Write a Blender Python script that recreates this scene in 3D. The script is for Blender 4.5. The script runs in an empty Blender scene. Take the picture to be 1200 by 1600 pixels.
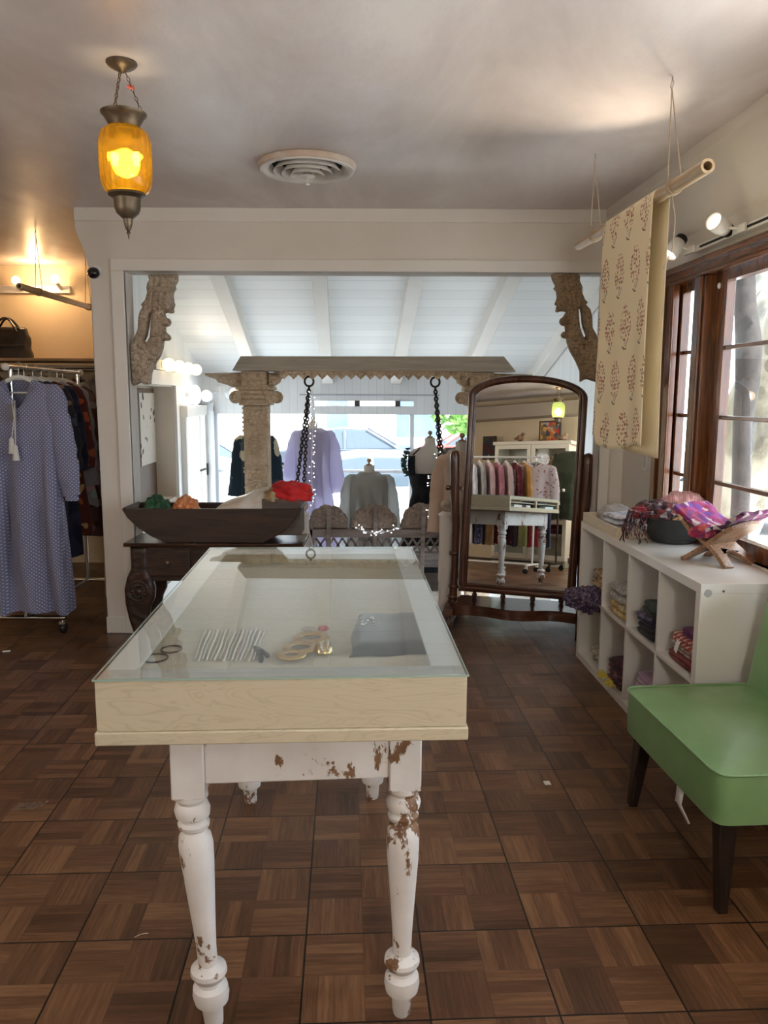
import bpy, math, random
from math import sin, cos, pi, sqrt, atan2, radians, tan, floor, exp
from mathutils import Vector, Matrix, noise, geometry

S = bpy.context.scene
COL = S.collection
random.seed(7)

# ------------------------------------------------------------------ camera
F, PITCH, ROLL, EYE = 1226.3, 0.1459, 0.0044, 1.4361
CF = Vector((0, cos(PITCH), -sin(PITCH)))
_r = Vector((1, 0, 0)); _u = _r.cross(CF)
CR = cos(ROLL) * _r + sin(ROLL) * _u
CU = -sin(ROLL) * _r + cos(ROLL) * _u
EYEP = Vector((0, 0, EYE))
cam = bpy.data.cameras.new('camera')
camo = bpy.data.objects.new('camera', cam); COL.objects.link(camo)
mw = Matrix.Identity(4)
for i in range(3):
    mw[i][0] = CR[i]; mw[i][1] = CU[i]; mw[i][2] = -CF[i]; mw[i][3] = EYEP[i]
camo.matrix_world = mw
cam.sensor_fit = 'VERTICAL'; cam.sensor_height = 36.0; cam.sensor_width = 27.0
cam.lens = F / 1600 * 36.0
cam.clip_start = 0.05
S.camera = camo


def ray(px, py):
    return CF + CR * ((px - 600) / F) + CU * ((800 - py) / F)


def at(px, py, Y):                       # measured point of the photo at depth Y
    d = ray(px, py); return EYEP + d * (Y / d.y)


def zat(px, py, z):                      # measured point of the photo on a level surface
    d = ray(px, py); return EYEP + d * ((z - EYE) / d.z)


# ------------------------------------------------------------------ mesh builder
def frame(d, up=Vector((0, 0, 1))):
    d = Vector(d).normalized()
    a = d.cross(up)
    if a.length < 1e-4: a = d.cross(Vector((1, 0, 0)))
    a.normalize(); b = d.cross(a).normalized()
    return a, b


class MB:
    def __init__(s):
        s.v = []; s.f = []; s.m = []; s.uv = {}

    def add(s, vs, fs, mi=0, uvs=None):
        o = len(s.v); s.v += [tuple(p) for p in vs]
        for f in fs:
            s.f.append(tuple(o + i for i in f)); s.m.append(mi)
            if uvs: s.uv[len(s.f) - 1] = [uvs[i] for i in f]
        return s

    def box(s, x0, x1, y0, y1, z0, z1, mi=0):
        vs = [(x, y, z) for z in (z0, z1) for y in (y0, y1) for x in (x0, x1)]
        return s.add(vs, [(0, 2, 3, 1), (4, 5, 7, 6), (0, 1, 5, 4), (2, 6, 7, 3), (0, 4, 6, 2), (1, 3, 7, 5)], mi)

    def bar(s, p, q, w, h, up=(0, 0, 1), mi=0, w2=None, h2=None):   # rectangular bar from p to q
        p = Vector(p); q = Vector(q); a, b = frame(q - p, Vector(up))
        w2 = w if w2 is None else w2; h2 = h if h2 is None else h2
        vs = []
        for c, ww, hh in ((p, w, h), (q, w2, h2)):
            for sx, sy in ((-1, -1), (1, -1), (1, 1), (-1, 1)):
                vs.append(c + a * (sx * ww / 2) + b * (sy * hh / 2))
        return s.add(vs, [(3, 2, 1, 0), (4, 5, 6, 7)] + [(i, (i + 1) % 4, 4 + (i + 1) % 4, 4 + i) for i in range(4)], mi)

    def tube(s, pts, r, n=10, closed=False, cap=True, mi=0, flat=1.0, up=(0, 0, 1)):
        pts = [Vector(p) for p in pts]; k = len(pts)
        rr = r if isinstance(r, (list, tuple)) else [r] * k
        vs = []; prev = None
        for i, p in enumerate(pts):
            if closed: d = pts[(i + 1) % k] - pts[i - 1]
            else: d = pts[min(i + 1, k - 1)] - pts[max(i - 1, 0)]
            if d.length < 1e-9: d = Vector((0, 0, 1))
            d.normalize()
            if prev is None: a, b = frame(d, Vector(up))
            else:
                a = prev - d * prev.dot(d)
                if a.length < 1e-6: a, b = frame(d, Vector(up))
                a.normalize(); b = d.cross(a)
            prev = a
            for j in range(n):
                t = 2 * pi * j / n
                vs.append(p + a * (cos(t) * rr[i]) + b * (sin(t) * rr[i] * flat))
        fs = []
        for i in range(k if closed else k - 1):
            for j in range(n):
                i2 = (i + 1) % k; j2 = (j + 1) % n
                fs.append((i * n + j, i * n + j2, i2 * n + j2, i2 * n + j))
        if cap and not closed:
            fs.append(tuple(reversed(range(n)))); fs.append(tuple((k - 1) * n + j for j in range(n)))
        return s.add(vs, fs, mi)

    def lathe(s, prof, c=(0, 0, 0), n=28, mi=0, axis='z', cap=True, flute=0, fl_n=0):
        c = Vector(c); vs = []
        for r, h in prof:
            for j in range(n):
                t = 2 * pi * j / n
                q = r * (1 + flute * cos(fl_n * t)) if fl_n else r
                x, y = q * cos(t), q * sin(t)
                p = {'z': (x, y, h), 'x': (h, x, y), 'y': (x, h, -y)}[axis]
                vs.append(c + Vector(p))
        k = len(prof)
        fs = [(i * n + j, i * n + (j + 1) % n, (i + 1) * n + (j + 1) % n, (i + 1) * n + j) for i in range(k - 1) for j in range(n)]
        if cap:
            fs.append(tuple(reversed(range(n)))); fs.append(tuple((k - 1) * n + j for j in range(n)))
        return s.add(vs, fs, mi)

    def ball(s, c, r, n=16, m=10, mi=0):
        r = r if isinstance(r, (list, tuple)) else (r, r, r); c = Vector(c)
        vs = []
        for i in range(m + 1):
            a = pi * i / m
            for j in range(n):
                t = 2 * pi * j / n
                vs.append(c + Vector((r[0] * max(sin(a), 1e-3) * cos(t), r[1] * max(sin(a), 1e-3) * sin(t), -r[2] * cos(a))))
        fs = [(i * n + j, i * n + (j + 1) % n, (i + 1) * n + (j + 1) % n, (i + 1) * n + j) for i in range(m) for j in range(n)]
        return s.add(vs, fs, mi)

    def prism(s, poly, o, a, b, d, mi=0):     # polygon (2-D) placed at o with axes a, b and extruded by vector d
        o = Vector(o); a = Vector(a); b = Vector(b); d = Vector(d); n = len(poly)
        vs = [o + a * x + b * y for x, y in poly] + [o + a * x + b * y + d for x, y in poly]
        t = geometry.tessellate_polygon([[Vector((x, y, 0)) for x, y in poly]])
        fs = [tuple(f) for f in t] + [tuple(n + i for i in reversed(f)) for f in t]
        fs += [(i, i + n, (i + 1) % n + n, (i + 1) % n) for i in range(n)]
        return s.add(vs, fs, mi)

    def grid(s, fn, nu, nv, mi=0, uv=True, close_u=False):
        vs = [fn(i / nu, j / nv) for j in range(nv + 1) for i in range(nu + 1)]
        w = nu + 1
        fs = [(j * w + i, j * w + i + 1, (j + 1) * w + i + 1, (j + 1) * w + i) for j in range(nv) for i in range(nu)]
        uvs = [(i / nu, j / nv) for j in range(nv + 1) for i in range(nu + 1)] if uv else None
        return s.add(vs, fs, mi, uvs)

    def relief(s, poly, o, a, b, n, thick, edge=.02, step=.015, carve=0.0, cs=40, holes=(), mi=0, both=True, seed=0, extra=None):
        """a carved slab: outline with rounded relief, thickness along n on both faces"""
        o = Vector(o); a = Vector(a); b = Vector(b); n = Vector(n)
        rings = [poly] + list(holes)
        vs2, es = [], []
        for R in rings:                       # resample
            pts = []
            for i in range(len(R)):
                p, q = Vector(R[i]), Vector(R[(i + 1) % len(R)])
                k = max(1, int((q - p).length / step))
                pts += [p.lerp(q, j / k) for j in range(k)]
            o0 = len(vs2); vs2 += pts
            es += [(o0 + i, o0 + (i + 1) % len(pts)) for i in range(len(pts))]
        nb = len(vs2); bound = [(vs2[i], vs2[j]) for i, j in es]

        def inside(p):
            c = False
            for R in rings:
                for i in range(len(R)):
                    x1, y1 = R[i]; x2, y2 = R[(i + 1) % len(R)]
                    if (y1 > p[1]) != (y2 > p[1]) and p[0] < (x2 - x1) * (p[1] - y1) / (y2 - y1) + x1: c = not c
            return c

        def dist(p):
            m = 9
            for p1, p2 in bound:
                e = p2 - p1; t = max(0, min(1, (p - p1).dot(e) / max(e.dot(e), 1e-12)))
                m = min(m, (p1 + e * t - p).length)
            return m
        xs = [p[0] for p in vs2]; ys = [p[1] for p in vs2]
        y = min(ys) + step / 2; row = 0
        while y < max(ys):
            x = min(xs) + step / 2 + (row % 2) * step / 2
            while x < max(xs):
                p = Vector((x, y))
                if inside(p) and dist(p) > step * .45: vs2.append(p)
                x += step
            y += step * .87; row += 1
        r = geometry.delaunay_2d_cdt([Vector(p) for p in vs2], es, [], 0, 1e-6)
        V2, FF = r[0], r[2]
        FF = [f for f in FF if inside(sum((V2[i] for i in f), Vector((0, 0))) / 3)]
        hs = []
        for p in V2:
            d = min(dist(p) / edge, 1.0)
            h = sqrt(max(0, 1 - (1 - d) ** 2))
            c = carve * (noise.noise(Vector((p[0] * cs, p[1] * cs, seed))) + .6 * noise.noise(Vector((p[0] * cs * 2.3, p[1] * cs * 2.3, seed + 5)))) if d > .05 else 0
            if extra: c += extra(p) * h
            hs.append(thick / 2 * (.35 + .65 * h) + c * min(1, d * 1.5))
        N = len(V2)
        vs = [o + a * p[0] + b * p[1] + n * h for p, h in zip(V2, hs)]
        vs += [o + a * p[0] + b * p[1] - n * (h if both else thick / 2) for p, h in zip(V2, hs)]
        fs = [tuple(f) for f in FF] + [tuple(N + i for i in reversed(f)) for f in FF]
        cnt = {}
        for f in FF:
            for i in range(3):
                e = (f[i], f[(i + 1) % 3]); cnt[e] = 1
        for (i, j) in cnt:
            if (j, i) not in cnt: fs.append((j, i, N + i, N + j))
        return s.add(vs, fs, mi)

    def build(s, name, mats, parent=None, smooth=True, bevel=0, seg=2, sub=0, loc=None, ang=40, rot=None):
        me = bpy.data.meshes.new(name)
        me.from_pydata(s.v, [], s.f)
        if not isinstance(mats, (list, tuple)): mats = [mats]
        for m in mats: me.materials.append(m)
        me.polygons.foreach_set('material_index', s.m)
        if s.uv:
            l = me.uv_layers.new(name='UVMap')
            for p in me.polygons:
                u = s.uv.get(p.index)
                if u:
                    for k, li in enumerate(p.loop_indices): l.data[li].uv = u[k]
        me.update()
        import bmesh
        bm = bmesh.new(); bm.from_mesh(me)
        bmesh.ops.recalc_face_normals(bm, faces=bm.faces); bm.to_mesh(me); bm.free()
        if smooth:
            me.polygons.foreach_set('use_smooth', [True] * len(me.polygons))
            me.set_sharp_from_angle(angle=radians(ang))
        o = bpy.data.objects.new(name, me); COL.objects.link(o)
        if parent is not None: o.parent = parent
        if loc is not None: o.location = loc
        if rot is not None: o.rotation_euler = rot
        if bevel:
            b = o.modifiers.new('bevel', 'BEVEL'); b.width = bevel; b.segments = seg; b.limit_method = 'ANGLE'; b.angle_limit = radians(35)
        if sub:
            b = o.modifiers.new('sub', 'SUBSURF'); b.levels = sub; b.render_levels = sub
        return o


def tag(o, label, cat, group=None, kind=None):
    if label: o['label'] = label
    if cat: o['category'] = cat
    if group: o['group'] = group
    if kind: o['kind'] = kind
    return o


def thing(name, label, cat, loc=(0, 0, 0), rotz=0, group=None):
    o = bpy.data.objects.new(name, None); COL.objects.link(o)
    o.empty_display_size = .05
    o.location = loc; o.rotation_euler = (0, 0, rotz)
    return tag(o, label, cat, group)


def struct(o):
    o['kind'] = 'structure'; return o


def dup(root, loc=None, rotz=None, label=None):
    r = root.copy(); COL.objects.link(r)
    if loc is not None: r.location = loc
    if rotz is not None: r.rotation_euler = (0, 0, rotz)
    if label: r['label'] = label
    for ch in list(root.children):
        c = ch.copy(); COL.objects.link(c); c.parent = r
        for g in list(ch.children):
            d = g.copy(); COL.objects.link(d); d.parent = c
    return r


def swapmat(root, a, b):
    """give a copied thing its own material"""
    for o in [root] + list(root.children_recursive):
        if o.type == 'MESH' and any(m == a for m in o.data.materials):
            o.data = o.data.copy()
            for i, m in enumerate(o.data.materials):
                if m == a: o.data.materials[i] = b


# ------------------------------------------------------------------ materials
class NT:
    def __init__(s, name):
        s.mat = bpy.data.materials.new(name); s.mat.use_nodes = True
        s.t = s.mat.node_tree; s.t.nodes.clear()
        s.out = s.t.nodes.new('ShaderNodeOutputMaterial')

    def n(s, typ, props=None, **ins):
        nd = s.t.nodes.new('ShaderNode' + typ)
        for k, v in (props or {}).items(): setattr(nd, k, v)
        for k, v in ins.items():
            key = int(k[1:]) if k[0] == 'i' and k[1:].isdigit() else k.replace('_', ' ')
            s.set(nd.inputs[key], v)
        return nd

    def set(s, sock, v):
        if isinstance(v, bpy.types.NodeSocket): s.t.links.new(v, sock)
        elif isinstance(v, bpy.types.Node): s.t.links.new(v.outputs[0], sock)
        else:
            if sock.type == 'RGBA' and len(v) == 3: v = (*v, 1)
            sock.default_value = v

    def math(s, op, a, b=0.0, c=None):
        nd = s.n('Math', {'operation': op}, i0=a, i1=b)
        if c is not None: s.set(nd.inputs[2], c)
        return nd.outputs[0]

    def mix(s, fac, a, b):
        nd = s.t.nodes.new('ShaderNodeMix'); nd.data_type = 'RGBA'
        s.set(nd.inputs[0], fac); s.set(nd.inputs[6], a); s.set(nd.inputs[7], b)
        return nd.outputs[2]

    def ramp(s, fac, *stops, const=False):
        nd = s.t.nodes.new('ShaderNodeValToRGB'); s.set(nd.inputs[0], fac)
        e = nd.color_ramp.elements
        if const: nd.color_ramp.interpolation = 'CONSTANT'
        while len(e) < len(stops): e.new(.5)
        for el, (p, c) in zip(e, stops):
            el.position = p; el.color = (*c, 1) if isinstance(c, (tuple, list)) else (c, c, c, 1)
        return nd.outputs[0]

    def obj(s, scale=(1, 1, 1), loc=(0, 0, 0), rot=(0, 0, 0), src='Object'):
        tc = s.n('TexCoord'); mp = s.n('Mapping', None, Scale=scale, Location=loc, Rotation=rot)
        s.t.links.new(tc.outputs[src], mp.inputs[0]); return mp.outputs[0]

    def noise(s, vec, scale=5, detail=4, rough=.55, dist=0):
        nd = s.n('TexNoise', None, Vector=vec, Scale=scale, Detail=detail, Roughness=rough, Distortion=dist)
        return nd.outputs[0]

    def bsdf(s, color, rough=.5, metal=0, spec=.5, bump=None, bstr=.3, bdist=.01, coat=0, sheen=0, emis=None, estr=0, trans=0, sss=0, alpha=None):
        p = s.n('BsdfPrincipled')
        s.set(p.inputs['Base Color'], color); s.set(p.inputs['Roughness'], rough); s.set(p.inputs['Metallic'], metal)
        s.set(p.inputs['Specular IOR Level'], spec)
        if coat: p.inputs['Coat Weight'].default_value = coat; p.inputs['Coat Roughness'].default_value = .12
        if sheen: p.inputs['Sheen Weight'].default_value = sheen
        if emis is not None:
            s.set(p.inputs['Emission Color'], emis); p.inputs['Emission Strength'].default_value = estr
        if trans: p.inputs['Transmission Weight'].default_value = trans
        if alpha is not None: s.set(p.inputs['Alpha'], alpha)
        if bump is not None:
            b = s.n('Bump', None, Height=bump, Strength=bstr, Distance=bdist)
            s.t.links.new(b.outputs[0], p.inputs['Normal'])
        s.t.links.new(p.outputs[0], s.out.inputs[0])
        return s.mat


def mat(name, col, rough=.5, metal=0, col2=None, ns=5, stretch=(1, 1, 1), lo=.4, hi=.62, bump=0, bs=40, spec=.5, coat=0, sheen=0, detail=4, src='Object'):
    t = NT(name); c = col; h = None
    v = t.obj(stretch, src=src)
    if col2 is not None:
        nz = t.noise(v, ns, detail); c = t.ramp(nz, (lo, col), (hi, col2))
    if bump: h = t.noise(v, bs, 5)
    return t.bsdf(c, rough, metal, spec, bump=h, bstr=bump, coat=coat, sheen=sheen)


def emit(name, col, strength):
    t = NT(name)
    e = t.n('Emission', None, Color=col, Strength=strength)
    t.t.links.new(e.outputs[0], t.out.inputs[0]); return t.mat


def pane(name, tint=(.97, .99, 1), ior=1.45, rough=0.0):
    """thin clear sheet glass: passes light straight and mirrors by Fresnel"""
    t = NT(name)
    fr = t.n('Fresnel', None, IOR=ior); tr = t.n('BsdfTransparent', None, Color=tint)
    gl = t.n('BsdfGlossy', None, Roughness=rough); gl.inputs[0].default_value = (1, 1, 1, 1)
    bf = t.math('MULTIPLY', fr.outputs[0], t.math('SUBTRACT', 1.0, t.n('NewGeometry').outputs['Backfacing']))
    mx = t.n('MixShader', None, i0=bf, i1=tr.outputs[0], i2=gl.outputs[0])
    t.t.links.new(mx.outputs[0], t.out.inputs[0]); return t.mat


def point(name, loc, watts, col=(1, .8, .55), r=.04):
    l = bpy.data.lights.new(name, 'POINT'); l.energy = watts; l.color = col; l.shadow_soft_size = r
    o = bpy.data.objects.new(name, l); COL.objects.link(o); o.location = loc; return o


def spot(name, loc, target, watts, col=(1, .84, .62), ang=60, r=.03, blend=.5):
    l = bpy.data.lights.new(name, 'SPOT'); l.energy = watts; l.color = col; l.shadow_soft_size = r
    l.spot_size = radians(ang); l.spot_blend = blend
    o = bpy.data.objects.new(name, l); COL.objects.link(o); o.location = loc
    o.rotation_euler = (Vector(target) - Vector(loc)).to_track_quat('-Z', 'Y').to_euler(); return o
YAW = .0477
DV = Vector((-sin(YAW), cos(YAW), 0)); EV = Vector((cos(YAW), sin(YAW), 0))
YB, ZC, ZL, YF = 4.65, 2.49, -.70, 9.0          # wall with the opening, ceiling, lower floor, shop front

# ---- materials of the setting
def plaster(name, c1, c2, rough=.75, b=.06):
    t = NT(name); v = t.obj()
    c = t.ramp(t.noise(v, 1.7, 6, .6), (.35, c1), (.65, c2))
    return t.bsdf(c, rough, spec=.3, bump=t.noise(v, 18, 6), bstr=b, bdist=.02)

M_wall = plaster('wall_plaster', (.66, .61, .555), (.71, .665, .61))
M_wallw = plaster('wall_cream', (.70, .58, .40), (.75, .63, .45))
M_trim = plaster('white_trim_paint', (.70, .67, .62), (.75, .72, .68), .5, .02)

def ceiling_mat():
    t = NT('ceiling_plaster'); v = t.obj(); v2 = t.obj((1, .45, 1), rot=(0, 0, .5))
    a = t.noise(v2, 1.6, 7, .62, .6); b = t.noise(v, 5, 6, .6)
    c = t.ramp(a, (.32, (.54, .48, .47)), (.48, (.67, .61, .60)), (.62, (.80, .76, .75)))
    c = t.mix(t.math('MULTIPLY', b, .45), c, (.68, .59, .57))
    return t.bsdf(c, t.ramp(b, (.3, .30), (.7, .46)), spec=.5, bump=t.noise(v2, 4, 8, .6), bstr=.16, bdist=.03)
M_ceil = ceiling_mat()

def boards(name, col, axis, pitch, rough=.5, dark=.62):
    t = NT(name); tc = t.n('TexCoord'); sp = t.n('SeparateXYZ', None, i0=tc.outputs['Object'])
    x = t.math('DIVIDE', sp.outputs[axis], pitch); fr = t.math('FRACT', x)
    line = t.math('LESS_THAN', t.math('ABSOLUTE', t.math('SUBTRACT', fr, .5)), .487)
    rnd = t.n('TexWhiteNoise', {'noise_dimensions': '1D'}, W=t.math('FLOOR', x))
    c2 = tuple(k * .93 for k in col)
    c = t.mix(rnd.outputs[0], col, c2)
    c = t.mix(line, tuple(k * dark for k in col), c)
    return t.bsdf(c, rough, spec=.4, bump=line, bstr=.5, bdist=.006)
M_planks = boards('white_ceiling_boards', (.76, .77, .76), 1, .18)
M_panel = boards('white_wall_boards', (.76, .77, .76), 1, .09)
M_panelx = boards('white_wall_boards_front', (.74, .76, .77), 0, .09)

def parquet():
    T = .3048
    t = NT('parquet'); tc = t.n('TexCoord'); sp = t.n('SeparateXYZ', None, i0=tc.outputs['Object'])
    X, Y = sp.outputs[0], sp.outputs[1]
    b = T / 2
    bx, by = t.math('FLOOR', t.math('DIVIDE', X, b)), t.math('FLOOR', t.math('DIVIDE', Y, b))
    par = t.math('ABSOLUTE', t.math('MODULO', t.math('ADD', bx, by), 2.0))
    par = t.math('GREATER_THAN', par, .5)
    inv = t.math('SUBTRACT', 1.0, par)
    al = t.math('ADD', t.math('MULTIPLY', X, par), t.math('MULTIPLY', Y, inv))       # along the finger
    ac = t.math('ADD', t.math('MULTIPLY', Y, par), t.math('MULTIPLY', X, inv))       # across
    fi = t.math('FLOOR', t.math('DIVIDE', ac, b / 4))
    cv = t.n('CombineXYZ', None, i0=bx, i1=by, i2=fi)
    wn = t.n('TexWhiteNoise', {'noise_dimensions': '3D'}, Vector=cv.outputs[0])
    cb = t.n('CombineXYZ', None, i0=bx, i1=by, i2=3.3)
    wb = t.n('TexWhiteNoise', {'noise_dimensions': '3D'}, Vector=cb.outputs[0])
    gv = t.n('CombineXYZ', None, i0=t.math('MULTIPLY', al, 7.0), i1=t.math('MULTIPLY', ac, 95.0), i2=t.math('MULTIPLY', fi, 3.7))
    gr = t.noise(gv.outputs[0], 1.0, 6, .7)
    big = t.noise(tc.outputs['Object'], .9, 3)
    k = t.math('ADD', t.math('MULTIPLY', wn.outputs[0], .30), t.math('MULTIPLY', wb.outputs[0], .30))
    k = t.math('ADD', k, t.math('MULTIPLY', t.math('SUBTRACT', gr, .5), .95))
    k = t.math('ADD', k, t.math('MULTIPLY', t.math('SUBTRACT', big, .5), .5))
    c = t.ramp(k, (.0, (.060, .027, .013)), (.3, (.126, .058, .027)), (.58, (.215, .110, .052)), (.95, (.33, .185, .095)))

    def edge(v, p, w):
        f = t.math('FRACT', t.math('DIVIDE', v, p))
        d = t.math('MULTIPLY', t.math('SUBTRACT', .5, t.math('ABSOLUTE', t.math('SUBTRACT', f, .5))), p)
        return t.math('LESS_THAN', d, w)
    fine = t.math('MAXIMUM', edge(X, b, .0007), edge(Y, b, .0007))
    fine = t.math('MAXIMUM', fine, edge(ac, b / 4, .0006))
    gap = t.math('MAXIMUM', edge(X, T, .0024), edge(Y, T, .0024))
    c = t.mix(t.math('MULTIPLY', fine, .55), c, (.03, .014, .008))
    c = t.mix(gap, c, (.008, .005, .004))
    h = t.math('SUBTRACT', t.math('ADD', t.math('MULTIPLY', gr, .25), t.math('MULTIPLY', wn.outputs[0], .2)), t.math('MULTIPLY', gap, 1.0))
    r = t.ramp(t.noise(tc.outputs['Object'], 3.1, 5), (.35, .30), (.7, .50))
    return t.bsdf(c, r, spec=.45, bump=h, bstr=.22, bdist=.004)
M_floor = parquet()
M_low = mat('lower_floor_boards', (.50, .42, .36), .35, col2=(.40, .32, .27), ns=3, stretch=(1, 6, 1))

def wood(name, c1, c2, rough=.35, stretch=(6, 6, .6), ns=6, coat=0, bump=.05, spec=.5):
    t = NT(name); v = t.obj(stretch)
    c = t.ramp(t.noise(v, ns, 6, .6, .6), (.35, c1), (.65, c2))
    return t.bsdf(c, rough, spec=spec, coat=coat, bump=t.noise(v, ns * 2, 5), bstr=bump, bdist=.005)
M_winwood = wood('window_wood', (.075, .024, .009), (.18, .062, .02), .22, (7, 7, .5), 6, .3)
M_winwood_h = wood('window_wood_rail', (.075, .024, .009), (.18, .062, .02), .22, (7, .5, 7), 6, .3)
M_glass = pane('window_glass')

# ---- floor
_R = Matrix.Rotation(-YAW, 3, 'Z')
def _loc(x, y): return _R @ Vector((x + .248, y - 2.8404, 0))
def slab_poly(name, pts, z0, z1, m, loc=None, rot=None, conv=None):
    pp = [(conv(*p) if conv else Vector((*p, 0))) for p in pts]
    mb = MB(); mb.prism([(p.x, p.y) for p in pp], (0, 0, z0), (1, 0, 0), (0, 1, 0), (0, 0, z1 - z0))
    o = mb.build(name, m, smooth=False, loc=loc, rot=rot); return struct(o)
slab_poly('floor', [(-3.5, -3.4), (1.9, -3.4), (1.9, 5.32), (-1.80, 5.32), (-1.80, 6.75), (-3.5, 6.75)], -.12, 0, M_floor,
          (-.248, 2.8404, 0), (0, 0, YAW), _loc)
slab_poly('floor_lower', [(-2.2, 5.32), (1.9, 5.32), (1.9, YF), (-2.2, YF)], ZL - .1, ZL, M_low)
for i in range(3):
    bb = MB(); z = -.175 * (i + 1); bb.box(-1.0, .45, 5.32 + .28 * i, 5.32 + .28 * (i + 1), ZL, z)
    struct(bb.build('trim_step', M_trim, smooth=False))

# ---- ceiling of the shop room, and sloped boarded ceiling of the porch room
slab_poly('ceiling', [(-3.5, -3.4), (1.9, -3.4), (1.9, YB), (-1.55, YB), (-1.58, 4.82), (-1.90, 5.5), (-1.97, 6.75), (-3.5, 6.75)], ZC, ZC + .1, M_ceil)
SA = math.atan(.306)
def zs(y): return 1.71 + (9 - y) * .306
b = MB(); L_ = (9.25 - 4.7) / cos(SA)
b.box(-2.35, 2.1, 0, L_, 0, .06)
o = struct(b.build('ceiling_sloped', M_planks, smooth=False, loc=(0, 4.7, zs(4.7)), rot=(-SA, 0, 0)))
for x0 in (-1.34, -.535, .235, 1.01, 1.78):
    p = Vector((x0 + YAW * (6.69 - 4.78), 4.78, zs(4.78) - .065)); q = Vector((x0 - YAW * (9.0 - 6.69), 9.0, zs(9.0) - .065))
    bb = MB(); bb.bar(p, q, .12, .14)
    struct(bb.build('trim_rafter', M_trim, smooth=False, bevel=.004))

# ---- wall with the wide opening
b = MB()
poly = [(-1.685, 0), (-1.69, 2.02), (-1.697, 2.15), (-1.715, 2.24), (-1.742, 2.31), (-1.762, 2.37), (-1.765, 2.43), (-1.765, ZC), (-1.72, ZC + .02), (-1.72, 3.1), (1.52, 3.1), (1.52, 0), (1.272, 0), (1.272, 2.142), (-1.497, 2.142), (-1.497, 0)]
b.prism(poly, (0, YB, 0), (1, 0, 0), (0, 0, 1), (0, .15, 0))
struct(b.build('wall_back', M_wall, smooth=False))
b = MB(); b.box(-1.765, 1.262, YB - .012, YB, 2.415, ZC)
struct(b.build('trim_1', M_trim, smooth=False, bevel=.004))
b = MB()
b.box(-1.57, -1.497, YB - .016, YB + .02, 0, 2.142); b.box(-1.57, 1.33, YB - .016, YB + .02, 2.142, 2.21); b.box(1.272, 1.33, YB - .016, YB + .02, 0, 2.142)
struct(b.build('trim_2', M_trim, smooth=False, bevel=.004))
b = MB(); b.box(-1.69, -1.545, YB - .014, YB, 0, .10)
struct(b.build('baseboard_back', M_trim, smooth=False, bevel=.004))

# ---- right wall: hole for the long wooden window, cove against the ceiling
WO = Vector((1.415, 4.65, 0)); WR = (0, 0, YAW)
def wl(px, py, xl):                      # a photo point on the plane xl of the right wall, in the wall's own axes
    d = ray(px, py); t = (xl + (WO - EYEP).dot(EV)) / d.dot(EV); p = EYEP + d * t
    return (p - WO).dot(DV), p.z
WY0, WY1, WZ0, WZ1 = -5.10, -.54, .775, 2.02      # the hole
WT = .10
b = MB()
b.box(0, WT, WY1, .17, 0, ZC); b.box(0, WT, -8.2, WY0, 0, ZC)
b.box(0, WT, WY0, WY1, 0, WZ0); b.box(0, WT, WY0, WY1, WZ1, ZC)
struct(b.build('wall_right', M_wall, smooth=False, loc=WO, rot=WR))
b = MB()
prof = [(.01, 2.19), (-.012, 2.215), (-.03, 2.26), (-.055, 2.33), (-.09, 2.39), (-.13, 2.425), (-.165, 2.44), (-.165, ZC + .01), (.01, ZC + .01)]
b.prism(prof, (0, -8.2, 0), (1, 0, 0), (0, 0, 1), (0, 8.2, 0))
struct(b.build('trim_cove', M_wall, smooth=True, ang=50, loc=WO, rot=WR))

# ---- the wooden window
def wbox(mb, y0, y1, z0, z1, x0, x1, mi=0): mb.box(x0, x1, y0, y1, z0, z1, mi)
win = thing('window_1', None, None, WO, YAW); win['kind'] = 'structure'
b = MB()                                             # casing on the room side
wbox(b, -.66, -.50, WZ0, 2.062, -.018, .01); wbox(b, -.56, -.50, WZ0, 2.062, -.03, -.016); wbox(b, -.665, -.635, WZ0, 1.99, -.026, -.016)
b.build('side_casing', M_winwood, win, bevel=.004)
b = MB(); wbox(b, -5.2, -.50, 1.985, 2.062, -.024, .01); wbox(b, -5.2, -.50, 2.035, 2.066, -.045, -.022); wbox(b, -5.2, -.62, 1.985, 2.005, -.032, -.022)
b.build('head_casing', M_winwood_h, win, bevel=.006)
b2 = MB()                                            # jamb boards lining the hole
b2.box(0, .07, -.60, -.54, WZ0, WZ1); b2.box(0, WT, WY0, WY0 + .06, WZ0, WZ1); b2.box(0, WT, WY0, WY1, 1.985, WZ1)
b2.build('jamb', M_winwood, win, bevel=.003)
b = MB(); b.box(.002, WT + .03, WY0 - .05, -.50, WZ0 - .035, WZ0)
b.build('sill', M_winwood_h, win, bevel=.006)
def sash(y0, y1, zb, zt, muntins, stile, fixed):
    mb = MB(); x0, x1 = .025, .068
    mb.box(x0, x1, y0, y0 + stile, zb, zt); mb.box(x0, x1, y1 - stile, y1, zb, zt)
    mb.box(x0, x1, y0 + stile, y1 - stile, zb, zb + .07); mb.box(x0, x1, y0 + stile, y1 - stile, zt - .045, zt)
    s_ = mb.build('sash', M_winwood, win, bevel=.003)
    for z in muntins:
        mm = MB(); mm.box(x0 + .008, x1 - .008, y0 + stile, y1 - stile, z - .009, z + .009)
        mm.build('muntin', M_winwood_h, s_, bevel=.002)
    g = MB(); g.box(.045, .049, y0 + stile - .004, y1 - stile + .004, zb + .066, zt - .041)
    g.build('glass', M_glass, s_, smooth=False)
mun = (1.057, 1.350, 1.657)
sash(-.90, -.60, WZ0, 1.99, mun, .06, True)
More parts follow.
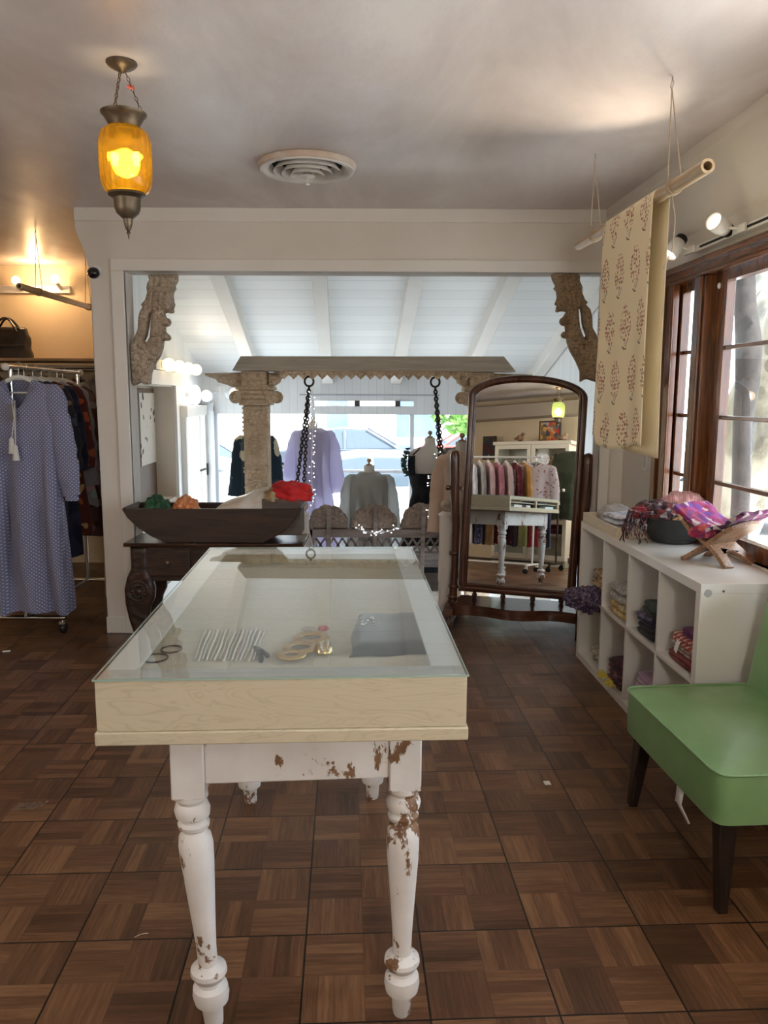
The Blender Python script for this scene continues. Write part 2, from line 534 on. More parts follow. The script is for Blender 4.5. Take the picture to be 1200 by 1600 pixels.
for ya, yb in ((-1.005, -.90), (-1.98, -1.90), (-2.86, -2.78), (-3.83, -3.75), (-4.72, -4.64)):
    mb = MB(); mb.box(-.02, .09, ya, yb, WZ0, 1.985); mb.box(-.034, -.018, ya + .02, yb - .02, WZ0, 1.985)
    mb.build('mullion', M_winwood, win, bevel=.004)
sash(-1.90, -1.005, WZ0, 1.99, mun, .11, False)
sash(-2.78, -1.98, WZ0, 1.99, mun, .09, False)
sash(-3.75, -2.86, WZ0, 1.99, mun, .09, False)
sash(-4.64, -3.83, WZ0, 1.99, mun, .09, False)
sash(-5.04, -4.72, WZ0, 1.99, mun, .06, False)
mb = MB(); mb.ball((.02, -1.055, 1.93), (.008, .008, .014), 10, 8)
mb.build('latch_button', mat('latch_white', (.8, .8, .78), .4), win)

# ---- remaining walls of the shop room (seen in the tall mirror and beside the clothes rail)
b = MB(); b.box(-3.62, -3.5, -3.4, 6.9, 0, ZC); struct(b.build('wall_left', M_wallw, smooth=False))
b = MB(); b.box(-3.5, -2.17, 6.68, 6.80, 0, ZC); struct(b.build('wall_far', M_wallw, smooth=False))
RA = radians(16)                                     # rear wall, behind the camera
b = MB(); b.box(-4.2, 4.0, -.12, 0, 0, ZC)
struct(b.build('wall_rear', M_wallw, smooth=False, loc=(-.8, -1.75, 0), rot=(0, 0, RA)))
b = MB(); b.box(-4.2, 4.0, 0, .30, 2.17, 2.36)
M_taupe = plaster('taupe_soffit', (.36, .30, .25), (.40, .34, .29), .7)
struct(b.build('trim_soffit', M_taupe, smooth=False, loc=(-.8, -1.75, 0), rot=(0, 0, RA)))

# ---- porch room walls
LWO = (-1.86, 4.65, 0)
def lwall(px, py):                        # photo point on the porch room's left wall: distance along it and height
    d = ray(px, py); o = Vector(LWO); t = ((o - EYEP).dot(EV)) / d.dot(EV); p = EYEP + d * t
    return (p - o).dot(DV), p.z
b = MB(); yn0, yn1, zn0, zn1 = 1.40, 2.84, .47, 1.53   # alcove
yg0, yg1, zg0, zg1 = 3.24, 4.20, -.1, 1.225            # side window
b.box(-.10, 0, .85, yn0, ZL, 3.1); b.box(-.12, 0, yn0, yn1, ZL, zn0); b.box(-.12, 0, yn0, yn1, zn1, 3.1)
b.box(-.12, 0, yn1, yg0, ZL, 3.1); b.box(-.12, 0, yg0, yg1, ZL, zg0); b.box(-.12, 0, yg0, yg1, zg1, 3.1); b.box(-.12, 0, yg1, 4.55, ZL, 3.1)
struct(b.build('wall_porch_left', M_panel, smooth=False, loc=LWO, rot=(0, 0, YAW)))
b = MB(); b.box(-.20, -.185, yn0, yn1, zn0, zn1); b.box(-.185, -.001, yn0, yn0 + .01, zn0, zn1); b.box(-.185, -.001, yn1 - .01, yn1, zn0, zn1)
b.box(-.185, -.001, yn0 + .01, yn1 - .01, zn0, zn0 + .01); b.box(-.185, -.001, yn0 + .01, yn1 - .01, zn1 - .01, zn1)
struct(b.build('wall_alcove', plaster('alcove_cream', (.62, .55, .46), (.66, .59, .5)), smooth=False, loc=LWO, rot=(0, 0, YAW)))
b = MB(); b.box(0, .03, yn0 - .1, yn0, zn0 - .1, zn1 + .12); b.box(0, .03, yn1, yn1 + .1, zn0 - .1, zn1 + .12)
b.box(0, .06, yn0 - .1, yn1 + .1, zn0 - .1, zn0); b.box(0, .05, yn0 - .1, yn1 + .1, zn1, zn1 + .12)
struct(b.build('trim_alcove', M_trim, smooth=False, bevel=.004, loc=LWO, rot=(0, 0, YAW)))
w2 = thing('window_2', None, None, LWO, YAW); w2['kind'] = 'structure'
b = MB()
b.box(-.02, .05, yg0 - .09, yg0, zg0 - .09, zg1 + .11); b.box(-.02, .05, yg1, yg1 + .09, zg0 - .09, zg1 + .11)
b.box(-.02, .07, yg0 - .1, yg1 + .1, zg1, zg1 + .11); b.box(-.02, .06, yg0 - .1, yg1 + .1, zg0 - .09, zg0)
b.build('frame', M_trim, w2, bevel=.004)
b = MB(); b.box(-.066, -.06, yg0, yg1, zg0, zg1); b.build('glass', M_glass, w2, smooth=False)
slab_poly('wall_porch_corner', [(-1.64, 4.80), (-1.60, 4.80), (-1.87, 5.50), (-1.96, 5.51)], ZL, 3.1, M_panel)
slab_poly('wall_porch_corner_right', [(1.33, 4.80), (1.45, 4.80), (1.96, 6.1), (1.87, 6.1)], ZL, 3.1, M_panel)
b = MB(); b.box(0, .09, -3.0, .35, ZL, 3.1)
struct(b.build('wall_porch_right', M_panel, smooth=False, loc=(1.735, 9.12, 0), rot=(0, 0, YAW)))
b = MB()
p = Vector((-.04, -3.0, zs(6.12) - .03)); q = Vector((-.04, -.12, zs(9.0) - .03)); b.bar(p, q, .02, .06)
struct(b.build('trim_porch', M_trim, smooth=False, loc=(1.735, 9.12, 0), rot=(0, 0, YAW)))

# shop front: white boards above, big panes below
xd0, xd1 = -1.95, 1.40
b = MB()
b.box(-2.3, xd0, YF, YF + .12, ZL, 2.2); b.box(xd1, 1.9, YF, YF + .12, ZL, 2.2)
b.box(xd0, -.80, YF, YF + .12, 1.235, 2.2); b.box(-.80, .33, YF, YF + .12, 1.385, 2.2); b.box(.33, xd1, YF, YF + .12, 1.235, 2.2)
b.box(-.80, .33, YF, YF + .12, 1.235, 1.33)
b.box(xd0, xd1, YF, YF + .12, ZL, ZL + .12)
struct(b.build('wall_front', M_panelx, smooth=False))
M_alu = mat('white_metal_frame', (.72, .76, .80), .35)
w3 = thing('window_3', None, None, (0, YF, 0)); w3['kind'] = 'structure'
for xa, xb in ((xd0, xd0 + .05), (-.84, -.79), (.29, .34), (xd1 - .05, xd1)):
    mb = MB(); mb.box(xa, xb, -.01, .07, ZL + .12, 1.235); mb.build('mullion', M_alu, w3, bevel=.004)
for xa, xb in ((xd0 + .05, -.84), (-.79, .29), (.34, xd1 - .05)):
    mb = MB(); mb.box(xa, xb, -.005, .055, .565, .60); mb.build('rail', M_alu, w3, bevel=.003)
    mb = MB(); mb.box(xa, xb, .03, .036, ZL + .12, 1.235); mb.build('glass', M_glass, w3, smooth=False)
mb = MB(); mb.box(-.80, .33, .04, .046, 1.33, 1.385); mb.build('transom_glass', M_glass, w3, smooth=False)
for x in (-.34, .12):
    mb = MB(); mb.box(x, x + .06, -.012, .02, 1.325, 1.39); mb.build('transom_clip', mat('dark_clip', (.03, .03, .03), .5), w3)
mb = MB(); mb.tube([(-.96, -.05, 1.455), (.62, -.05, 1.455)], .008, 8)
mb.build('curtain_wire', mat('grey_wire', (.35, .37, .4), .4), w3)
# open door leaf beside the shop front
d1 = thing('door_1', None, None, (-2.03, 8.93, 0), 0); d1['kind'] = 'structure'
mb = MB(); mb.box(0, .03, -.02, .02, ZL + .02, 1.33); mb.box(.03, .10, -.02, .02, ZL + .02, 1.33); mb.box(-.03, .10, -.03, .03, 1.26, 1.36)
mb.build('leaf', M_alu, d1, bevel=.005)
mb = MB(); mb.box(-.012, .03, -.07, -.02, .55, .68); mb.tube([(.01, -.07, .62), (.01, -.09, .62), (-.05, -.09, .60)], .012, 8)
mb.build('handle', mat('black_handle', (.012, .012, .014), .4), d1, bevel=.003)
# ------------------------------------------------------------------ worn white table with turned legs
def peeling():
    t = NT('peeling_white_paint'); v = t.obj((1, 1, .55)); v2 = t.obj()
    a = t.noise(v, 13, 8, .7, .3); big = t.noise(v2, 4.5, 3)
    k = t.math('ADD', t.math('MULTIPLY', a, .75), t.math('MULTIPLY', big, .25))
    m = t.ramp(k, (.560, 0), (.574, 1))
    c = t.ramp(t.noise(v2, 7, 5), (.35, (.66, .63, .60)), (.65, (.76, .74, .72)))
    w = t.ramp(t.noise(v2, 30, 4), (.3, (.14, .07, .035)), (.7, (.26, .14, .07)))
    h = t.math('SUBTRACT', t.math('MULTIPLY', t.noise(v2, 60, 4), .2), m)
    return t.bsdf(t.mix(m, c, w), .5, spec=.4, bump=h, bstr=.35, bdist=.003)
M_peel = peeling()
TR = .083; TO = Vector((-.212, 2.142, 0))
tb = thing('table', 'distressed white wooden table with turned legs under the glass-topped case', 'table', TO, TR)
def turned_leg(x, y, s=1):
    m = MB(); lean = -.036 if x < 0 else 0.0; bx = x + lean
    m.box(bx - .036, bx + .036, y - .036, y + .036, .572, .733)
    legm = m.build('leg_block', M_peel, None, bevel=.004)
    prof = [(.0, .003), (.020, .0), (.023, .006), (.026, .045), (.030, .058), (.041, .064), (.0445, .082), (.042, .10), (.030, .108), (.028, .116), (.036, .121), (.0445, .136), (.043, .146), (.030, .152), (.0235, .158),
            (.024, .20), (.028, .26), (.034, .34), (.0395, .41), (.041, .45), (.038, .472), (.030, .482), (.029, .488), (.036, .494), (.038, .503), (.030, .509), (.030, .514), (.040, .521), (.0425, .535), (.038, .548), (.032, .553), (.034, .558), (.040, .564), (.040, .575)]
    lm = MB(); lm.lathe([(r * .93, z) for r, z in prof], (x, y, 0), 32); lm.v = [(vx + lean * vz / .575, vy, vz) for vx, vy, vz in lm.v]
    lo = lm.build('leg', M_peel, tb, ang=35)
    legm.parent = lo
for x in (-.2175, .2175):
    for y in (-.503, .503): turned_leg(x, y)
def apron(x0, x1, y0, y1):
    m = MB(); m.box(x0, x1, y0, y1, .605, .733); m.build('apron', M_peel, tb, bevel=.003)
apron(-.2175, .1815, -.533, -.509); apron(-.2175, .1815, .509, .533); apron(-.283, -.259, -.467, .467); apron(.224, .248, -.467, .467)
m = MB(); m.box(-.288, .252, -.537, .537, .7335, .7395); m.build('tabletop', M_peel, tb)

# ------------------------------------------------------------------ glass-topped display case resting on it
def pale_wood():
    t = NT('pale_birch'); v = t.obj((1.2, 1.2, 9)); v2 = t.obj((1.5, 1.5, 7))
    a = t.noise(v2, 2.2, 3, .5, 1.6); ring = t.math('FRACT', t.math('MULTIPLY', a, 9))
    ring = t.math('ABSOLUTE', t.math('SUBTRACT', ring, .5))
    c = t.ramp(ring, (.0, (.46, .40, .285)), (.16, (.53, .465, .335)), (.5, (.545, .48, .35)))
    f = t.noise(t.obj((2, 2, 120)), 3, 4)
    c = t.mix(t.math('MULTIPLY', f, .22), c, (.56, .47, .33))
    return t.bsdf(c, .42, spec=.4)
M_birch = pale_wood()
M_casetop = mat('case_border_paint', (.72, .72, .70), .3)
M_liner = mat('cream_case_lining', (.68, .62, .50), .85, col2=(.72, .67, .56), ns=60)
CZ0, CZ1 = .740, .879
CRZ = .05; CO = TO + Matrix.Rotation(TR, 3, 'Z') @ Vector((-.042, -.631, 0))
dc = thing('display_case', 'long pale birch jewellery case with a glass top, on the white table', 'display case', CO, CRZ)
x0, x1, y0, y1 = -.3725, .3725, 0, 1.367
m = MB(); m.box(x0, x1, y0, y0 + .02, CZ0 + .028, CZ1 - .005)
m.box(x0, x0 + .02, y0 + .02, y1, CZ0 + .028, CZ1 - .005); m.box(x0 + .02, x1 - .02, y1 - .02, y1, CZ0 + .028, CZ1 - .005)
m.box(x1 - .02, x1, y0 + .02, y0 + .04, CZ0 + .028, CZ1 - .005); m.box(x1 - .02, x1, .655, .695, CZ0 + .028, CZ1 - .005); m.box(x1 - .02, x1, y1 - .03, y1, CZ0 + .028, CZ1 - .005)
m.box(x1 - .02, x1, y0 + .04, y1 - .03, CZ1 - .03, CZ1 - .005); m.box(x1 - .02, x1, y0 + .04, y1 - .03, CZ0 + .028, CZ0 + .040)
m.build('side_panels', M_birch, dc, bevel=.002)
m = MB(); m.box(x0 - .004, x1 + .004, y0 - .005, y1 + .004, CZ0, CZ0 + .028)
m.build('base_rail', M_birch, dc, bevel=.003)
m = MB(); zb = CZ1 - .055
m.box(x0 + .02, x1 - .02, y0 + .02, y1 - .02, zb - .006, zb); m.build('tray', M_liner, dc)
m = MB(); bw = .066
m.box(x0 + .002, x1 - .002, y0 + .002, y0 + bw, CZ1 - .012, CZ1 - .004); m.box(x0 + .002, x1 - .002, y1 - bw, y1 - .002, CZ1 - .012, CZ1 - .004)
m.box(x0 + .002, x0 + bw, y0 + bw, y1 - bw, CZ1 - .012, CZ1 - .004); m.box(x1 - bw, x1 - .002, y0 + bw, y1 - bw, CZ1 - .012, CZ1 - .004)
m.build('border', M_casetop, dc)
m = MB(); m.box(x0 - .003, x1 + .003, y0 - .003, y1 + .003, CZ1 - .004, CZ1 + .001)
M_topglass = pane('case_glass', (.97, .99, .985), 2.75)
m.build('glass_top', M_topglass, dc, smooth=False)
M_glassedge = mat('glass_edge_green', (.30, .42, .36), .15)
m = MB()
for a_, b_, c_, d_ in ((x0 - .0035, x1 + .0035, y0 - .0035, y0 - .003), (x0 - .0035, x1 + .0035, y1 + .003, y1 + .0035), (x0 - .0035, x0 - .003, y0 - .003, y1 + .003), (x1 + .003, x1 + .0035, y0 - .003, y1 + .003)):
    m.box(a_, b_, c_, d_, CZ1 - .0036, CZ1 + .0006)
m.build('glass_edge', M_glassedge, dc)
# small boxes in the open side cells (show in the tall mirror)
TM = Matrix.Translation(CO) @ Matrix.Rotation(CRZ, 4, 'Z')
def tw(x, y, z): return TM @ Vector((x, y, z))
M_card = mat('white_card', (.78, .77, .74), .6)
M_bluecard = mat('pale_blue_card', (.55, .70, .72), .6)
for i, (ya, w, mm, lb) in enumerate(((.99, .20, M_card, 'white card jewellery box in the far open cell of the case'), (.77, .11, M_card, 'small white card box beside the long box in the open cell of the case'), (.10, .24, M_bluecard, 'pale blue card box in the near open cell of the case'))):
    q = thing('jewellery_box', lb, 'box', tw(.275, ya, CZ0 + .0285), CRZ)
    m = MB(); m.box(0, .07, 0, w, 0, .028); m.build('box_base', mm, q, bevel=.002)
    m = MB(); m.box(-.001, .071, -.001, w + .001, .020, .034); m.build('lid', mm, q, bevel=.002)

# ------------------------------------------------------------------ jewellery in the case
ZT = zb + .0005
M_silver = mat('silver', (.70, .68, .64), .22, 1)
M_gold = mat('gold', (.72, .52, .24), .25, 1)
M_pearl = mat('pearl', (.80, .76, .70), .2, spec=.7)
M_dark = mat('charcoal_velvet', (.035, .036, .04), .85, sheen=.5, col2=(.055, .056, .06), ns=30)
M_darkbead = mat('dark_wire', (.06, .055, .05), .35, .6)
def strand(name, label, pts, r, mm, group=None, cat='necklace', link=None):
    m = MB()
    pts = [Vector(p) for p in pts]
    ln = sum((pts[i + 1] - pts[i]).length for i in range(len(pts) - 1)); k = max(3, int(ln / (r * 1.9)))
    acc = []; i = 0; d = 0
    for j in range(k + 1):
        tgt = ln * j / k
        while i < len(pts) - 2 and d + (pts[i + 1] - pts[i]).length < tgt: d += (pts[i + 1] - pts[i]).length; i += 1
        L = (pts[i + 1] - pts[i]).length
        acc.append(pts[i].lerp(pts[i + 1], min(1, max(0, (tgt - d) / max(L, 1e-6)))))
    for p in acc: m.ball(p, r, 8, 6)
    o = m.build(name, mm); return tag(o, label, cat, group)
nk = []
for i in range(15):
    xa = 311 + i * 6.6
    pts = []
    for j in range(9):
        t = j / 8; p = zat(xa + .7 * sin(j * .9 + i) - 8 * (1 - t) + 10 * t, 1031 - 46 * t + 1.5 * sin(i * 2.0), ZT + .0032); pts.append(p)
    nk.append(strand('necklace', ['pale bead strand lying straight in the case in the row beside the gold bangles'][0], pts, .0027, M_pearl if i % 2 else M_silver, 'bead strands lying in the case'))
pts = [zat(400 + 8 * cos(a) + a * 2.2, 1032 - 20 * sin(a * .5), ZT + .007) for a in [k * .5 for k in range(12)]]
strand('bracelet', 'dark beaded bracelet curled at the end of the row of bead strands', pts, .006, M_darkbead, cat='bracelet')
for i, (px, py, r, tl) in enumerate(((470, 1018, .034, .25), (486, 1003, .036, .35), (455, 1030, .026, .2))):
    m = MB(); c = zat(px, py, ZT)
    ring = [(r * cos(2 * pi * k / 28), r * sin(2 * pi * k / 28), .011 + .0) for k in range(28)]
    m.tube(ring, .011, 10, closed=True, flat=.55, mi=0)
    o = m.build('bangle', M_gold, loc=c, rot=(0, 0, i)); 
    tag(o, ['broad gold bangle lying in the case next to the front border', 'broad gold bangle in the case behind the other gold bangle', 'narrow gold bangle in the case beside the bead strands'][i], 'bangle')
t = thing('bracelet_cuff', 'gold cuff set with silver stones, between the bangles and the black pouch', 'cuff', zat(506, 1020, ZT), .2)
m = MB(); m.grid(lambda u, v: Vector((.017 * (v - .5) * 2, .028 * cos(pi * (.05 + .9 * u)), .028 * sin(pi * (.05 + .9 * u)) * .9)), 24, 2)
b_ = m.build('band', M_gold, t); s_ = b_.modifiers.new('s', 'SOLIDIFY'); s_.thickness = .003
m = MB()
for k in range(9):
    a = pi * (.2 + .6 * k / 8)
    for xx in (-.008, .008): m.ball((xx, .029 * cos(a), .029 * sin(a) * .9), .0045, 8, 6)
m.build('stones', M_silver, t)
m = MB(); c = zat(505, 985, ZT)
for k in range(7): m.ball((.008 * cos(k * .9), .008 * sin(k * .9), .006), (.007, .007, .006), 8, 6)
tag(m.build('brooch', mat('red_enamel', (.45, .06, .06), .3), loc=c), 'small red enamel brooch lying behind the gold cuff', 'brooch')
m = MB(); c = zat(482, 985, ZT)
for k in range(6): m.ball((.010 * cos(k), .010 * sin(k), .005), (.010, .006, .004), 8, 6)
tag(m.build('brooch', M_silver, loc=c), 'small silver petal brooch lying beside the red one', 'brooch')
# dark pouch
p0 = zat(545, 1028, ZT); p1 = zat(683, 1022, ZT); p2 = zat(664, 966, ZT); p3 = zat(556, 968, ZT)
def pouch(u, v):
    p = p0.lerp(p1, u).lerp(p3.lerp(p2, u), v)
    e = min(u, 1 - u, v, 1 - v); h = .026 * (1 - (1 - min(1, e / .14)) ** 2) ** .5
    return Vector((p.x + .004 * sin(v * 9), p.y + .004 * sin(u * 11), ZT + .0005 + h + .002 * noise.noise(Vector((u * 5, v * 4, 1))) * min(1, e * 9)))
t = thing('velvet_pouch', 'folded black velvet pouch lying at the corner of the case', 'pouch', (0, 0, 0))
t.location = p0
m = MB(); m.grid(lambda u, v: pouch(u, v) - p0, 30, 20); m.build('pouch_body', M_dark, t)
m = MB()
for k in range(16):
    q = pouch(.04 + .3 * k / 15, .62 + .12 * sin(k * .8)) - p0; m.ball((q.x, q.y, q.z + .003), .0038, 8, 6)
m.build('bead_trim', M_silver, t)
for i, (px, py, r) in enumerate(((243, 1030, .028), (268, 1016, .024))):
    m = MB(); m.tube([(r * cos(2 * pi * k / 30), r * sin(2 * pi * k / 30) * 1.1, .003) for k in range(30)], .0022, 6, closed=True)
    tag(m.build('wire_bangle', M_darkbead, loc=zat(px, py, ZT)), ['thin dark wire bangle lying in the corner of the case', 'thin dark wire bangle between the corner bangle and the bead strands'][i], 'bangle')

# ------------------------------------------------------------------ amber lantern
def lantern(loc, drop, glassc, label, bulbs=2, bulbstr=28, body=(.0, .0), scale=1.0, power=6):
    L = thing('glass_lantern', label, 'lantern', loc)
    Mb = M_bronze
    m = MB(); m.lathe([(.0, .0), (.062, 0), (.064, -.006), (.056, -.016), (.040, -.026), (.022, -.033), (.012, -.04), (0, -.042)], n=28)
    m.build('ceiling_rose', Mb, L)
    zt = -drop
    m = MB()
    m.lathe([(.060, zt - .062), (.064, zt - .055), (.066, zt - .045), (.084, zt - .015), (.094, zt - .006), (.095, zt), (.088, zt + .003), (.074, zt - .004), (.06, zt - .03), (.056, zt - .06)], n=32, cap=False)
    m.build('collar', Mb, L)
    m = MB()
    prof = [(.062, -.055), (.080, -.065), (.098, -.082), (.106, -.11), (.108, -.15), (.108, -.20), (.107, -.25), (.103, -.285), (.092, -.312), (.075, -.328), (.06, -.333)]
    m.lathe([(r, zt + h) for r, h in prof], n=96, cap=False, flute=.018, fl_n=20)
    g = m.build('glass_shade', glassc, L, ang=80)
    sd = g.modifiers.new('s', 'SOLIDIFY'); sd.thickness = .003
    m = MB(); m.lathe([(.072, zt - .318), (.078, zt - .322), (.079, zt - .332), (.070, zt - .338), (.058, zt - .345), (.055, zt - .36), (.054, zt - .385), (.046, zt - .405), (.030, zt - .42), (.020, zt - .428), (.017, zt - .45), (.012, zt - .468), (.006, zt - .478), (.009, zt - .485), (.004, zt - .492), (.002, zt - .51), (0, zt - .511)], n=28)
    m.build('finial', Mb, L)
    for k in range(3):
        a = 2 * pi * k / 3 + .4
        p = Vector((.014 * cos(a), .014 * sin(a), -.036)); q = Vector((.078 * cos(a), .078 * sin(a), zt))
        m = MB(); nlk = 9
        for i in range(nlk):
            c0 = p.lerp(q, i / nlk); c1 = p.lerp(q, (i + 1) / nlk); d = (c1 - c0); aa, bb = frame(d)
            if i % 2: aa = bb
            pts = [c0 + d * (.5 - .55 * cos(2 * pi * j / 10)) + aa * (.0055 * sin(2 * pi * j / 10)) for j in range(10)]
            m.tube(pts, .0016, 6, closed=True)
        m.build('chain', Mb, L)
    for k in range(bulbs):
        x = (-.046, .046)[k] if bulbs == 2 else 0
        m = MB(); m.lathe([(0, -.01), (.010, -.012), (.017, -.022), (.018, -.034), (.012, -.050), (.010, -.065)][::-1], (x, 0, zt - .085 - .06), 16)
        bo = m.build('bulb', M_bulb, L)
        m = MB(); m.lathe([(.014, -.02), (.014, .055)], (x, 0, zt - .085 + .0), 12); m.build('socket', Mb, bo)
    L.scale = (scale, scale, scale)
    if power: 
        point('lantern_light', Vector(loc) + Vector((0, 0, (zt - .2) * scale)), power, (1, .72, .38), .05)
    return L
M_bronze = mat('aged_bronze', (.10, .075, .05), .45, .75, col2=(.17, .13, .09), ns=14, bump=.08)
M_bulb = emit('bulb_glow', (1, .90, .62), 22)
def glass_shade(name, tint, glow):
    t = NT(name); fr = t.n('Fresnel', None, IOR=1.45)
    tr = t.n('BsdfTransparent', None, Color=tint); tl = t.n('BsdfTranslucent', None, Color=glow); gl = t.n('BsdfGlossy', None, Roughness=.05)
    rf = t.n('BsdfRefraction', None, Color=tint, Roughness=.26, IOR=1.12)
    a0 = t.n('MixShader', None, i0=.72, i1=tr.outputs[0], i2=rf.outputs[0])
    a = t.n('MixShader', None, i0=.16, i1=a0.outputs[0], i2=tl.outputs[0])
    b_ = t.n('MixShader', None, i0=t.math('MULTIPLY', fr.outputs[0], t.math('SUBTRACT', 1.0, t.n('NewGeometry').outputs['Backfacing'])), i1=a.outputs[0], i2=gl.outputs[0])
    t.t.links.new(b_.outputs[0], t.out.inputs[0]); return t.mat
M_amber = glass_shade('amber_glass', (.86, .64, .17), (.52, .34, .02))
M_greeng = glass_shade('green_glass', (.60, .68, .48), (.32, .40, .22))
lp = zat(190, 100, ZC - .005)
lantern((lp.x, lp.y, ZC), .20, M_amber, 'amber ribbed glass lantern hanging on chains from the plaster ceiling', power=1.0, scale=.765)
m = MB(); m.tube([(0, 0, 0), (.010, .004, -.006), (.020, 0, -.005)], .006, 8)
_t = tag(m.build('cord_wrap', mat('red_tape', (.55, .12, .08), .5), loc=(lp.x + .012, lp.y + .009, ZC - .066)), 'scrap of red tape wound round the amber lantern\'s chain', 'tape')

# ------------------------------------------------------------------ round ceiling vent
vc = zat(480, 256, ZC); V = thing('ceiling_vent', 'round white ceiling air vent with stepped rings and a pull knob', 'air vent', (vc.x, vc.y, ZC))
M_vent = mat('vent_white', (.74, .71, .68), .4, col2=(.66, .62, .58), ns=6)
M_rust = mat('vent_rim', (.55, .42, .33), .6, col2=(.68, .62, .56), ns=7)
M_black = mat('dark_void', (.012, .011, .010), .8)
m = MB(); m.lathe([(.205, 0), (.222, -.002), (.226, -.010), (.223, -.026), (.218, -.030)], n=56, cap=False); m.build('rim', M_rust, V)
m = MB(); m.lathe([(.219, -.028), (.214, -.034), (.200, -.035), (.178, -.026), (.165, -.012), (.160, -.004)], n=56, cap=False); m.build('outer_ring', M_vent, V)
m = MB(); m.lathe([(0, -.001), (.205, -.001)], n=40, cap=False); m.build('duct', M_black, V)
for r0, z0_ in ((.150, -.006), (.112, -.014), (.074, -.022)):
    m = MB(); m.lathe([(r0 - .03, z0_ + .004), (r0 - .02, z0_ - .008), (r0, z0_ - .030), (r0 + .005, z0_ - .033), (r0 + .003, z0_ - .026), (r0 - .016, z0_ - .002)], n=48, cap=False); m.build('cone_ring', M_vent, V)
m = MB(); m.lathe([(0, -.062), (.030, -.060), (.036, -.055), (.026, -.05), (.01, -.03)], n=28, cap=False)
m.tube([(0, 0, -.06), (0, 0, -.085)], .003, 8); m.ball((0, 0, -.09), (.012, .012, .008), 12, 8); m.build('pull_knob', M_vent, V)
# ------------------------------------------------------------------ bamboo rod on strings with a draped printed cloth
def bamboo():
    t = NT('bamboo'); v = t.obj((1, 1, 1)); tc = t.n('TexCoord'); sp = t.n('SeparateXYZ', None, i0=tc.outputs['Object'])
    c = t.ramp(t.noise(t.obj((30, 2, 30)), 2, 4), (.3, (.36, .25, .13)), (.7, (.56, .42, .25)))
    return t.bsdf(c, .35, spec=.5)
M_bamboo = bamboo()
M_string = mat('twine', (.45, .35, .25), .8)
M_hook = mat('steel_hook', (.55, .53, .5), .35, 1)
ra = Vector((.990, 2.54, 2.142)); rb = Vector((.918, 3.865, 2.148)); rd = (rb - ra)
def rod(name, label, ra, rb, r, hooks, group=None):
    T = thing(name, label, 'rod', ra); rd = rb - ra; n = rd.normalized(); a_, b_ = frame(n)
    m = MB(); k = 60; pts = []; rr = []
    nodes = (.0, .27, .52, .80, 1.0)
    for i in range(k + 1):
        s = i / k; bump_ = sum(exp(-((s - q) / .006) ** 2) for q in nodes[1:-1])
        pts.append(rd * s); rr.append(r * (1 + .14 * bump_) * (1.0 - .08 * s))
    m.tube(pts, rr, 20, cap=False)
    m.tube([pts[0] - n * .0005, pts[0] + n * .12], r * .62, 16, cap=False)
    ring = []
    for q in (pts[0], pts[-1]):
        vs = []; rr0 = r * (1 if q == pts[0] else .92)
        for j in range(20):
            t = 2 * pi * j / 20; vs += [q + (a_ * cos(t) + b_ * sin(t)) * rr0, q + (a_ * cos(t) + b_ * sin(t)) * r * .6]
        m.add(vs, [(2 * j, 2 * j + 1, (2 * j + 3) % 40, (2 * j + 2) % 40) for j in range(20)])
    m.build('bamboo_pole', M_bamboo, T, ang=60)
    m = MB(); q = rd.normalized() * .10; m.tube([q, q + n * .003], r * .60, 16); m.build('hollow', M_black, T)
    for hx, hy in hooks:
        s = ((Vector((hx, hy, 0)) - Vector((ra.x, ra.y, 0))).dot(Vector((rd.x, rd.y, 0)))) / (rd.x ** 2 + rd.y ** 2)
        c = rd * s; top = Vector((hx, hy, ZC)) - ra
        m = MB()
        m.tube([top + Vector((0, .012 * sin(2 * pi * j / 14), -.024 + .012 * cos(2 * pi * j / 14))) for j in range(14)], .0022, 6, closed=True)
        m.tube([top, top + Vector((0, 0, -.012))], .0025, 6); m.build('hook', M_hook, T)
        m = MB()
        for sg in (-1, 1): m.tube([top + Vector((0, 0, -.036)), c + a_ * (sg * r * 1.05) + Vector((0, 0, .02)), c + a_ * (sg * r * 1.1)], .0021, 6)
        for w in range(4):
            o_ = n * (w * .006 - .009)
            m.tube([c + o_ + (a_ * cos(2 * pi * j / 16) + b_ * sin(2 * pi * j / 16)) * (r * 1.12) for j in range(16)], .003, 6, closed=True)
        m.build('string', M_string, T)
    return T
R1 = rod('bamboo_rod', 'pale bamboo rod hung on strings before the wooden window, holding the printed cloth', ra, rb, .0225, ((.951, 2.786), (.915, 3.618)))
m = MB(); c = Vector((.975, 2.80, 2.12)) - ra
m.tube([c, c + Vector((.012, -.01, -.08)), c + Vector((.02, .02, -.17)), c + Vector((.005, .06, -.235))], .002, 6)
m.build('loose_string', M_string, R1)

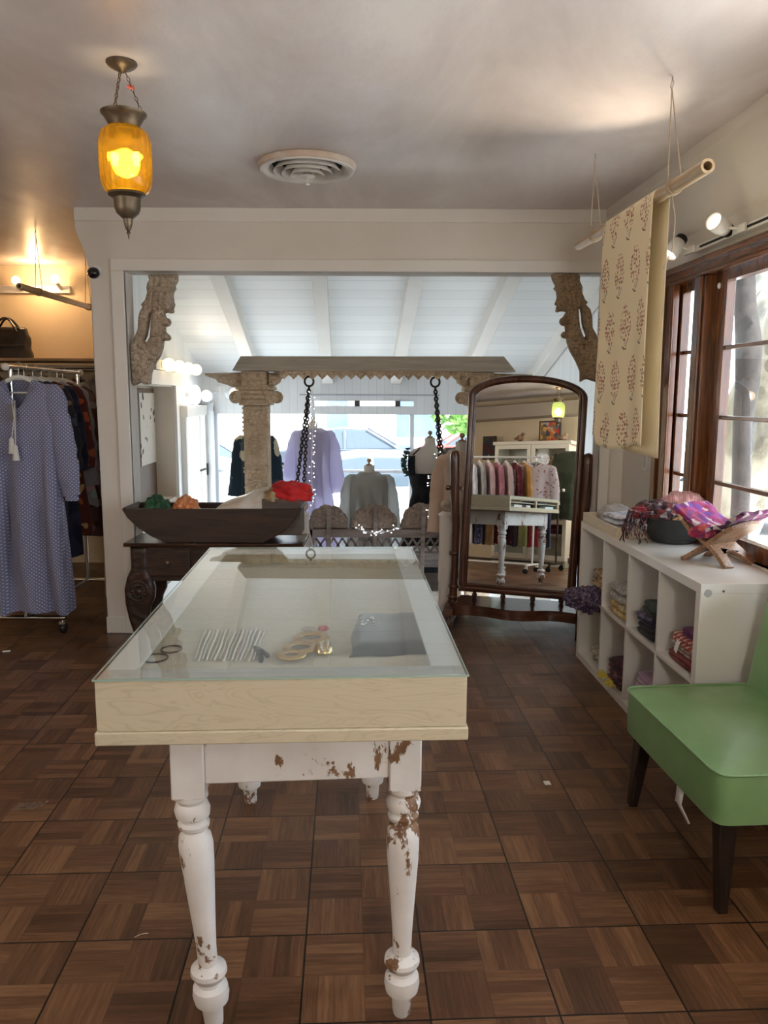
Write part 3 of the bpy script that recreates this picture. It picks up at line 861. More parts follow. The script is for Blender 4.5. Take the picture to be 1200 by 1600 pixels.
def print_mat():
    t = NT('block_print_cotton'); tc = t.n('TexCoord'); sp = t.n('SeparateXYZ', None, i0=tc.outputs['UV'])
    U, Vv = sp.outputs[0], sp.outputs[1]            # U across (0..1), V down (0..1)
    NR, NC = 5.0, 3.3
    rv = t.math('ADD', t.math('MULTIPLY', Vv, NR), .80); row = t.math('FLOOR', rv); fv = t.math('FRACT', rv)
    off = t.math('MULTIPLY', t.math('MODULO', row, 2.0), .5)
    cu = t.math('ADD', t.math('ADD', t.math('MULTIPLY', U, NC), off), .12); fu = t.math('FRACT', cu)
    x = t.math('MULTIPLY', t.math('SUBTRACT', fu, .5), .19); y = t.math('MULTIPLY', t.math('SUBTRACT', fv, .5), .186)   # metres from the motif centre
    # leaf shaped flower head
    yy = t.math('DIVIDE', t.math('ADD', y, .012), .064)
    wid = t.math('MULTIPLY', t.math('SQRT', t.math('MAXIMUM', t.math('SUBTRACT', 1.0, t.math('MULTIPLY', yy, yy)), 0.0)), .066)
    wid = t.math('MULTIPLY', wid, t.math('ADD', .86, t.math('MULTIPLY', yy, .20)))
    head = t.math('LESS_THAN', t.math('ABSOLUTE', x), wid)
    vec = t.n('CombineXYZ', None, i0=t.math('ADD', x, t.math('MULTIPLY', t.math('FLOOR', cu), 7.1)), i1=t.math('ADD', y, t.math('MULTIPLY', row, 3.3)), i2=0.0)
    vo = t.n('TexVoronoi', {'feature': 'F1'}, Vector=vec.outputs[0], Scale=72.0, Randomness=.5)
    dots = t.math('LESS_THAN', vo.outputs[0], .42)
    vr = t.n('SeparateColor', None, i0=vo.outputs[1])
    dots = t.math('MULTIPLY', head, dots)
    # stem and small leaves
    st = t.math('MULTIPLY', t.math('LESS_THAN', t.math('ABSOLUTE', t.math('ADD', x, t.math('MULTIPLY', t.math('SUBTRACT', y, .052), .35))), .0016), t.math('LESS_THAN', t.math('ABSOLUTE', t.math('SUBTRACT', y, .062)), .017))
    def leaf(cx, cy, ang, L, w):
        dx = t.math('SUBTRACT', x, cx); dy = t.math('SUBTRACT', y, cy)
        a_ = t.math('ADD', t.math('MULTIPLY', dx, cos(ang)), t.math('MULTIPLY', dy, sin(ang)))
        b_ = t.math('SUBTRACT', t.math('MULTIPLY', dy, cos(ang)), t.math('MULTIPLY', dx, sin(ang)))
        q = t.math('ADD', t.math('POWER', t.math('DIVIDE', a_, L), 2.0), t.math('POWER', t.math('ABSOLUTE', t.math('DIVIDE', b_, w)), 2.0))
        return t.math('LESS_THAN', q, 1.0)
    lv = t.math('MAXIMUM', leaf(-.016, .075, .5, .014, .0032), leaf(.014, .064, -1.0, .013, .003))
    lv = t.math('MAXIMUM', lv, leaf(.030, .050, -.9, .008, .003))
    lv = t.math('MAXIMUM', lv, leaf(.002, .080, .05, .014, .0025))
    dark = t.math('MAXIMUM', st, lv)
    red = t.mix(t.math('GREATER_THAN', vr.outputs[0], .72), (.40, .10, .075), (.22, .11, .07))
    weave = t.noise(t.obj((1, 60, 240)), 3, 3)
    base = t.mix(weave, (.88, .77, .54), (.93, .83, .62))
    c = t.mix(t.math('MULTIPLY', dots, .85), base, red); c = t.mix(t.math('MULTIPLY', dark, .85), c, (.10, .075, .055))
    return t, c
def cloth_shader(t, c, h=None):
    d = t.n('BsdfDiffuse', None, Color=c, Roughness=.6); tl = t.n('BsdfTranslucent', None, Color=c)
    if h is not None:
        b_ = t.n('Bump', None, Height=h, Strength=.4, Distance=.004)
        t.t.links.new(b_.outputs[0], d.inputs['Normal'])
    mx = t.n('MixShader', None, i0=.13, i1=d.outputs[0], i2=tl.outputs[0]); t.t.links.new(mx.outputs[0], t.out.inputs[0]); return t.mat
_t, _c = print_mat(); M_print = cloth_shader(_t, _c)
_t = NT('waffle_cotton'); _v = _t.n('TexCoord'); _s = _t.n('SeparateXYZ', None, i0=_v.outputs['Object'])
_w = _t.math('MULTIPLY', _t.math('SINE', _t.math('MULTIPLY', _s.outputs[1], 700.0)), _t.math('SINE', _t.math('MULTIPLY', _s.outputs[2], 700.0)))
M_waffle = cloth_shader(_t, _t.mix(_t.math('MULTIPLY', _t.math('ADD', _w, 1.0), .2), (.86, .76, .55), (.74, .64, .44)), _w)
CU_ = thing('draped_cloth', 'cream cotton cloth block-printed with red flower sprigs, draped over the bamboo rod', 'cloth', ra)
nrm = rd.normalized(); side = Vector((-nrm.y, nrm.x, 0))    # room side
def rodp(s): return rd * s
yA, yB_ = (2.90 - ra.y) / rd.y, (3.43 - ra.y) / rd.y
def front(u, v):
    s = yB_ + (yA - yB_) * u; c = rodp(s); R = .0245
    if v < .12:
        a = pi / 2 * (1 - v / .12) ; return c + side * (R * cos(a)) + Vector((0, 0, R * sin(a)))
    q = (v - .12) / .88; L = .90 + .018 * sin(u * 5) - (.03 if u < .06 else 0)
    fold = (.010 * sin(u * 6.3 + .5) - .012 * (1 - u)) * q + .005 * sin(u * 14 + q * 2) * q
    sk = nrm * (-.03 * q * (u - .5) + (.02 * q ** 3 if u < .2 else 0))
    return c + side * (R + .004 + fold) + sk + Vector((0, 0, -q * L))
m = MB(); m.grid(front, 40, 60); o = m.build('front_fall', M_print, CU_, ang=80)
sd = o.modifiers.new('s', 'SOLIDIFY'); sd.thickness = .0016
yC, yD = (2.885 - ra.y) / rd.y, (3.38 - ra.y) / rd.y
def back(u, v):
    s = yD + (yC - yD) * u; c = rodp(s); R = .024
    if v < .12:
        a = pi / 2 * (1 - v / .12); return c - side * (R * cos(a)) + Vector((0, 0, R * sin(a)))
    q = (v - .12) / .88; L = .915 + .012 * u
    return c - side * (R + .004 + .007 * sin(u * 7) * q) + nrm * (.012 * q * sin(q * 4) * u) + Vector((0, 0, -q * L))
m = MB(); m.grid(back, 30, 50); o = m.build('back_fall', M_waffle, CU_, ang=80)
sd = o.modifiers.new('s', 'SOLIDIFY'); sd.thickness = .0016

# ------------------------------------------------------------------ track light above the window
M_white = mat('white_enamel', (.72, .70, .67), .35)
M_lens = emit('lamp_lens', (1, .84, .62), 4)
TL = thing('track_rail', 'white track rail fixed to the plaster above the wooden window', 'light track', WO, YAW)
m = MB(); m.box(-.045, 0, -2.9, -.90, 2.095, 2.125); m.build('rail_body', M_white, TL, bevel=.002)
m = MB(); m.box(-.047, -.044, -2.85, -.98, 2.105, 2.115); m.build('slot', M_black, TL)
def tracklamp(y, aim, label, lens=M_lens):
    t = thing('track_spotlight', label, 'spotlight', WO + DV * y + EV * (-.048) + Vector((0, 0, 2.11)), YAW)
    m = MB(); m.box(-.012, 0, -.05, .05, -.017, .017); m.build('track_adapter', M_white, t, bevel=.003)
    h = Vector(aim[0]); d = Vector(aim[1]).normalized()
    m = MB(); m.tube([(-.006, 0, 0), h * .6, h], .006, 8); m.build('arm', M_white, t)
    m = MB(); aa = h - d * .045
    q = []
    prof = [(0, -.045), (.024, -.045), (.027, -.03)]
    m.tube([h - d * .052, h - d * .045, h - d * .022], [.02, .027, .029], 20); m.build('rear_cap', M_black, t)
    m = MB(); m.tube([h - d * .022, h + d * .0, h + d * .012, h + d * .06], [.030, .034, .036, .037], 24, cap=False); 
    hd = m.build('lamp_head', M_white, t); sd = hd.modifiers.new('s', 'SOLIDIFY'); sd.thickness = .003
    m = MB(); m.tube([h + d * .045, h + d * .047], .033, 20); m.build('lens', lens, t)
    return t, h, d
for px, py, aim, lb in ((1085, 392, ((-.05, .04, .03), (-.62, -.12, -.78)), 'white track spotlight tilted down beside the draped cloth'), (1165, 353, ((-.05, .06, .02), (-.80, -.42, .26)), 'white track spotlight tilted up, second from the draped cloth')):
    y_, z_ = wl(px, py, -.03)
    t_, h_, d_ = tracklamp(y_, aim, lb)
    R_ = Matrix.Rotation(YAW, 3, 'Z'); P_ = t_.location + R_ @ (h_ + d_ * .05); D_ = R_ @ d_
    spot('track_spot_light', P_, P_ + D_ + (Vector((-.1, 0, .06)) if 'up' in lb else Vector((0, 0, 0))), 22 if 'up' in lb else 8, ang=70, r=.03, blend=1.0)
tracklamp(-2.2, ((-.05, .06, .03), (-.6, .1, .6)), 'added white track spotlight, out of view, near the end of the rail by the camera')  # this and the next are added lamps out of view, meant to brighten the ceiling
tracklamp(-2.7, ((-.05, .06, .03), (-.6, .3, .6)), 'added white track spotlight, out of view, last on the rail behind the green chair')
for _y in (-2.7,):
    _p = WO + DV * (_y + .07) + EV * -.16 + Vector((0, 0, 2.2)); spot('track_spot_light', _p, _p + EV * -.75 + DV * .2 + Vector((0, 0, .16)), 7, (1, .94, .86), 120, .04, 1.0)  # added uplight that lifts the ceiling brightness
# outlet on the short wall beside the mirror
m = MB(); m.box(-.006, 0, -.39, -.32, 1.04, 1.155)
ot = thing('wall_outlet', 'white outlet plate on the plaster between the opening and the wooden window', 'outlet', WO, YAW)
m.build('plate', M_white, ot, bevel=.002)
m = MB(); m.box(-.0075, -.0055, -.37, -.34, 1.06, 1.135); m.build('socket_insert', mat('outlet_grey', (.55, .54, .52), .4), ot)

# ------------------------------------------------------------------ cube shelf
M_lam = mat('white_laminate', (.76, .74, .70), .17, spec=.5)
SO = Vector((1.150, 2.775, 0)); SD, SL, SH = .345, 1.47, .77
sh = thing('cube_shelf', 'low white cube shelf of eight open cells standing under the window', 'shelf', SO, YAW)
m = MB()
m.box(0, SD, 0, SL, SH - .039, SH); m.build('top_panel', M_lam, sh, bevel=.002)
m = MB(); m.box(0, SD, 0, SL, 0, .039); m.build('bottom_panel', M_lam, sh, bevel=.002)
for y in (0, SL - .039):
    m = MB(); m.box(0, SD, y, y + .039, .039, SH - .039); m.build('end_panel', M_lam, sh, bevel=.002)
CW = (SL - .078 - 3 * .016) / 4
for k in range(3):
    y = .039 + CW * (k + 1) + .016 * k
    m = MB(); m.box(.003, SD, y, y + .016, .039, SH - .039); m.build('divider', M_lam, sh, bevel=.001)
m = MB(); m.box(.003, SD, .039, SL - .039, SH / 2 - .008, SH / 2 + .008); m.build('middle_shelf', M_lam, sh, bevel=.001)
m = MB(); m.box(SD - .006, SD - .001, .039, SL - .039, .039, SH - .039); m.build('back_panel', M_lam, sh)
m = MB(); m.lathe([(0, -.0015), (.014, -.0015), (.015, 0)], (.028, 0, .735), 20, axis='y', cap=False); m.build('cover_cap', mat('grey_cap', (.42, .42, .41), .4), sh)
m = MB(); m.lathe([(0, -.001), (.0045, -.001), (.005, 0)], (.085, 0, .742), 12, axis='y', cap=False); m.build('screw_hole', mat('dark_hole', (.10, .10, .10), .6), sh)
SM = Matrix.Translation(SO) @ Matrix.Rotation(YAW, 4, 'Z')
def sw(x, y, z): return SM @ Vector((x, y, z))

# folded and crumpled textiles
def fabric(name, c1, c2=None, ns=30, stretch=(1, 1, 1), lo=.45, hi=.55, rough=.9):
    return mat(name, c1, rough, col2=c2, ns=ns, stretch=stretch, lo=lo, hi=hi, spec=.2, sheen=.15, bump=.15, bs=160)
def folded(label, loc, size, m_, rotz=0, layers=3, cat='folded cloth', name='folded_cloth', group=None, seed=0, slump=.0):
    w, d, h = size; mb = MB(); rnd = random.Random(seed)
    for i in range(layers):
        z0 = h * i / layers; hh = h / layers; s = 1 - .05 * rnd.random() - .02 * i; ox = (rnd.random() - .5) * w * .05; oy = (rnd.random() - .5) * d * .06
        def fn(u, v, z0=z0, hh=hh, s=s, ox=ox, oy=oy, i=i):
            a = 2 * pi * u; ca, sa = cos(a), sin(a); e = .32
            x = w / 2 * s * math.copysign(abs(ca) ** e, ca); y = d / 2 * s * math.copysign(abs(sa) ** e, sa)
            t = pi * v; rr = sin(t) ** .35 if 0 < v < 1 else 0
            x = x * (1 - (1 - rr) * 1.0); y = y * (1 - (1 - rr) * 1.0)
            z = z0 + hh * (.5 - .5 * cos(t)) * 1.06
            nz = noise.noise(Vector((x * 14 + seed, y * 14, i * 3.1 + v)))
            f = .5 + .5 * cos(x / w * 2.6)
            return Vector((x + ox + .006 * nz * rr, y + oy + .006 * nz * rr, max(.0005, z * (1 - slump * (1 - f)) + .005 * nz * rr * (z0 / h + .2))))
        mb.grid(fn, 40, 10, uv=False)
    o = mb.build(name, m_, loc=loc, rot=(0, 0, rotz), ang=70)
    return tag(o, label, cat, group)
def crumple(label, loc, size, m_, rotz=0, seed=0, cat='scarf', name='scarf', group=None, amp=.25, fr=3.0, flatbottom=True, parent=None):
    mb = MB(); w, d, h = size; n, k = 56, 28; vs = []
    for i in range(k + 1):
        a = pi * i / k
        for j in range(n):
            t = 2 * pi * j / n; p = Vector((sin(a) * cos(t), sin(a) * sin(t), -cos(a)))
            q = p * fr; nz = noise.noise(q + Vector((seed * 3.7, 0, 0))); rg = 1 - abs(noise.noise(q * 1.7 + Vector((0, seed, 4)))) * 2
            r = 1 + amp * nz + amp * .55 * rg
            z = p.z * r
            if flatbottom: z = max(z, -.55) + .55
            vs.append(Vector((p.x * r * w / 2, p.y * r * d / 2, z * h / 1.6)))
    fs = [(i * n + j, i * n + (j + 1) % n, (i + 1) * n + (j + 1) % n, (i + 1) * n + j) for i in range(k) for j in range(n)]
    mb.add(vs, fs)
    o = mb.build(name, m_, parent=parent, loc=loc, rot=(0, 0, rotz), ang=80)
    return tag(o, label, cat, group) if label else o
def patch(name, cols, scale, rough=.9, rand=1.0, dist=0.0, stretch=(1, 1, 1)):      # patchwork print of several dyes
    t = NT(name); v = t.obj(stretch)
    vo = t.n('TexVoronoi', None, Vector=v, Scale=scale, Randomness=rand)
    wn = t.n('TexWhiteNoise', {'noise_dimensions': '3D'}, Vector=vo.outputs['Position'])
    st = [(i / len(cols), c) for i, c in enumerate(cols)]
    c = t.ramp(wn.outputs[0], *st, const=True)
    return t.bsdf(c, rough, spec=.2, sheen=.15)
def stripes(name, cols, axis, pitch, rough=.9):
    t = NT(name); tc = t.n('TexCoord'); sp = t.n('SeparateXYZ', None, i0=tc.outputs['Object'])
    wob = t.math('MULTIPLY', t.noise(tc.outputs['Object'], 9, 2), .02)
    f = t.math('FRACT', t.math('DIVIDE', t.math('ADD', sp.outputs[axis], wob), pitch))
    c = t.ramp(f, *[(i / len(cols), q) for i, q in enumerate(cols)], const=True)
    return t.bsdf(c, rough, spec=.2, sheen=.15)
M_red = patch('red_print', [(.42, .05, .05), (.55, .16, .12), (.65, .50, .42), (.30, .03, .05), (.5, .08, .06)], 60, stretch=(1, .5, 1.8))
M_redst = stripes('red_stripe', [(.45, .07, .06), (.68, .60, .55), (.52, .12, .08), (.34, .05, .05)], 1, .035)
M_maroon = fabric('maroon_cloth', (.17, .03, .035), (.24, .05, .05), 20)
M_greyred = patch('grey_red_print', [(.35, .30, .28), (.45, .15, .13), (.55, .48, .42)], 70)
M_plum = fabric('plum_cloth', (.12, .03, .09), (.20, .05, .14), 20)
M_blk = fabric('black_cloth', (.014, .014, .018), (.028, .028, .034), 12)
M_teal = patch('dark_green_print', [(.015, .025, .025), (.03, .06, .055), (.012, .012, .016), (.05, .075, .07)], 40)
M_indigo = patch('indigo_print', [(.05, .045, .10), (.12, .11, .20), (.02, .02, .04)], 45)
M_greyc = patch('grey_lace', [(.38, .37, .35), (.28, .27, .26), (.46, .45, .43)], 90)
M_yellow = patch('yellow_print', [(.55, .34, .08), (.62, .50, .28), (.40, .30, .16)], 55)
M_leop = patch('leopard_print', [(.50, .33, .17), (.55, .38, .21), (.06, .035, .025), (.50, .34, .18)], 75)
M_purp = patch('purple_crochet', [(.07, .04, .10), (.12, .08, .15), (.20, .17, .20), (.04, .02, .06)], 80)
M_oliv = patch('olive_print', [(.32, .30, .18), (.55, .50, .38), (.18, .17, .10), (.60, .56, .48)], 60)
M_dkpat = patch('dark_floral', [(.035, .015, .02), (.10, .02, .04), (.02, .015, .02), (.22, .08, .10)], 55)
M_fringe = fabric('yellow_fringe', (.62, .50, .05), (.70, .60, .10), 40)
M_lilac = stripes('lilac_stripe', [(.42, .28, .40), (.50, .36, .47), (.36, .22, .34)], 2, .012)
M_orange = patch('orange_print', [(.45, .16, .04), (.35, .10, .06), (.50, .28, .08)], 60)
cellY = lambda c: .039 + c * (CW + .016) + CW / 2
zT, zB = SH / 2 + .0085, .0395
def infold(c, row, dz, size, m_, label, seed, dx=.0, dy=0.0, rz=0, layers=2, name='folded_cloth', cat='folded cloth'):
    return folded(label, sw(.115 + dx, cellY(c) + dy, (zT if row else zB) + dz), size, m_, YAW + rz, layers, cat, name, None, seed)
infold(0, 1, 0, (.19, .25, .040), M_maroon, 'maroon folded cloth, lowest in the red pile in the shelf cell by the green chair', 1)
infold(0, 1, .041, (.18, .24, .036), M_greyred, 'grey and red printed folded cloth, second lowest in the red pile', 2)
infold(0, 1, .078, (.18, .23, .034), M_redst, 'red and white striped folded cloth with a paper tag in the red pile', 3)
infold(0, 1, .113, (.16, .15, .036), M_plum, 'plum folded cloth on top of the red pile in the shelf', 4, .01, -.03)
m = MB(); m.box(-.001, .001, -.014, .014, -.05, 0); m.tube([(0, 0, 0), (.005, 0, .01)], .001, 6)
tag(m.build('price_tag', M_card, loc=sw(.012, cellY(0) - .02, zT + .105), rot=(.25, .12, YAW)), 'white paper tag hanging on the red striped folded cloth in the shelf', 'tag')
infold(1, 1, 0, (.19, .23, .055), M_blk, 'black folded cloth at the bottom of the dark pile in the shelf', 5, -.005)
infold(1, 1, .056, (.18, .20, .045), M_indigo, 'indigo patterned folded cloth in the middle of the dark pile in the shelf', 6, -.012, .01, .1)
infold(1, 1, .102, (.19, .22, .05), M_teal, 'dark green folded cloth on top of the dark pile in the shelf', 7, .01, -.01, -.1)
infold(2, 1, 0, (.18, .22, .07), M_yellow, 'yellow printed folded cloth under the grey one in the upper row of the shelf', 8, -.02, -.02)
infold(2, 1, .072, (.18, .22, .085), M_greyc, 'grey lace folded cloth lying on the yellow one in the shelf', 9, -.025, -.02)
infold(3, 1, .0, (.19, .24, .055), fabric('slate_cloth', (.10, .09, .12), (.2, .19, .22), 30), 'slate folded cloth under the leopard print cloth in the shelf cell by the mirror', 10, 0, -.03)
infold(3, 1, .056, (.18, .24, .09), M_leop, 'leopard print folded cloth in the shelf cell by the mirror', 11, -.005, -.04, 0, 3)
crumple('purple knitted shawl hanging out of the shelf cell by the mirror', sw(-.03, cellY(3) - .04, zT + .0), (.19, .21, .085), M_purp, .1, 4, amp=.42, fr=3.2, cat='shawl', name='shawl', flatbottom=False)
infold(1, 0, 0, (.19, .23, .06), M_orange, 'orange printed folded cloth under the lilac ones in the lower row of the shelf', 12, -.01, .02)
infold(1, 0, .061, (.19, .24, .06), M_lilac, 'lilac striped folded cloth, lower of the two on the orange one in the shelf', 13, -.005)
infold(1, 0, .122, (.18, .22, .05), fabric('mauve_cloth', (.40, .27, .40), (.47, .34, .46), 15), 'mauve folded cloth on top of the lilac pile in the shelf', 14)
infold(2, 0, 0, (.20, .25, .06), M_dkpat, 'dark floral folded cloth, lower one in the cell with the yellow fringe', 15)
infold(2, 0, .061, (.19, .24, .06), patch('dark_wine', [(.05, .015, .03), (.12, .03, .06), (.03, .02, .02)], 50), 'dark wine folded cloth lying on the dark floral one in the shelf', 16, .01, 0, .15)
def fringe(loc, label, seed):
    mb = MB(); r = random.Random(seed)
    for i in range(34):
        a = r.uniform(-2.6, -.2); L = r.uniform(.025, .06); p0 = Vector((0, r.uniform(-.03, .03), .012)); 
        d = Vector((-abs(sin(a)), cos(a) * .5, r.uniform(-.1, .5)))
        mb.tube([p0, p0 + d * L * .6 + Vector((0, 0, .012)), p0 + d * L], .0022, 5)
    return tag(mb.build('fringe_tassel', M_fringe, loc=loc), label, 'tassel')
fringe(sw(.012, cellY(2) + .06, zB + .01), 'yellow fringe tassel on the shelf edge, nearer the mirror', 1)
fringe(sw(.006, cellY(2) - .06, zB + .008), 'yellow fringe tassel on the shelf edge, nearer the green chair', 2)
infold(3, 0, 0, (.17, .22, .045), M_oliv, 'olive printed folded cloth, lower one in the bottom cell by the mirror', 17, .0, -.05)
infold(3, 0, .046, (.17, .2, .04), patch('ivory_print', [(.6, .56, .46), (.66, .62, .54), (.3, .28, .18)], 70), 'ivory printed folded cloth lying on the olive one in the bottom cell', 18, .0, -.06, .1)

# ------------------------------------------------------------------ on the shelf: tray, bowl, book stand
TY = .0; M_tray = mat('cream_tray_paint', (.72, .63, .47), .4)
tr = thing('tray', 'cream wooden tray with cloths at the far end of the shelf', 'tray', sw(.10, 1.18, SH), YAW)
m = MB(); m.box(-.10, .17, -.26, .26, .0005, .010); m.build('tray_floor', M_tray, tr)
m = MB(); m.box(-.10, -.088, -.26, .26, .010, .052); m.box(.158, .17, -.26, .26, .010, .052); m.box(-.088, .158, -.26, -.248, .010, .052); m.box(-.088, .158, .248, .26, .010, .052)
m.build('rim', M_tray, tr, bevel=.002)
M_pgrey = fabric('pale_grey_cloth', (.42, .40, .38), (.50, .48, .46), 9)
M_whbl = patch('white_blue_print', [(.62, .62, .66), (.48, .52, .66), (.70, .70, .72), (.35, .36, .45)], 60)
crumple('pale grey soft cloth heaped in the cream tray', sw(.14, 1.34, SH + .011), (.16, .17, .10), M_pgrey, .3, 2, amp=.14, cat='cloth', name='soft_cloth')
folded('white and blue printed cloth folded in the cream tray', sw(.13, 1.16, SH + .011), (.20, .19, .075), M_whbl, YAW + .2, 3, seed=31)
folded('dark navy cloth lying flat in the front of the cream tray', sw(.08, .99, SH + .011), (.13, .10, .025), fabric('navy_flat', (.03, .035, .06), (.06, .06, .09), 30), YAW, 1, seed=32)
bc = zat(1052, 846, SH)
M_basket = NT('black_basket'); _t = M_basket; _s = _t.n('SeparateXYZ', None, i0=_t.n('TexCoord').outputs['Object'])
_w = _t.math('SINE', _t.math('MULTIPLY', _s.outputs[2], 900.0))
M_basket = _t.bsdf((.022, .024, .024), .5, bump=_w, bstr=.5, bdist=.003)
bw_ = thing('bowl', 'wide black woven bowl heaped with scarves on the shelf', 'bowl', (bc.x - .005, bc.y, SH))
m = MB(); m.lathe([(.0, .002), (.085, .0005), (.095, .006), (.125, .045), (.158, .095), (.172, .118), (.176, .120), (.170, .118), (.150, .09), (.118, .046), (.09, .014), (0, .012)], n=44, cap=False); m.build('bowl_body', M_basket, bw_)
m = MB(); m.tube([(.176 * cos(2 * pi * k / 40), .176 * sin(2 * pi * k / 40), .121) for k in range(40)], .006, 8, closed=True)
m.tube([(-.155 + .028 * cos(a), 0, .15 + .035 * sin(a)) for a in [2 * pi * k / 18 for k in range(18)]], .003, 6, closed=True); m.build('rim_ring', M_basket, bw_)
bp = bw_.location
M_dscarf = patch('dark_scarf', [(.04, .018, .025), (.09, .022, .024), (.03, .02, .03), (.26, .23, .22), (.02, .015, .02), (.17, .03, .03)], 48)
M_redsc = fabric('red_scarf', (.24, .018, .028), (.17, .012, .025), 20)
M_pinkst = stripes('pink_stripe', [(.62, .28, .30), (.68, .50, .50), (.60, .24, .28), (.66, .42, .44)], 0, .016)
M_bluew = patch('blue_white', [(.58, .62, .70), (.30, .36, .52), (.68, .70, .74)], 60)
crumple('dark patterned scarf heaped in the bowl on the side toward the tray', bp + Vector((-.07, -.0, .09)), (.21, .24, .10), M_dscarf, .2, 5, amp=.25)
crumple('small red scarf tucked in at the bowl rim', bp + Vector((-.155, -.03, .115)), (.10, .10, .055), M_redsc, .2, 6, amp=.2)
crumple('pink striped scarf piled in the back of the bowl', bp + Vector((.07, .05, .10)), (.22, .20, .13), M_pinkst, -.3, 7, amp=.18)
crumple('blue and white scarf at the bowl rim next to the pink one', bp + Vector((.145, .05, .10)), (.13, .13, .10), M_bluew, .4, 8, amp=.2)
crumple('leopard brown scarf edge along the front of the bowl', bp + Vector((.05, -.10, .095)), (.20, .10, .06), M_leop, .1, 9, amp=.2)
mb = MB(); rr_ = random.Random(5)
for i in range(26):
    x = -.15 + rr_.uniform(-.06, .05); y = rr_.uniform(-.11, .02); z = .125 + rr_.uniform(-.02, .03); L = rr_.uniform(.06, .13)
    mb.tube([(x, y, z), (x - .025 - rr_.random() * .02, y - .02, z + .004), (x - .04 - rr_.random() * .03, y - .025, z - L * .45), (x - .035 - rr_.random() * .035, y - .03, z - L)], .0028, 6)
tag(mb.build('scarf_fringe', M_dscarf, loc=bp), 'dark knotted fringe hanging over the bowl rim toward the tray', 'fringe')

M_rehal = mat('carved_brown_wood', (.20, .10, .055), .5, col2=(.30, .17, .10), ns=8, stretch=(4, 4, 1), bump=.2, bs=70)
def rehal_mat():
    t = NT('pierced_wood'); v = t.obj()
    vo = t.n('TexVoronoi', None, Vector=v, Scale=85.0, Randomness=.75)
    d = t.math('LESS_THAN', vo.outputs[0], .30)
    c = t.ramp(t.noise(t.obj((5, 5, 1.2)), 7, 5), (.35, (.21, .105, .055)), (.68, (.34, .19, .11)))
    h = t.math('SUBTRACT', 1.0, d)
    return t.bsdf(t.mix(t.math('MULTIPLY', d, .75), c, (.05, .025, .015)), .45, bump=h, bstr=.5, bdist=.004)
M_pierced = rehal_mat()
RHZ = -1.0; rc = zat(1148, 880, SH); rc.x -= .055; rh = thing('book_stand', 'carved wooden folding book stand holding a purple scarf, at the near end of the shelf', 'book stand', (rc.x + .0, rc.y + .03, SH), RHZ)
def rehal_board(sg):
    o = Vector((0, 0, .075)); a = Vector((0, 1, 0)); ang = radians(37); b = Vector((sg * cos(ang), 0, sin(ang)))
    n = a.cross(b).normalized()
    poly = [(-.10, -.118), (-.055, -.128), (-.050, -.105), (-.040, -.075), (-.020, -.052), (0, -.046), (.020, -.052), (.040, -.075), (.050, -.105), (.055, -.128), (.10, -.118), (.088, -.07), (.08, -.02), (.092, .03), (.10, .09), (.09, .135), (.05, .15), (0, .158), (-.05, .15), (-.09, .135), (-.10, .09), (-.092, .03), (-.08, -.02), (-.088, -.07)]
    mb = MB(); mb.prism(poly, o - n * .008, a, b, n * .016)
    mb.build('board', M_pierced, rh, bevel=.002)
rehal_board(1); rehal_board(-1)
M_purpf = patch('purple_floral', [(.26, .03, .13), (.34, .05, .20), (.14, .045, .26), (.52, .42, .43), (.28, .02, .06), (.16, .03, .15)], 42)
M_redf = patch('red_floral', [(.38, .03, .06), (.28, .02, .06), (.5, .1, .1), (.2, .03, .1)], 40)
M_plumf = patch('plum_floral', [(.14, .02, .09), (.24, .04, .14), (.08, .02, .06), (.45, .36, .36)], 38)
Rr = Matrix.Rotation(RHZ, 3, 'Z')
def scarfsheet(label, m_, x0, x1, y0, y1, seed, th):
    ang = radians(37)
    def fn(u, v):
        x = x0 + (x1 - x0) * u; y = y0 + (y1 - y0) * v
        z = .075 + .013 + abs(x) * tan(ang) * (.92) + (.02 * exp(-(x / .05) ** 2)) + th
        nz = noise.noise(Vector((x * 22, y * 22, seed))); 
        return Vector((x, y, z + .011 + .011 * nz))
    mb = MB(); mb.grid(fn, 40, 30); o = mb.build('scarf', m_, loc=rh.location, rot=(0, 0, RHZ), ang=80)
    s_ = o.modifiers.new('s', 'SOLIDIFY'); s_.thickness = .014; s_.offset = 1
    return tag(o, label, 'scarf')
scarfsheet('magenta and purple floral scarf folded in the book stand, on the bowl side', M_purpf, -.150, .02, -.10, .11, 3, .0)
scarfsheet('plum floral scarf folded in the book stand, on the window side', M_plumf, .026, .150, -.09, .11, 8, .0)
crumple('red floral scarf tucked into the fold of the book stand', rh.location + Rr @ Vector((-.015, -.075, .10)), (.11, .06, .05), M_redf, -.3, 11, amp=.15)

rh.scale = (1.07, 1.07, 1.07)
for _o in list(COL.objects):
    if 'book stand' in _o.get('label', '') and _o.name.startswith('scarf'):
        _o.scale = (1.07, 1.07, 1.07); _o.location = rh.location + (_o.location - rh.location) * 1.07

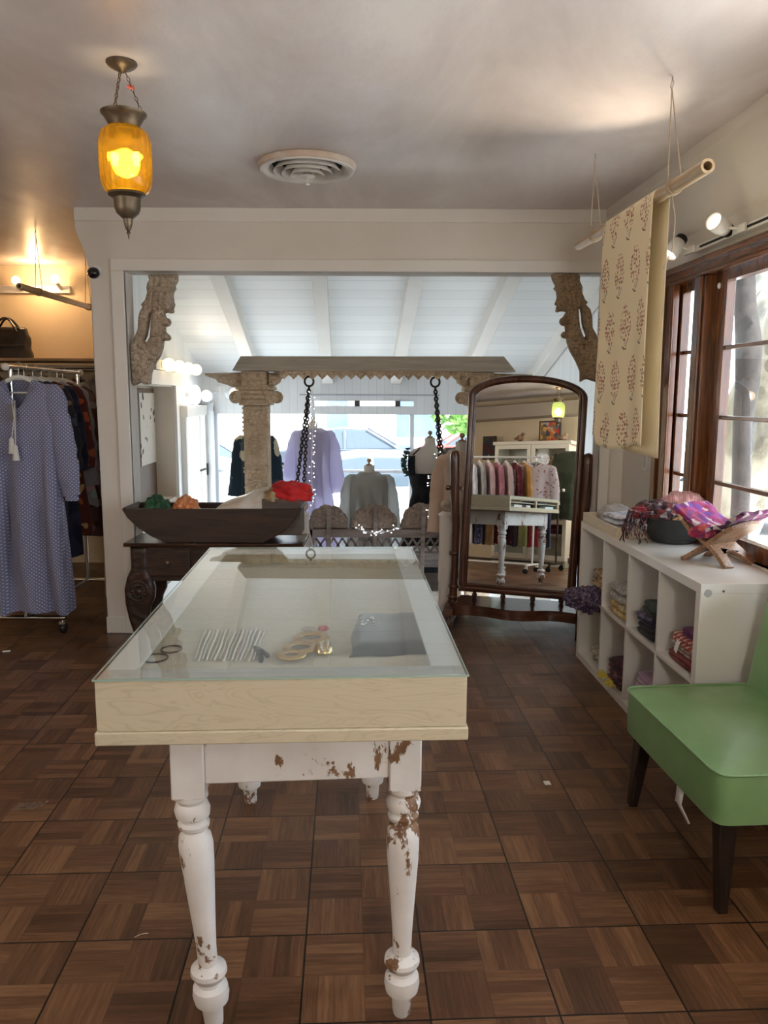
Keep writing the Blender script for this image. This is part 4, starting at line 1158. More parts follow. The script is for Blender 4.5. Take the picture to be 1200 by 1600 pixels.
# ------------------------------------------------------------------ green chair
def leather():
    t = NT('green_leather'); v = t.obj()
    c = t.ramp(t.noise(v, 4, 5), (.3, (.165, .31, .125)), (.7, (.225, .39, .175)))
    return t.bsdf(c, t.ramp(t.noise(v, 9, 3), (.3, .30), (.7, .42)), spec=.55, bump=t.noise(v, 160, 4), bstr=.06, bdist=.002)
M_green = leather(); M_ebony = wood('ebony_leg', (.012, .008, .007), (.03, .018, .013), .25)
ch = thing('slipper_chair', 'armless green leather chair with dark tapered legs', 'chair', (.905, 1.985, 0), .085)
def cushion(x0, x1, y0, y1, z0, z1, dome, r=.03):
    def fn(u, v):
        a = 2 * pi * u; ca, sa = cos(a), sin(a); e = .13
        bx = math.copysign(abs(ca) ** e, ca); by = math.copysign(abs(sa) ** e, sa)
        cx, cy = (x0 + x1) / 2, (y0 + y1) / 2; hx, hy = (x1 - x0) / 2, (y1 - y0) / 2
        if v < .5: s = 1 if v > .0 else .995; z = z0 + (z1 - z0) * v / .5; k = 1 + .010 * sin(pi * v / .5)
        else:
            q = (v - .5) / .5; k = 1 - q; z = z1 + dome * (1 - (1 - q) ** 2.4) 
        return Vector((cx + hx * bx * k, cy + hy * by * k, z))
    mb = MB(); mb.grid(fn, 120, 36, uv=False); 
    return mb
mb = cushion(0, .52, 0, .655, .284, .428, .026)
mb.box(.03, .49, .03, .62, .274, .29)
mb.build('seat', M_green, ch, ang=50)
pts = []
for k in range(121):
    a = 2 * pi * k / 120; ca, sa = cos(a), sin(a); e = .13
    pts.append((.26 + .263 * math.copysign(abs(ca) ** e, ca), .3275 + .331 * math.copysign(abs(sa) ** e, sa), .430))
mb = MB(); mb.tube(pts[:-1], .0035, 6, closed=True); mb.build('piping', M_green, ch)
for (x, y, dx, dy) in ((.055, .055, .0, -.012), (.055, .60, -.018, .03), (.46, .055, .02, -.012), (.46, .60, .02, .03)):
    mb = MB(); mb.bar((x, y, .285), (x + dx, y + dy, 0), .052, .052, (0, 1, 0), w2=.030, h2=.030); mb.build('leg', M_ebony, ch, bevel=.004)
def bk(u, v):
    a = 2 * pi * u; ca, sa = cos(a), sin(a); e = .35
    t = v; x = .455 + .075 * t + .045 * math.copysign(abs(ca) ** e, ca); y = .3275 + (.335 - .02 * t) * math.copysign(abs(sa) ** e, sa)
    k = 1.0
    if t > .93: q = (t - .93) / .07; k = sqrt(max(0, 1 - q * q)); x = .455 + .075 * t + (x - .455 - .075 * t) * k; y = .3275 + (y - .3275) * (.93 + .07 * k)
    if v == 1: x = .53; 
    return Vector((x, y, .30 + .52 * t))
mb = MB(); mb.grid(bk, 60, 40, uv=False); mb.build('backrest', M_green, ch, ang=60)
mb = MB(); p = Vector((.012, .21, .275))
mb.add([p, p + Vector((.002, .05, 0)), p + Vector((-.012, .028, -.045)), p + Vector((-.012, -.012, -.035))], [(0, 1, 2, 3)])
mb.add([p + Vector((-.012, -.006, -.035)), p + Vector((-.012, .028, -.04)), p + Vector((-.002, -.035, -.085)), p + Vector((-.002, -.05, -.075))], [(0, 1, 2, 3)])
tg = mb.build('care_tag', mat('tag_white', (.7, .68, .66), .7), ch); tg['label'] = 'white care tag hanging below the green seat'
_s = tg.modifiers.new('s', 'SOLIDIFY'); _s.thickness = .001

# ------------------------------------------------------------------ bits on the floor
c = zat(855, 1224, 0); mb = MB(); mb.box(-.012, .012, -.014, .014, .0004, .003)
tag(mb.build('paper_tag', M_card, loc=c, rot=(0, 0, .1), bevel=.0008), 'small white paper square lying on the parquet beside the table', 'paper')
c = zat(48, 1261, 0); M_film = NT('clear_film'); _t = M_film
_g = _t.n('BsdfGlossy', None, Roughness=.12); _g.inputs[0].default_value = (.85, .82, .75, 1); _tr = _t.n('BsdfTransparent', None, Color=(.9, .88, .84))
_mx = _t.n('MixShader', None, i0=.32, i1=_tr.outputs[0], i2=_g.outputs[0]); _t.t.links.new(_mx.outputs[0], _t.out.inputs[0]); M_film = _t.mat
mb = MB(); mb.grid(lambda u, v: Vector(((u - .5) * .105 + .012 * (v - .5), (v - .5) * .05, .004 + .007 * abs(noise.noise(Vector((u * 7, v * 4, 2)))) + .008 * exp(-((u - .95) / .1) ** 2))), 30, 16, uv=False)
tag(mb.build('plastic_wrapper', M_film, loc=c, rot=(0, 0, .08), ang=20), 'crumpled clear plastic wrapper on the parquet at the edge of the room', 'wrapper')
c = zat(222, 1462, 0); mb = MB(); mb.tube([(-.018, -.008, .0015), (-.008, 0, .002), (.004, .006, .002), (.014, .008, .0015)], .0011, 6)
tag(mb.build('thread', M_string, loc=c), 'short beige thread lying on the parquet near the table leg', 'thread')
c = zat(10, 1018, 0); mb = MB(); mb.box(-.02, .02, -.01, .01, .0004, .004)
tag(mb.build('paper_scrap', M_card, loc=c, rot=(0, 0, .3), bevel=.001), 'white paper scrap on the parquet below the clothes rail', 'paper')
# ------------------------------------------------------------------ tall tilting mirror in the opening
M_mahog = wood('mahogany', (.045, .014, .008), (.11, .038, .018), .22, (5, 5, .8), 5, .35)
M_mahogx = wood('mahogany_rail', (.045, .014, .008), (.11, .038, .018), .22, (.8, 5, 5), 5, .35)
_t = NT('mirror_silver'); _g = _t.n('BsdfGlossy', None, Roughness=0.0); _g.inputs[0].default_value = (.86, .87, .86, 1)
_t.t.links.new(_g.outputs[0], _t.out.inputs[0]); M_mirror = _t.mat
MO = Vector((.838, 4.85, 0)); MR = radians(-14.1)
cm = thing('cheval_mirror', 'tall arched mahogany cheval mirror standing in the opening', 'mirror', MO, MR)
tl_, ro_ = radians(4.25), radians(1.3)
e0 = Vector((1, 0, 0)); n0 = Vector((0, -1, 0)); up0 = Vector((0, sin(tl_), cos(tl_)))
mu = cos(ro_) * up0 + sin(ro_) * e0; me_ = cos(ro_) * e0 - sin(ro_) * up0; mn_ = me_.cross(mu).normalized()
mb0 = Vector((0, 0, .193)); HW, HS, HA = .3635, 1.245, .135
def mp(x, y, n=0): return mb0 + me_ * x + mu * y + mn_ * n
fw = .021
path = [(-HW + fw, .0)] + [(-HW + fw, HS * k / 8) for k in range(1, 9)] + [(-(HW - fw) * cos(pi * k / 32), HS + (HA - fw) * sin(pi * k / 32)) for k in range(1, 32)] + [(HW - fw, HS * (8 - k) / 8) for k in range(0, 9)]
m = MB(); m.tube([mp(x, y) for x, y in path], .0235, 14, up=(0, 1, 0)); m.tube([mp(x * .945, .03 + y * .975, .016) for x, y in path], .009, 8, up=(0, 1, 0)); m.build('frame', M_mahog, cm, ang=60)
m = MB(); m.tube([mp(-HW, fw), mp(HW, fw)], .0235, 14, up=(0, 1, 0)); m.tube([mp(-HW + .04, .046, .016), mp(HW - .04, .046, .016)], .009, 8); m.build('bottom_rail', M_mahogx, cm, ang=60)
inner = [(-HW + .03, .03), (HW - .03, .03)] + [((HW - .03) * cos(pi * k / 32), HS + (HA - .03) * sin(pi * k / 32)) for k in range(0, 33)]
m = MB(); m.prism(inner, mp(0, 0, .002), me_, mu, mn_ * .004); m.build('mirror_glass', M_mirror, cm, smooth=False)
m = MB(); m.prism(inner, mp(0, 0, -.012), me_, mu, mn_ * .010); m.build('backboard', M_mahog, cm, smooth=False)
for s in (-1, 1):
    x = s * (HW + .045)
    m = MB(); zt = 1.10
    m.tube([(x, .03, .10), (x - s * .012, .03, .35), (x - s * .014, .035, .62), (x, .05, .86), (x + s * .003, .055, 1.02), (x + s * .003, .056, zt - .03), (x + s * .003, .056, zt - .008), (x + s * .003, .056, zt)], [.030, .026, .028, .032, .032, .031, .024, .008], 18)
    for z in (.15, .22, .44): m.tube([(x - s * .006 * (z > .2), .03, z - .012), (x - s * .006 * (z > .2), .03, z), (x - s * .006 * (z > .2), .03, z + .012)], [.030, .036, .030], 18)
    m.build('post', M_mahog, cm, ang=50)
    m = MB(); m.tube([(x + s * .02, .05, .86), (x - s * .05, .045, .86)], .010, 10); m.ball((x + s * .045, .05, .86), .018, 14, 10); m.build('pivot_knob', M_mahog, cm)
    m = MB(); m.prism([(-.28, 0), (-.28, .055), (-.20, .10), (-.10, .128), (.10, .128), (.20, .10), (.28, .055), (.28, 0), (.20, 0), (.16, .03), (-.16, .03), (-.20, 0)], (x - .035, .03, 0), (0, 1, 0), (0, 0, 1), (.07, 0, 0)); m.build('foot', M_mahogx, cm, bevel=.006)
m = MB()
fr = [(-.375 + .75 * k / 40, -.10 - .028 * cos(2 * pi * 1.5 * (k / 40 - .5)) - .012) for k in range(41)]
m.prism([(x, y) for x, y in fr] + [(.375, .17), (-.375, .17)], (0, .0, .10), (1, 0, 0), (0, 1, 0), (0, 0, .030)); m.build('stretcher_shelf', M_mahogx, cm, bevel=.004)
m = MB(); m.prism([(x, y + .006) for x, y in fr] + [(x, y + .03) for x, y in reversed(fr)], (0, 0, .062), (1, 0, 0), (0, 1, 0), (0, 0, .038)); m.build('shelf_apron', M_mahogx, cm, bevel=.003)
m = MB(); m.box(-.37, .37, .085, .125, .255, .29); m.build('back_rail', M_mahogx, cm, bevel=.003)
for x in (-.275, -.09, .10, .28):
    m = MB(); m.lathe([(.012, .13), (.016, .14), (.018, .155), (.011, .17), (.014, .20), (.017, .225), (.011, .235), (.014, .257)], (x, .105, 0), 16); m.build('spindle', M_mahog, cm)

# ------------------------------------------------------------------ carved figure brackets under the lintel
def carvedwood(name, c1, c2, c3, sc=45):
    t = NT(name); v = t.obj()
    a = t.noise(v, sc, 6, .65); b_ = t.noise(v, 7, 4)
    vo = t.n('TexVoronoi', {'feature': 'DISTANCE_TO_EDGE'}, Vector=v, Scale=sc * .9, Randomness=.9)
    gr = t.ramp(vo.outputs[0], (.02, 0), (.16, 1))
    c = t.ramp(b_, (.3, c1), (.6, c2)); c = t.mix(t.ramp(a, (.36, .75), (.48, 0)), c, c3); c = t.mix(t.math('MULTIPLY', t.math('SUBTRACT', 1.0, gr), .22), c, c3)
    h = t.math('ADD', t.math('MULTIPLY', gr, .7), t.math('MULTIPLY', a, .5))
    return t.bsdf(c, .8, spec=.25, bump=h, bstr=.55, bdist=.008)
M_carve = carvedwood('carved_weathered_wood', (.36, .275, .20), (.52, .43, .335), (.20, .14, .095), 60)
M_carve2 = carvedwood('carved_brown_wood_bracket', (.32, .225, .135), (.44, .33, .215), (.18, .12, .07), 60)
M_smooth = mat('worn_carved_wood', (.30, .18, .11), .6, col2=(.44, .31, .22), ns=9, bump=.15, bs=40)
def zpts(pts, ox, oy, s): return [(ox + x * s, oy + y * s) for x, y in pts]
def carve_features(conv):
    def fn(p):
        zx, zy = conv(p); v = 0.0
        e = ((zx - 668) / 66) ** 2 + ((zy - 425) / 112) ** 2
        if e < 1:
            v += .013 * (1 - e) ** .6
            v -= .006 * exp(-((zx - 680) / 22) ** 2 - ((zy - 405) / 9) ** 2) + .004 * exp(-((zx - 700) / 22) ** 2 - ((zy - 500) / 7) ** 2)
            v += .004 * exp(-((zx - 680) / 30) ** 2 - ((zy - 375) / 8) ** 2)
            return v
        if zy < 235: v += .0045 * sin(zx * .075 + 1.2 * sin(zy * .03)) + .003 * sin(zy * .11)
        elif zy < 292: v += .006 + .0035 * sin(zx * .22)
        elif zy < 520 and zx < 610: v += .005 * sin(zx * .105 + zy * .012)
        elif zx < 440 and zy < 890: v += .004 * sin((zx + zy * .5) * .12) * sin((zy - zx * .6) * .09)
        elif 800 < zy < 905: v += .004 + .004 * sin(zy * .2)
        elif zy >= 880:
            d = min(sqrt((zx - 320) ** 2 + (zy - 940) ** 2), sqrt((zx - 250) ** 2 + (zy - 1090) ** 2), sqrt((zx - 470) ** 2 + (zy - 1010) ** 2), sqrt((zx - 265) ** 2 + (zy - 1260) ** 2))
            v += .0055 * sin(d * .085)
            g = zx - (360 + 70 * sin((zy - 900) / 260)); v -= .007 * exp(-(g / 16) ** 2)
        return v
    return fn
def figure(name, label, pts, hole, face, breast, hand, Yd, mm, mm2):
    pts0 = ((pts[0][0] - (180 if face[2] > 0 else 820)) / .125, (pts[0][1] - 420) / .125)
    o = at(pts[0][0], pts[0][1], Yd)
    T = thing(name, label, 'carving', (o.x, Yd, o.z))
    cv = lambda p: (lambda q: (q.x - o.x, q.z - o.z))(at(p[0], p[1], Yd))
    P = [cv(p) for p in pts]; Hh = [cv(p) for p in hole]
    mb = MB(); mb.relief(P, (0, 0, 0), (1, 0, 0), (0, 0, 1), (0, -1, 0), .095, edge=.026, step=.0072, carve=.0028, cs=70, holes=[Hh], extra=carve_features(lambda p: ((pts0[0] + p[0] * 2128) if face[2] > 0 else 1126 - (pts0[0] + p[0] * 2128), pts0[1] - p[1] * 2128)))
    mb.build('figure_body', mm, T, ang=75)
    fx, fz = cv(face[:2])
    for sg in (1,):
        mb = MB(); sx = face[2]
        mb.ball((fx + sx * .031, -.0, fz - .004), (.010, .012, .011), 10, 8); mb.ball((fx + sx * .024, 0, fz - .026), (.009, .02, .006), 10, 8); mb.ball((fx + sx * .022, 0, fz - .042), (.013, .02, .012), 10, 8)
        mb.build('face', mm, T)
    bx, bz = cv(breast)
    mb = MB(); 
    for yy in (-.026, .026): mb.ball((bx, yy, bz), (.030, .026, .026), 18, 12)
    mb.build('chest', mm, T)
    hx, hz = cv(hand)
    mb = MB(); mb.ball((hx, -.0, hz), (.022, .05, .018), 16, 10); mb.build('clasped_hands', mm, T)
    return T
PL = [(420, 100), (440, 75), (780, 70), (785, 150), (745, 215), (760, 250), (735, 285), (722, 320), (730, 400), (742, 465), (725, 490), (715, 530), (690, 560), (650, 545), (620, 560), (640, 620), (680, 680), (670, 710), (632, 715), (630, 770), (640, 800), (680, 830), (670, 895), (610, 900), (600, 980), (570, 1080), (500, 1190), (460, 1280), (440, 1440), (380, 1450), (330, 1420), (240, 1460), (225, 1380), (205, 1200), (200, 1000), (215, 930), (250, 900), (255, 850), (290, 760), (300, 600), (320, 530), (350, 480), (330, 450), (385, 390), (410, 300), (400, 240), (415, 170), (440, 150)]
HL = [(470, 540), (455, 640), (447, 790), (440, 860), (395, 935), (368, 900), (400, 830), (424, 700), (440, 580)]
figure('carved_bracket', 'carved wooden crowned figure bracket beside the clothes rail side of the opening', zpts(PL, 180, 420, .125), zpts(HL, 180, 420, .125), (180 + 665 * .125, 420 + 440 * .125, 1), (180 + 625 * .125, 420 + 665 * .125), (180 + 650 * .125, 420 + 862 * .125), 4.72, M_carve, M_smooth)
PR = [(320, 55), (420, 40), (650, 65), (685, 100), (680, 160), (715, 230), (710, 300), (740, 380), (780, 425), (755, 450), (810, 510), (835, 600), (840, 740), (890, 830), (925, 930), (915, 1200), (905, 1420), (840, 1400), (780, 1380), (735, 1385), (690, 1415), (690, 1280), (640, 1160), (560, 1020), (530, 930), (520, 870), (490, 870), (468, 830), (475, 790), (510, 780), (500, 695), (445, 690), (460, 630), (520, 540), (470, 530), (430, 535), (410, 480), (385, 420), (405, 360), (395, 280), (360, 250), (385, 215), (345, 140), (330, 80)]
HR = [(664, 505), (690, 495), (706, 560), (715, 680), (745, 780), (765, 830), (738, 875), (704, 800), (684, 740), (672, 620)]
figure('carved_bracket', 'brown carved wooden crowned figure bracket above the tall mirror', zpts(PR, 820, 420, .125), zpts(HR, 820, 420, .125), (820 + 458 * .125, 420 + 430 * .125, -1), (820 + 505 * .125, 420 + 655 * .125), (820 + 498 * .125, 420 + 828 * .125), 4.72, M_carve2, M_carve2)

# ------------------------------------------------------------------ small dome camera on the pillar
c = at(148, 424, YB - .014)
t = thing('security_camera', 'small black dome security camera on the white pillar by the clothes rail', 'camera', (c.x, YB, c.z))
m = MB(); m.lathe([(.034, 0), (.036, -.012), (.030, -.020), (0, -.021)], (0, 0, 0), 24, axis='y'); m.build('mount', M_white, t)
m = MB(); m.ball((0, -.035, -.012), (.034, .034, .032), 20, 14); m.build('dome', mat('black_dome', (.008, .008, .01), .12), t)

# ------------------------------------------------------------------ dark carved sideboard and long wooden trough
M_dkwood = mat('dark_carved_wood', (.022, .010, .006), .4, col2=(.05, .021, .012), ns=5, stretch=(1, 5, 5), bump=.25, bs=24)
M_dktop = wood('dark_polished_top', (.022, .010, .006), (.05, .021, .012), .16, (1, 6, 6), 4, .4)
a = at(192, 851, 4.30); q = at(474, 846, 4.30); zt = .622
sb = thing('sideboard', 'dark carved wooden sideboard against the white pillar', 'sideboard', (a.x, 4.30, 0))
W_ = q.x - a.x
m = MB(); m.box(0, W_, 0, .335, zt - .022, zt); m.build('top', M_dktop, sb, bevel=.004)
m = MB(); m.box(.04, W_ - .04, .03, .325, .40, zt - .022); m.build('body', M_dkwood, sb, bevel=.003)
for k in range(3):
    xa = .11 + k * (W_ - .22) / 3
    m = MB(); m.box(xa + .008, xa + (W_ - .22) / 3 - .008, .018, .031, .43, zt - .04); d_ = m.build('drawer', M_dkwood, sb, bevel=.004)
    m = MB(); m.ball((xa + (W_ - .22) / 6, .008, .51), .013, 12, 8); m.build('knob', M_bronze, d_)
for x in (.085, W_ - .085):
    for y in (.045, .29):
        m = MB()
        prof = [(-.055, .60), (.045, .60), (.045, .46), (.062, .41), (.075, .36), (.070, .30), (.045, .25), (.035, .18), (.05, .10), (.06, .03), (.04, 0), (-.03, 0), (-.045, .06), (-.075, .16), (-.095, .26), (-.098, .35), (-.08, .42), (-.055, .47)]
        if x > .5: prof = [(-p, z) for p, z in prof][::-1]
        m.relief(prof, (x, y, 0), (1, 0, 0), (0, 0, 1), (0, -1, 0), .075, edge=.02, step=.014, carve=.006, cs=40)
        l_ = m.build('leg', M_dkwood, sb, ang=70)
        if y < .1:
            m = MB(); cx = x - .012 * (1 if x < .5 else -1)
            for k in range(12):
                A = 2 * pi * k / 12; m.ball((cx + .034 * cos(A), y - .038, .345 + .034 * sin(A)), (.011, .008, .011), 8, 6)
            m.tube([(cx + .055 * cos(2 * pi * k / 24), y - .036, .345 + .055 * sin(2 * pi * k / 24)) for k in range(24)], .006, 6, closed=True)
            m.ball((cx, y - .038, .345), (.017, .012, .017), 10, 8); m.build('rosette', M_dkwood, l_)
M_trough = wood('old_trough_wood', (.022, .011, .007), (.05, .025, .015), .5, (.8, 6, 6), 4, bump=.12)
x0 = at(189, 802, 4.31).x; x1 = at(471, 797, 4.31).x; tz0, tz1 = zt + .0005, .812
tg_ = thing('wooden_trough', 'long dark wooden dough trough on the sideboard, filled with cloths', 'trough', (x0, 4.32, 0))
Lx = x1 - x0
side = [(0, tz1), (.03, tz1 - .05), (.09, tz1 - .11), (.16, tz1 - .155), (.24, tz0), (Lx - .22, tz0), (Lx - .15, tz1 - .155), (Lx - .09, tz1 - .115), (Lx - .035, tz1 - .055), (Lx, tz1 + .004)]
m = MB(); m.prism(side, (0, 0, 0), (1, 0, 0), (0, 0, 1), (0, .022, 0)); m.prism(side, (0, .265, 0), (1, 0, 0), (0, 0, 1), (0, .022, 0)); m.build('side_board', M_trough, tg_, bevel=.004)
m = MB(); pts = side
for i in range(len(pts) - 1):
    (xa, za), (xb, zb_) = pts[i], pts[i + 1]
    d = Vector((xb - xa, zb_ - za)).normalized(); nn = Vector((-d.y, d.x)) * .018
    m.prism([(xa, za), (xb, zb_), (xb + nn.x, zb_ + nn.y), (xa + nn.x, za + nn.y)], (0, .02, 0), (1, 0, 0), (0, 0, 1), (0, .247, 0))
m.build('curved_bottom', M_trough, tg_)
def ontrough(px, py, Yd=4.44): return at(px, py, Yd)
M_leafg = patch('green_cloth', [(.02, .07, .03), (.03, .10, .045), (.015, .05, .025)], 40)
M_orangec = patch('orange_cloth', [(.58, .20, .07), (.62, .28, .14), (.5, .15, .05)], 60)
g_ = ontrough(247, 803); crumple('dark green cloth bunched in the end of the trough by the pillar', (g_.x, 4.44, .715), (.15, .18, .15), M_leafg, 0, 21, cat='cloth', name='bunched_cloth', amp=.3)
g_ = ontrough(291, 803); crumple('orange cloth bunched in the trough beside the green one', (g_.x, 4.44, .70), (.16, .18, .17), M_orangec, 0, 22, cat='cloth', name='bunched_cloth', amp=.22)
M_wrap = mat('wrapped_linen', (.52, .44, .35), .35, col2=(.64, .60, .55), ns=9, bump=.3, bs=24, spec=.6)
g0 = ontrough(335, 800); g1 = ontrough(428, 795)
def wrap(u, v):
    x = g0.x + (g1.x - g0.x) * u; a = 2 * pi * v; h = .06 + .125 * u ** 1.2; e = sqrt(max(0, 1 - abs(2 * u - 1) ** 6))
    nz = 1 + .12 * noise.noise(Vector((u * 5, cos(a) * 2, sin(a) * 2)))
    return Vector((x - g0.x, .09 * cos(a) * e * nz, (.045 + h * .5) + (h * .5 + .03) * sin(a) * e * nz))
m = MB(); m.grid(wrap, 40, 28, uv=False)
tag(m.build('wrapped_bundle', M_wrap, loc=(g0.x, 4.45, .688), ang=80), 'beige cloth bundle in clear wrapping, sloping in the trough', 'bundle')
m = MB(); ba = at(409, 778, 4.36); bb_ = at(472, 797, 4.36)
bx = thing('wooden_box', 'dark wooden box standing in the end of the trough under red cloth', 'box', (ba.x, 4.362, .66))
M_slate = wood('grey_brown_box', (.07, .05, .04), (.12, .09, .07), .5, (.8, 6, 6))
w_ = bb_.x - ba.x - .008; h_ = .205
for bx_ in ((0, w_, 0, .012), (0, w_, .18, .192), (0, .012, .012, .18), (w_ - .012, w_, .012, .18)):
    m.box(*bx_, .0, h_)
m.build('box_walls', M_slate, bx, bevel=.002)
m = MB(); m.box(.012, w_ - .012, .012, .18, .0, .01); m.build('box_floor', M_slate, bx)
M_redv = fabric('bright_red_cloth', (.42, .012, .015), (.55, .02, .02), 8, rough=.6)
crumple('bright red cloth bunched on top of the dark box', (ba.x + .15, 4.45, .845), (.23, .17, .11), M_redv, .1, 27, cat='cloth', name='bunched_cloth', amp=.3, fr=2.4)
crumple('tan cloth edge showing beside the red cloth in the box', (ba.x + .05, 4.42, .84), (.10, .12, .08), fabric('tan_cloth', (.30, .20, .10), (.42, .32, .18), 12), .1, 28, cat='cloth', name='bunched_cloth', amp=.2)

# ------------------------------------------------------------------ white newel posts at the head of the steps
M_newel = mat('newel_white', (.70, .66, .62), .45)
M_knobw = mat('worn_knob', (.34, .26, .18), .6, col2=(.48, .40, .31), ns=20)
for (px, py, w, lb, yy) in ((695.5, 950, .088, 'white newel post with a worn wooden ball beside the tall mirror', 5.12), (473, 900, .082, 'white newel post behind the end of the trough', 5.12)):
    c = at(px, py, yy); z0 = 0
    t = thing('newel_post', lb, 'post', (c.x, yy, 0))
    top = at(px, 806, yy).z
    m = MB(); m.box(-w / 2, w / 2, -w / 2, w / 2, 0, top); m.build('shaft', M_newel, t, bevel=.004)
    m = MB(); m.box(-w / 2 - .008, w / 2 + .008, -w / 2 - .008, w / 2 + .008, top, top + .012); m.lathe([(.046, top + .012), (.040, top + .024), (.022, top + .032)], n=20); m.build('cap', M_newel, t, bevel=.002)
    m = MB(); m.ball((0, 0, top + .068), .042, 22, 16); m.build('ball', M_knobw, t)
hr = thing('stair_rail', 'white handrail sloping from the newel post behind the trough down to the lower floor', 'handrail')
c = at(473, 812, 5.12); m = MB(); hr.location = (c.x, 5.17, 0); m.bar((0, .0, c.z - .03), (0, .95, c.z - .62), .05, .045); m.build('rail', M_newel, hr, bevel=.004)
for y in (.3, .62, .9):
    m = MB(); zt_ = c.z - .03 - .621 * y - .02; zb_ = 0 if y < .14 else (-.175 if y < .42 else (-.35 if y < .7 else -.525)); m.box(-.015, .015, y - .015, y + .015, zb_, zt_); m.build('baluster', M_newel, hr)

# ------------------------------------------------------------------ carved swing frame with its bench
YS = 6.05
M_sand = carvedwood('carved_sandy_wood', (.52, .385, .25), (.64, .50, .35), (.36, .25, .16), 30)
M_beam = wood('weathered_beam', (.40, .34, .265), (.52, .45, .36), .75, (.6, 5, 5), 5)
sf = thing('swing_arch', 'carved wooden swing arch with two columns and a scalloped beam', 'swing frame', (0, YS, ZL))
def P_(px, py, dy=0): q = at(px, py, YS + dy); return Vector((q.x, dy, q.z - ZL))
def column(xl_, xr_, mirror):
    p = P_(xl_, 640); q = P_(xr_, 640); w = q.x - p.x; cx = (p.x + q.x) / 2; zc = P_(400, 633).z
    m = MB(); m.box(cx - w / 2, cx + w / 2, -w / 2, w / 2, .14, zc); cl = m.build('column_shaft', M_sand, sf, bevel=.01)
    m = MB(); m.box(cx - w * .7, cx + w * .7, -w * .7, w * .7, 0, .14); m.build('column_base', M_sand, sf, bevel=.012)
    y = -w / 2 - .002
    for zz, r in ((zc - .30, .055), (zc - .62, .06), (zc - .96, .06), (zc - 1.35, .06)):
        m = MB()
        for rr in (r, r * .62, r * .25):
            m.tube([(cx + rr * cos(2 * pi * k / 24), y, zz + rr * sin(2 * pi * k / 24)) for k in range(24)], .009, 6, closed=True)
        for k in range(10): A = 2 * pi * k / 10; m.ball((cx + r * 1.32 * cos(A), y, zz + r * 1.32 * sin(A)), (.014, .010, .014), 8, 6)
        m.build('medallion', M_sand, cl); m = MB()
        m.box(cx - w / 2 - .006, cx + w / 2 + .006, y - .008, y + .01, zz + r * 1.85, zz + r * 1.85 + .018)
        m.box(cx - w / 2 - .006, cx + w / 2 + .006, y - .008, y + .01, zz + r * 1.85 + .03, zz + r * 1.85 + .042); m.build('carved_band', M_sand, cl)
    m = MB()
    for k in range(4): m.box(cx - w / 2 - .006, cx + w / 2 + .006, y - .008, y + .01, zc - .03 - .035 * k, zc - .015 - .035 * k)
    m.build('top_moulding', M_sand, cl)
    # capital
    z1 = P_(400, 607).z; z2 = P_(400, 581).z; s = w * .5
    m = MB()
    m.box(cx - s * 1.25, cx + s * 1.25, -s * 1.25, s * 1.25, zc, zc + .018)
    for k, (rr, hh) in enumerate(((1.35, .018), (1.5, .05), (1.62, .085), (1.5, .115))): m.box(cx - s * rr, cx + s * rr, -s * rr, s * rr, zc + hh, zc + hh + .024)
    m.box(cx - s * 1.28, cx + s * 1.28, -s * 1.28, s * 1.28, zc, zc + .15)
    for sx in (-1, 1):
        for sy in (-1, 1):
            for rr in (.036, .02): m.tube([(cx + sx * s * 1.5 + rr * cos(2 * pi * k / 18), sy * s * 1.6, zc + .06 + rr * sin(2 * pi * k / 18)) for k in range(18)], .013, 8, closed=True)
            m.ball((cx + sx * s * 1.55, sy * s * 1.6, zc + .06), .02, 10, 8)
    m.build('capital', M_sand, sf, bevel=.004)
    m = MB(); m.box(cx - s * 1.05, cx + s * 1.0, -s * 1.2, s * 1.2, z1, z2); 
    for k in range(3): m.box(cx - s * 1.09, cx + s * 1.04, -s * 1.24, s * 1.24, z1 + .012 + k * .04, z1 + .028 + k * .04)
    m.build('capital_block', M_sand, sf, bevel=.004)
    for sg in ((-1, 1)):
        L = .30 if sg * mirror < 0 else .135
        x = cx + sg * s * 1.0
        pr_ = [(0, z2 - .005), (sg * L, z2 - .012), (sg * (L - .01), z2 - .035), (sg * L * .72, z2 - .055), (sg * L * .66, z2 - .08), (sg * L * .42, z2 - .10), (sg * L * .34, z1 + .012), (sg * .03, z1 - .005), (0, z1)]
        if sg < 0: pr_ = pr_[::-1]
        m = MB(); m.relief([(a_, b_) for a_, b_ in pr_], (x, 0, 0), (1, 0, 0), (0, 0, 1), (0, -1, 0), .13, edge=.02, step=.014, carve=.008, cs=34); m.build('arm_bracket', M_sand, sf, ang=70)
column(383, 420, 1); column(732, 768, -1)
p = P_(369, 579); q = P_(801, 574); r0 = P_(378, 557); r1 = P_(786, 551); zt_, zb_ = r0.z, p.z - .005
m = MB()
vs = [(p.x, -.17, zb_), (q.x, -.17, zb_), (q.x, .17, zb_), (p.x, .17, zb_), (r0.x, -.06, zt_), (r1.x, -.06, zt_ + .006), (r1.x, .06, zt_ + .006), (r0.x, .06, zt_)]
m.add(vs, [(3, 2, 1, 0), (4, 5, 6, 7), (0, 1, 5, 4), (1, 2, 6, 5), (2, 3, 7, 6), (3, 0, 4, 7)]); m.build('beam_roof', M_beam, sf, bevel=.004)
xa = P_(440, 585).x; xb = P_(733, 585).x; n_ = 20; poly = [(xa, zb_), (xb, zb_)]; dx = (xb - xa) / n_
for k in range(n_): poly += [(xb - dx * k, zb_ - .028), (xb - dx * (k + .5), zb_ - .062)]
poly.append((xa, zb_ - .028))
m = MB(); m.prism(poly, (0, -.15, 0), (1, 0, 0), (0, 0, 1), (0, .022, 0))
for k in range(n_): m.ball((xb - dx * (k + .5), -.152, zb_ - .024), (.018, .008, .018), 10, 8)
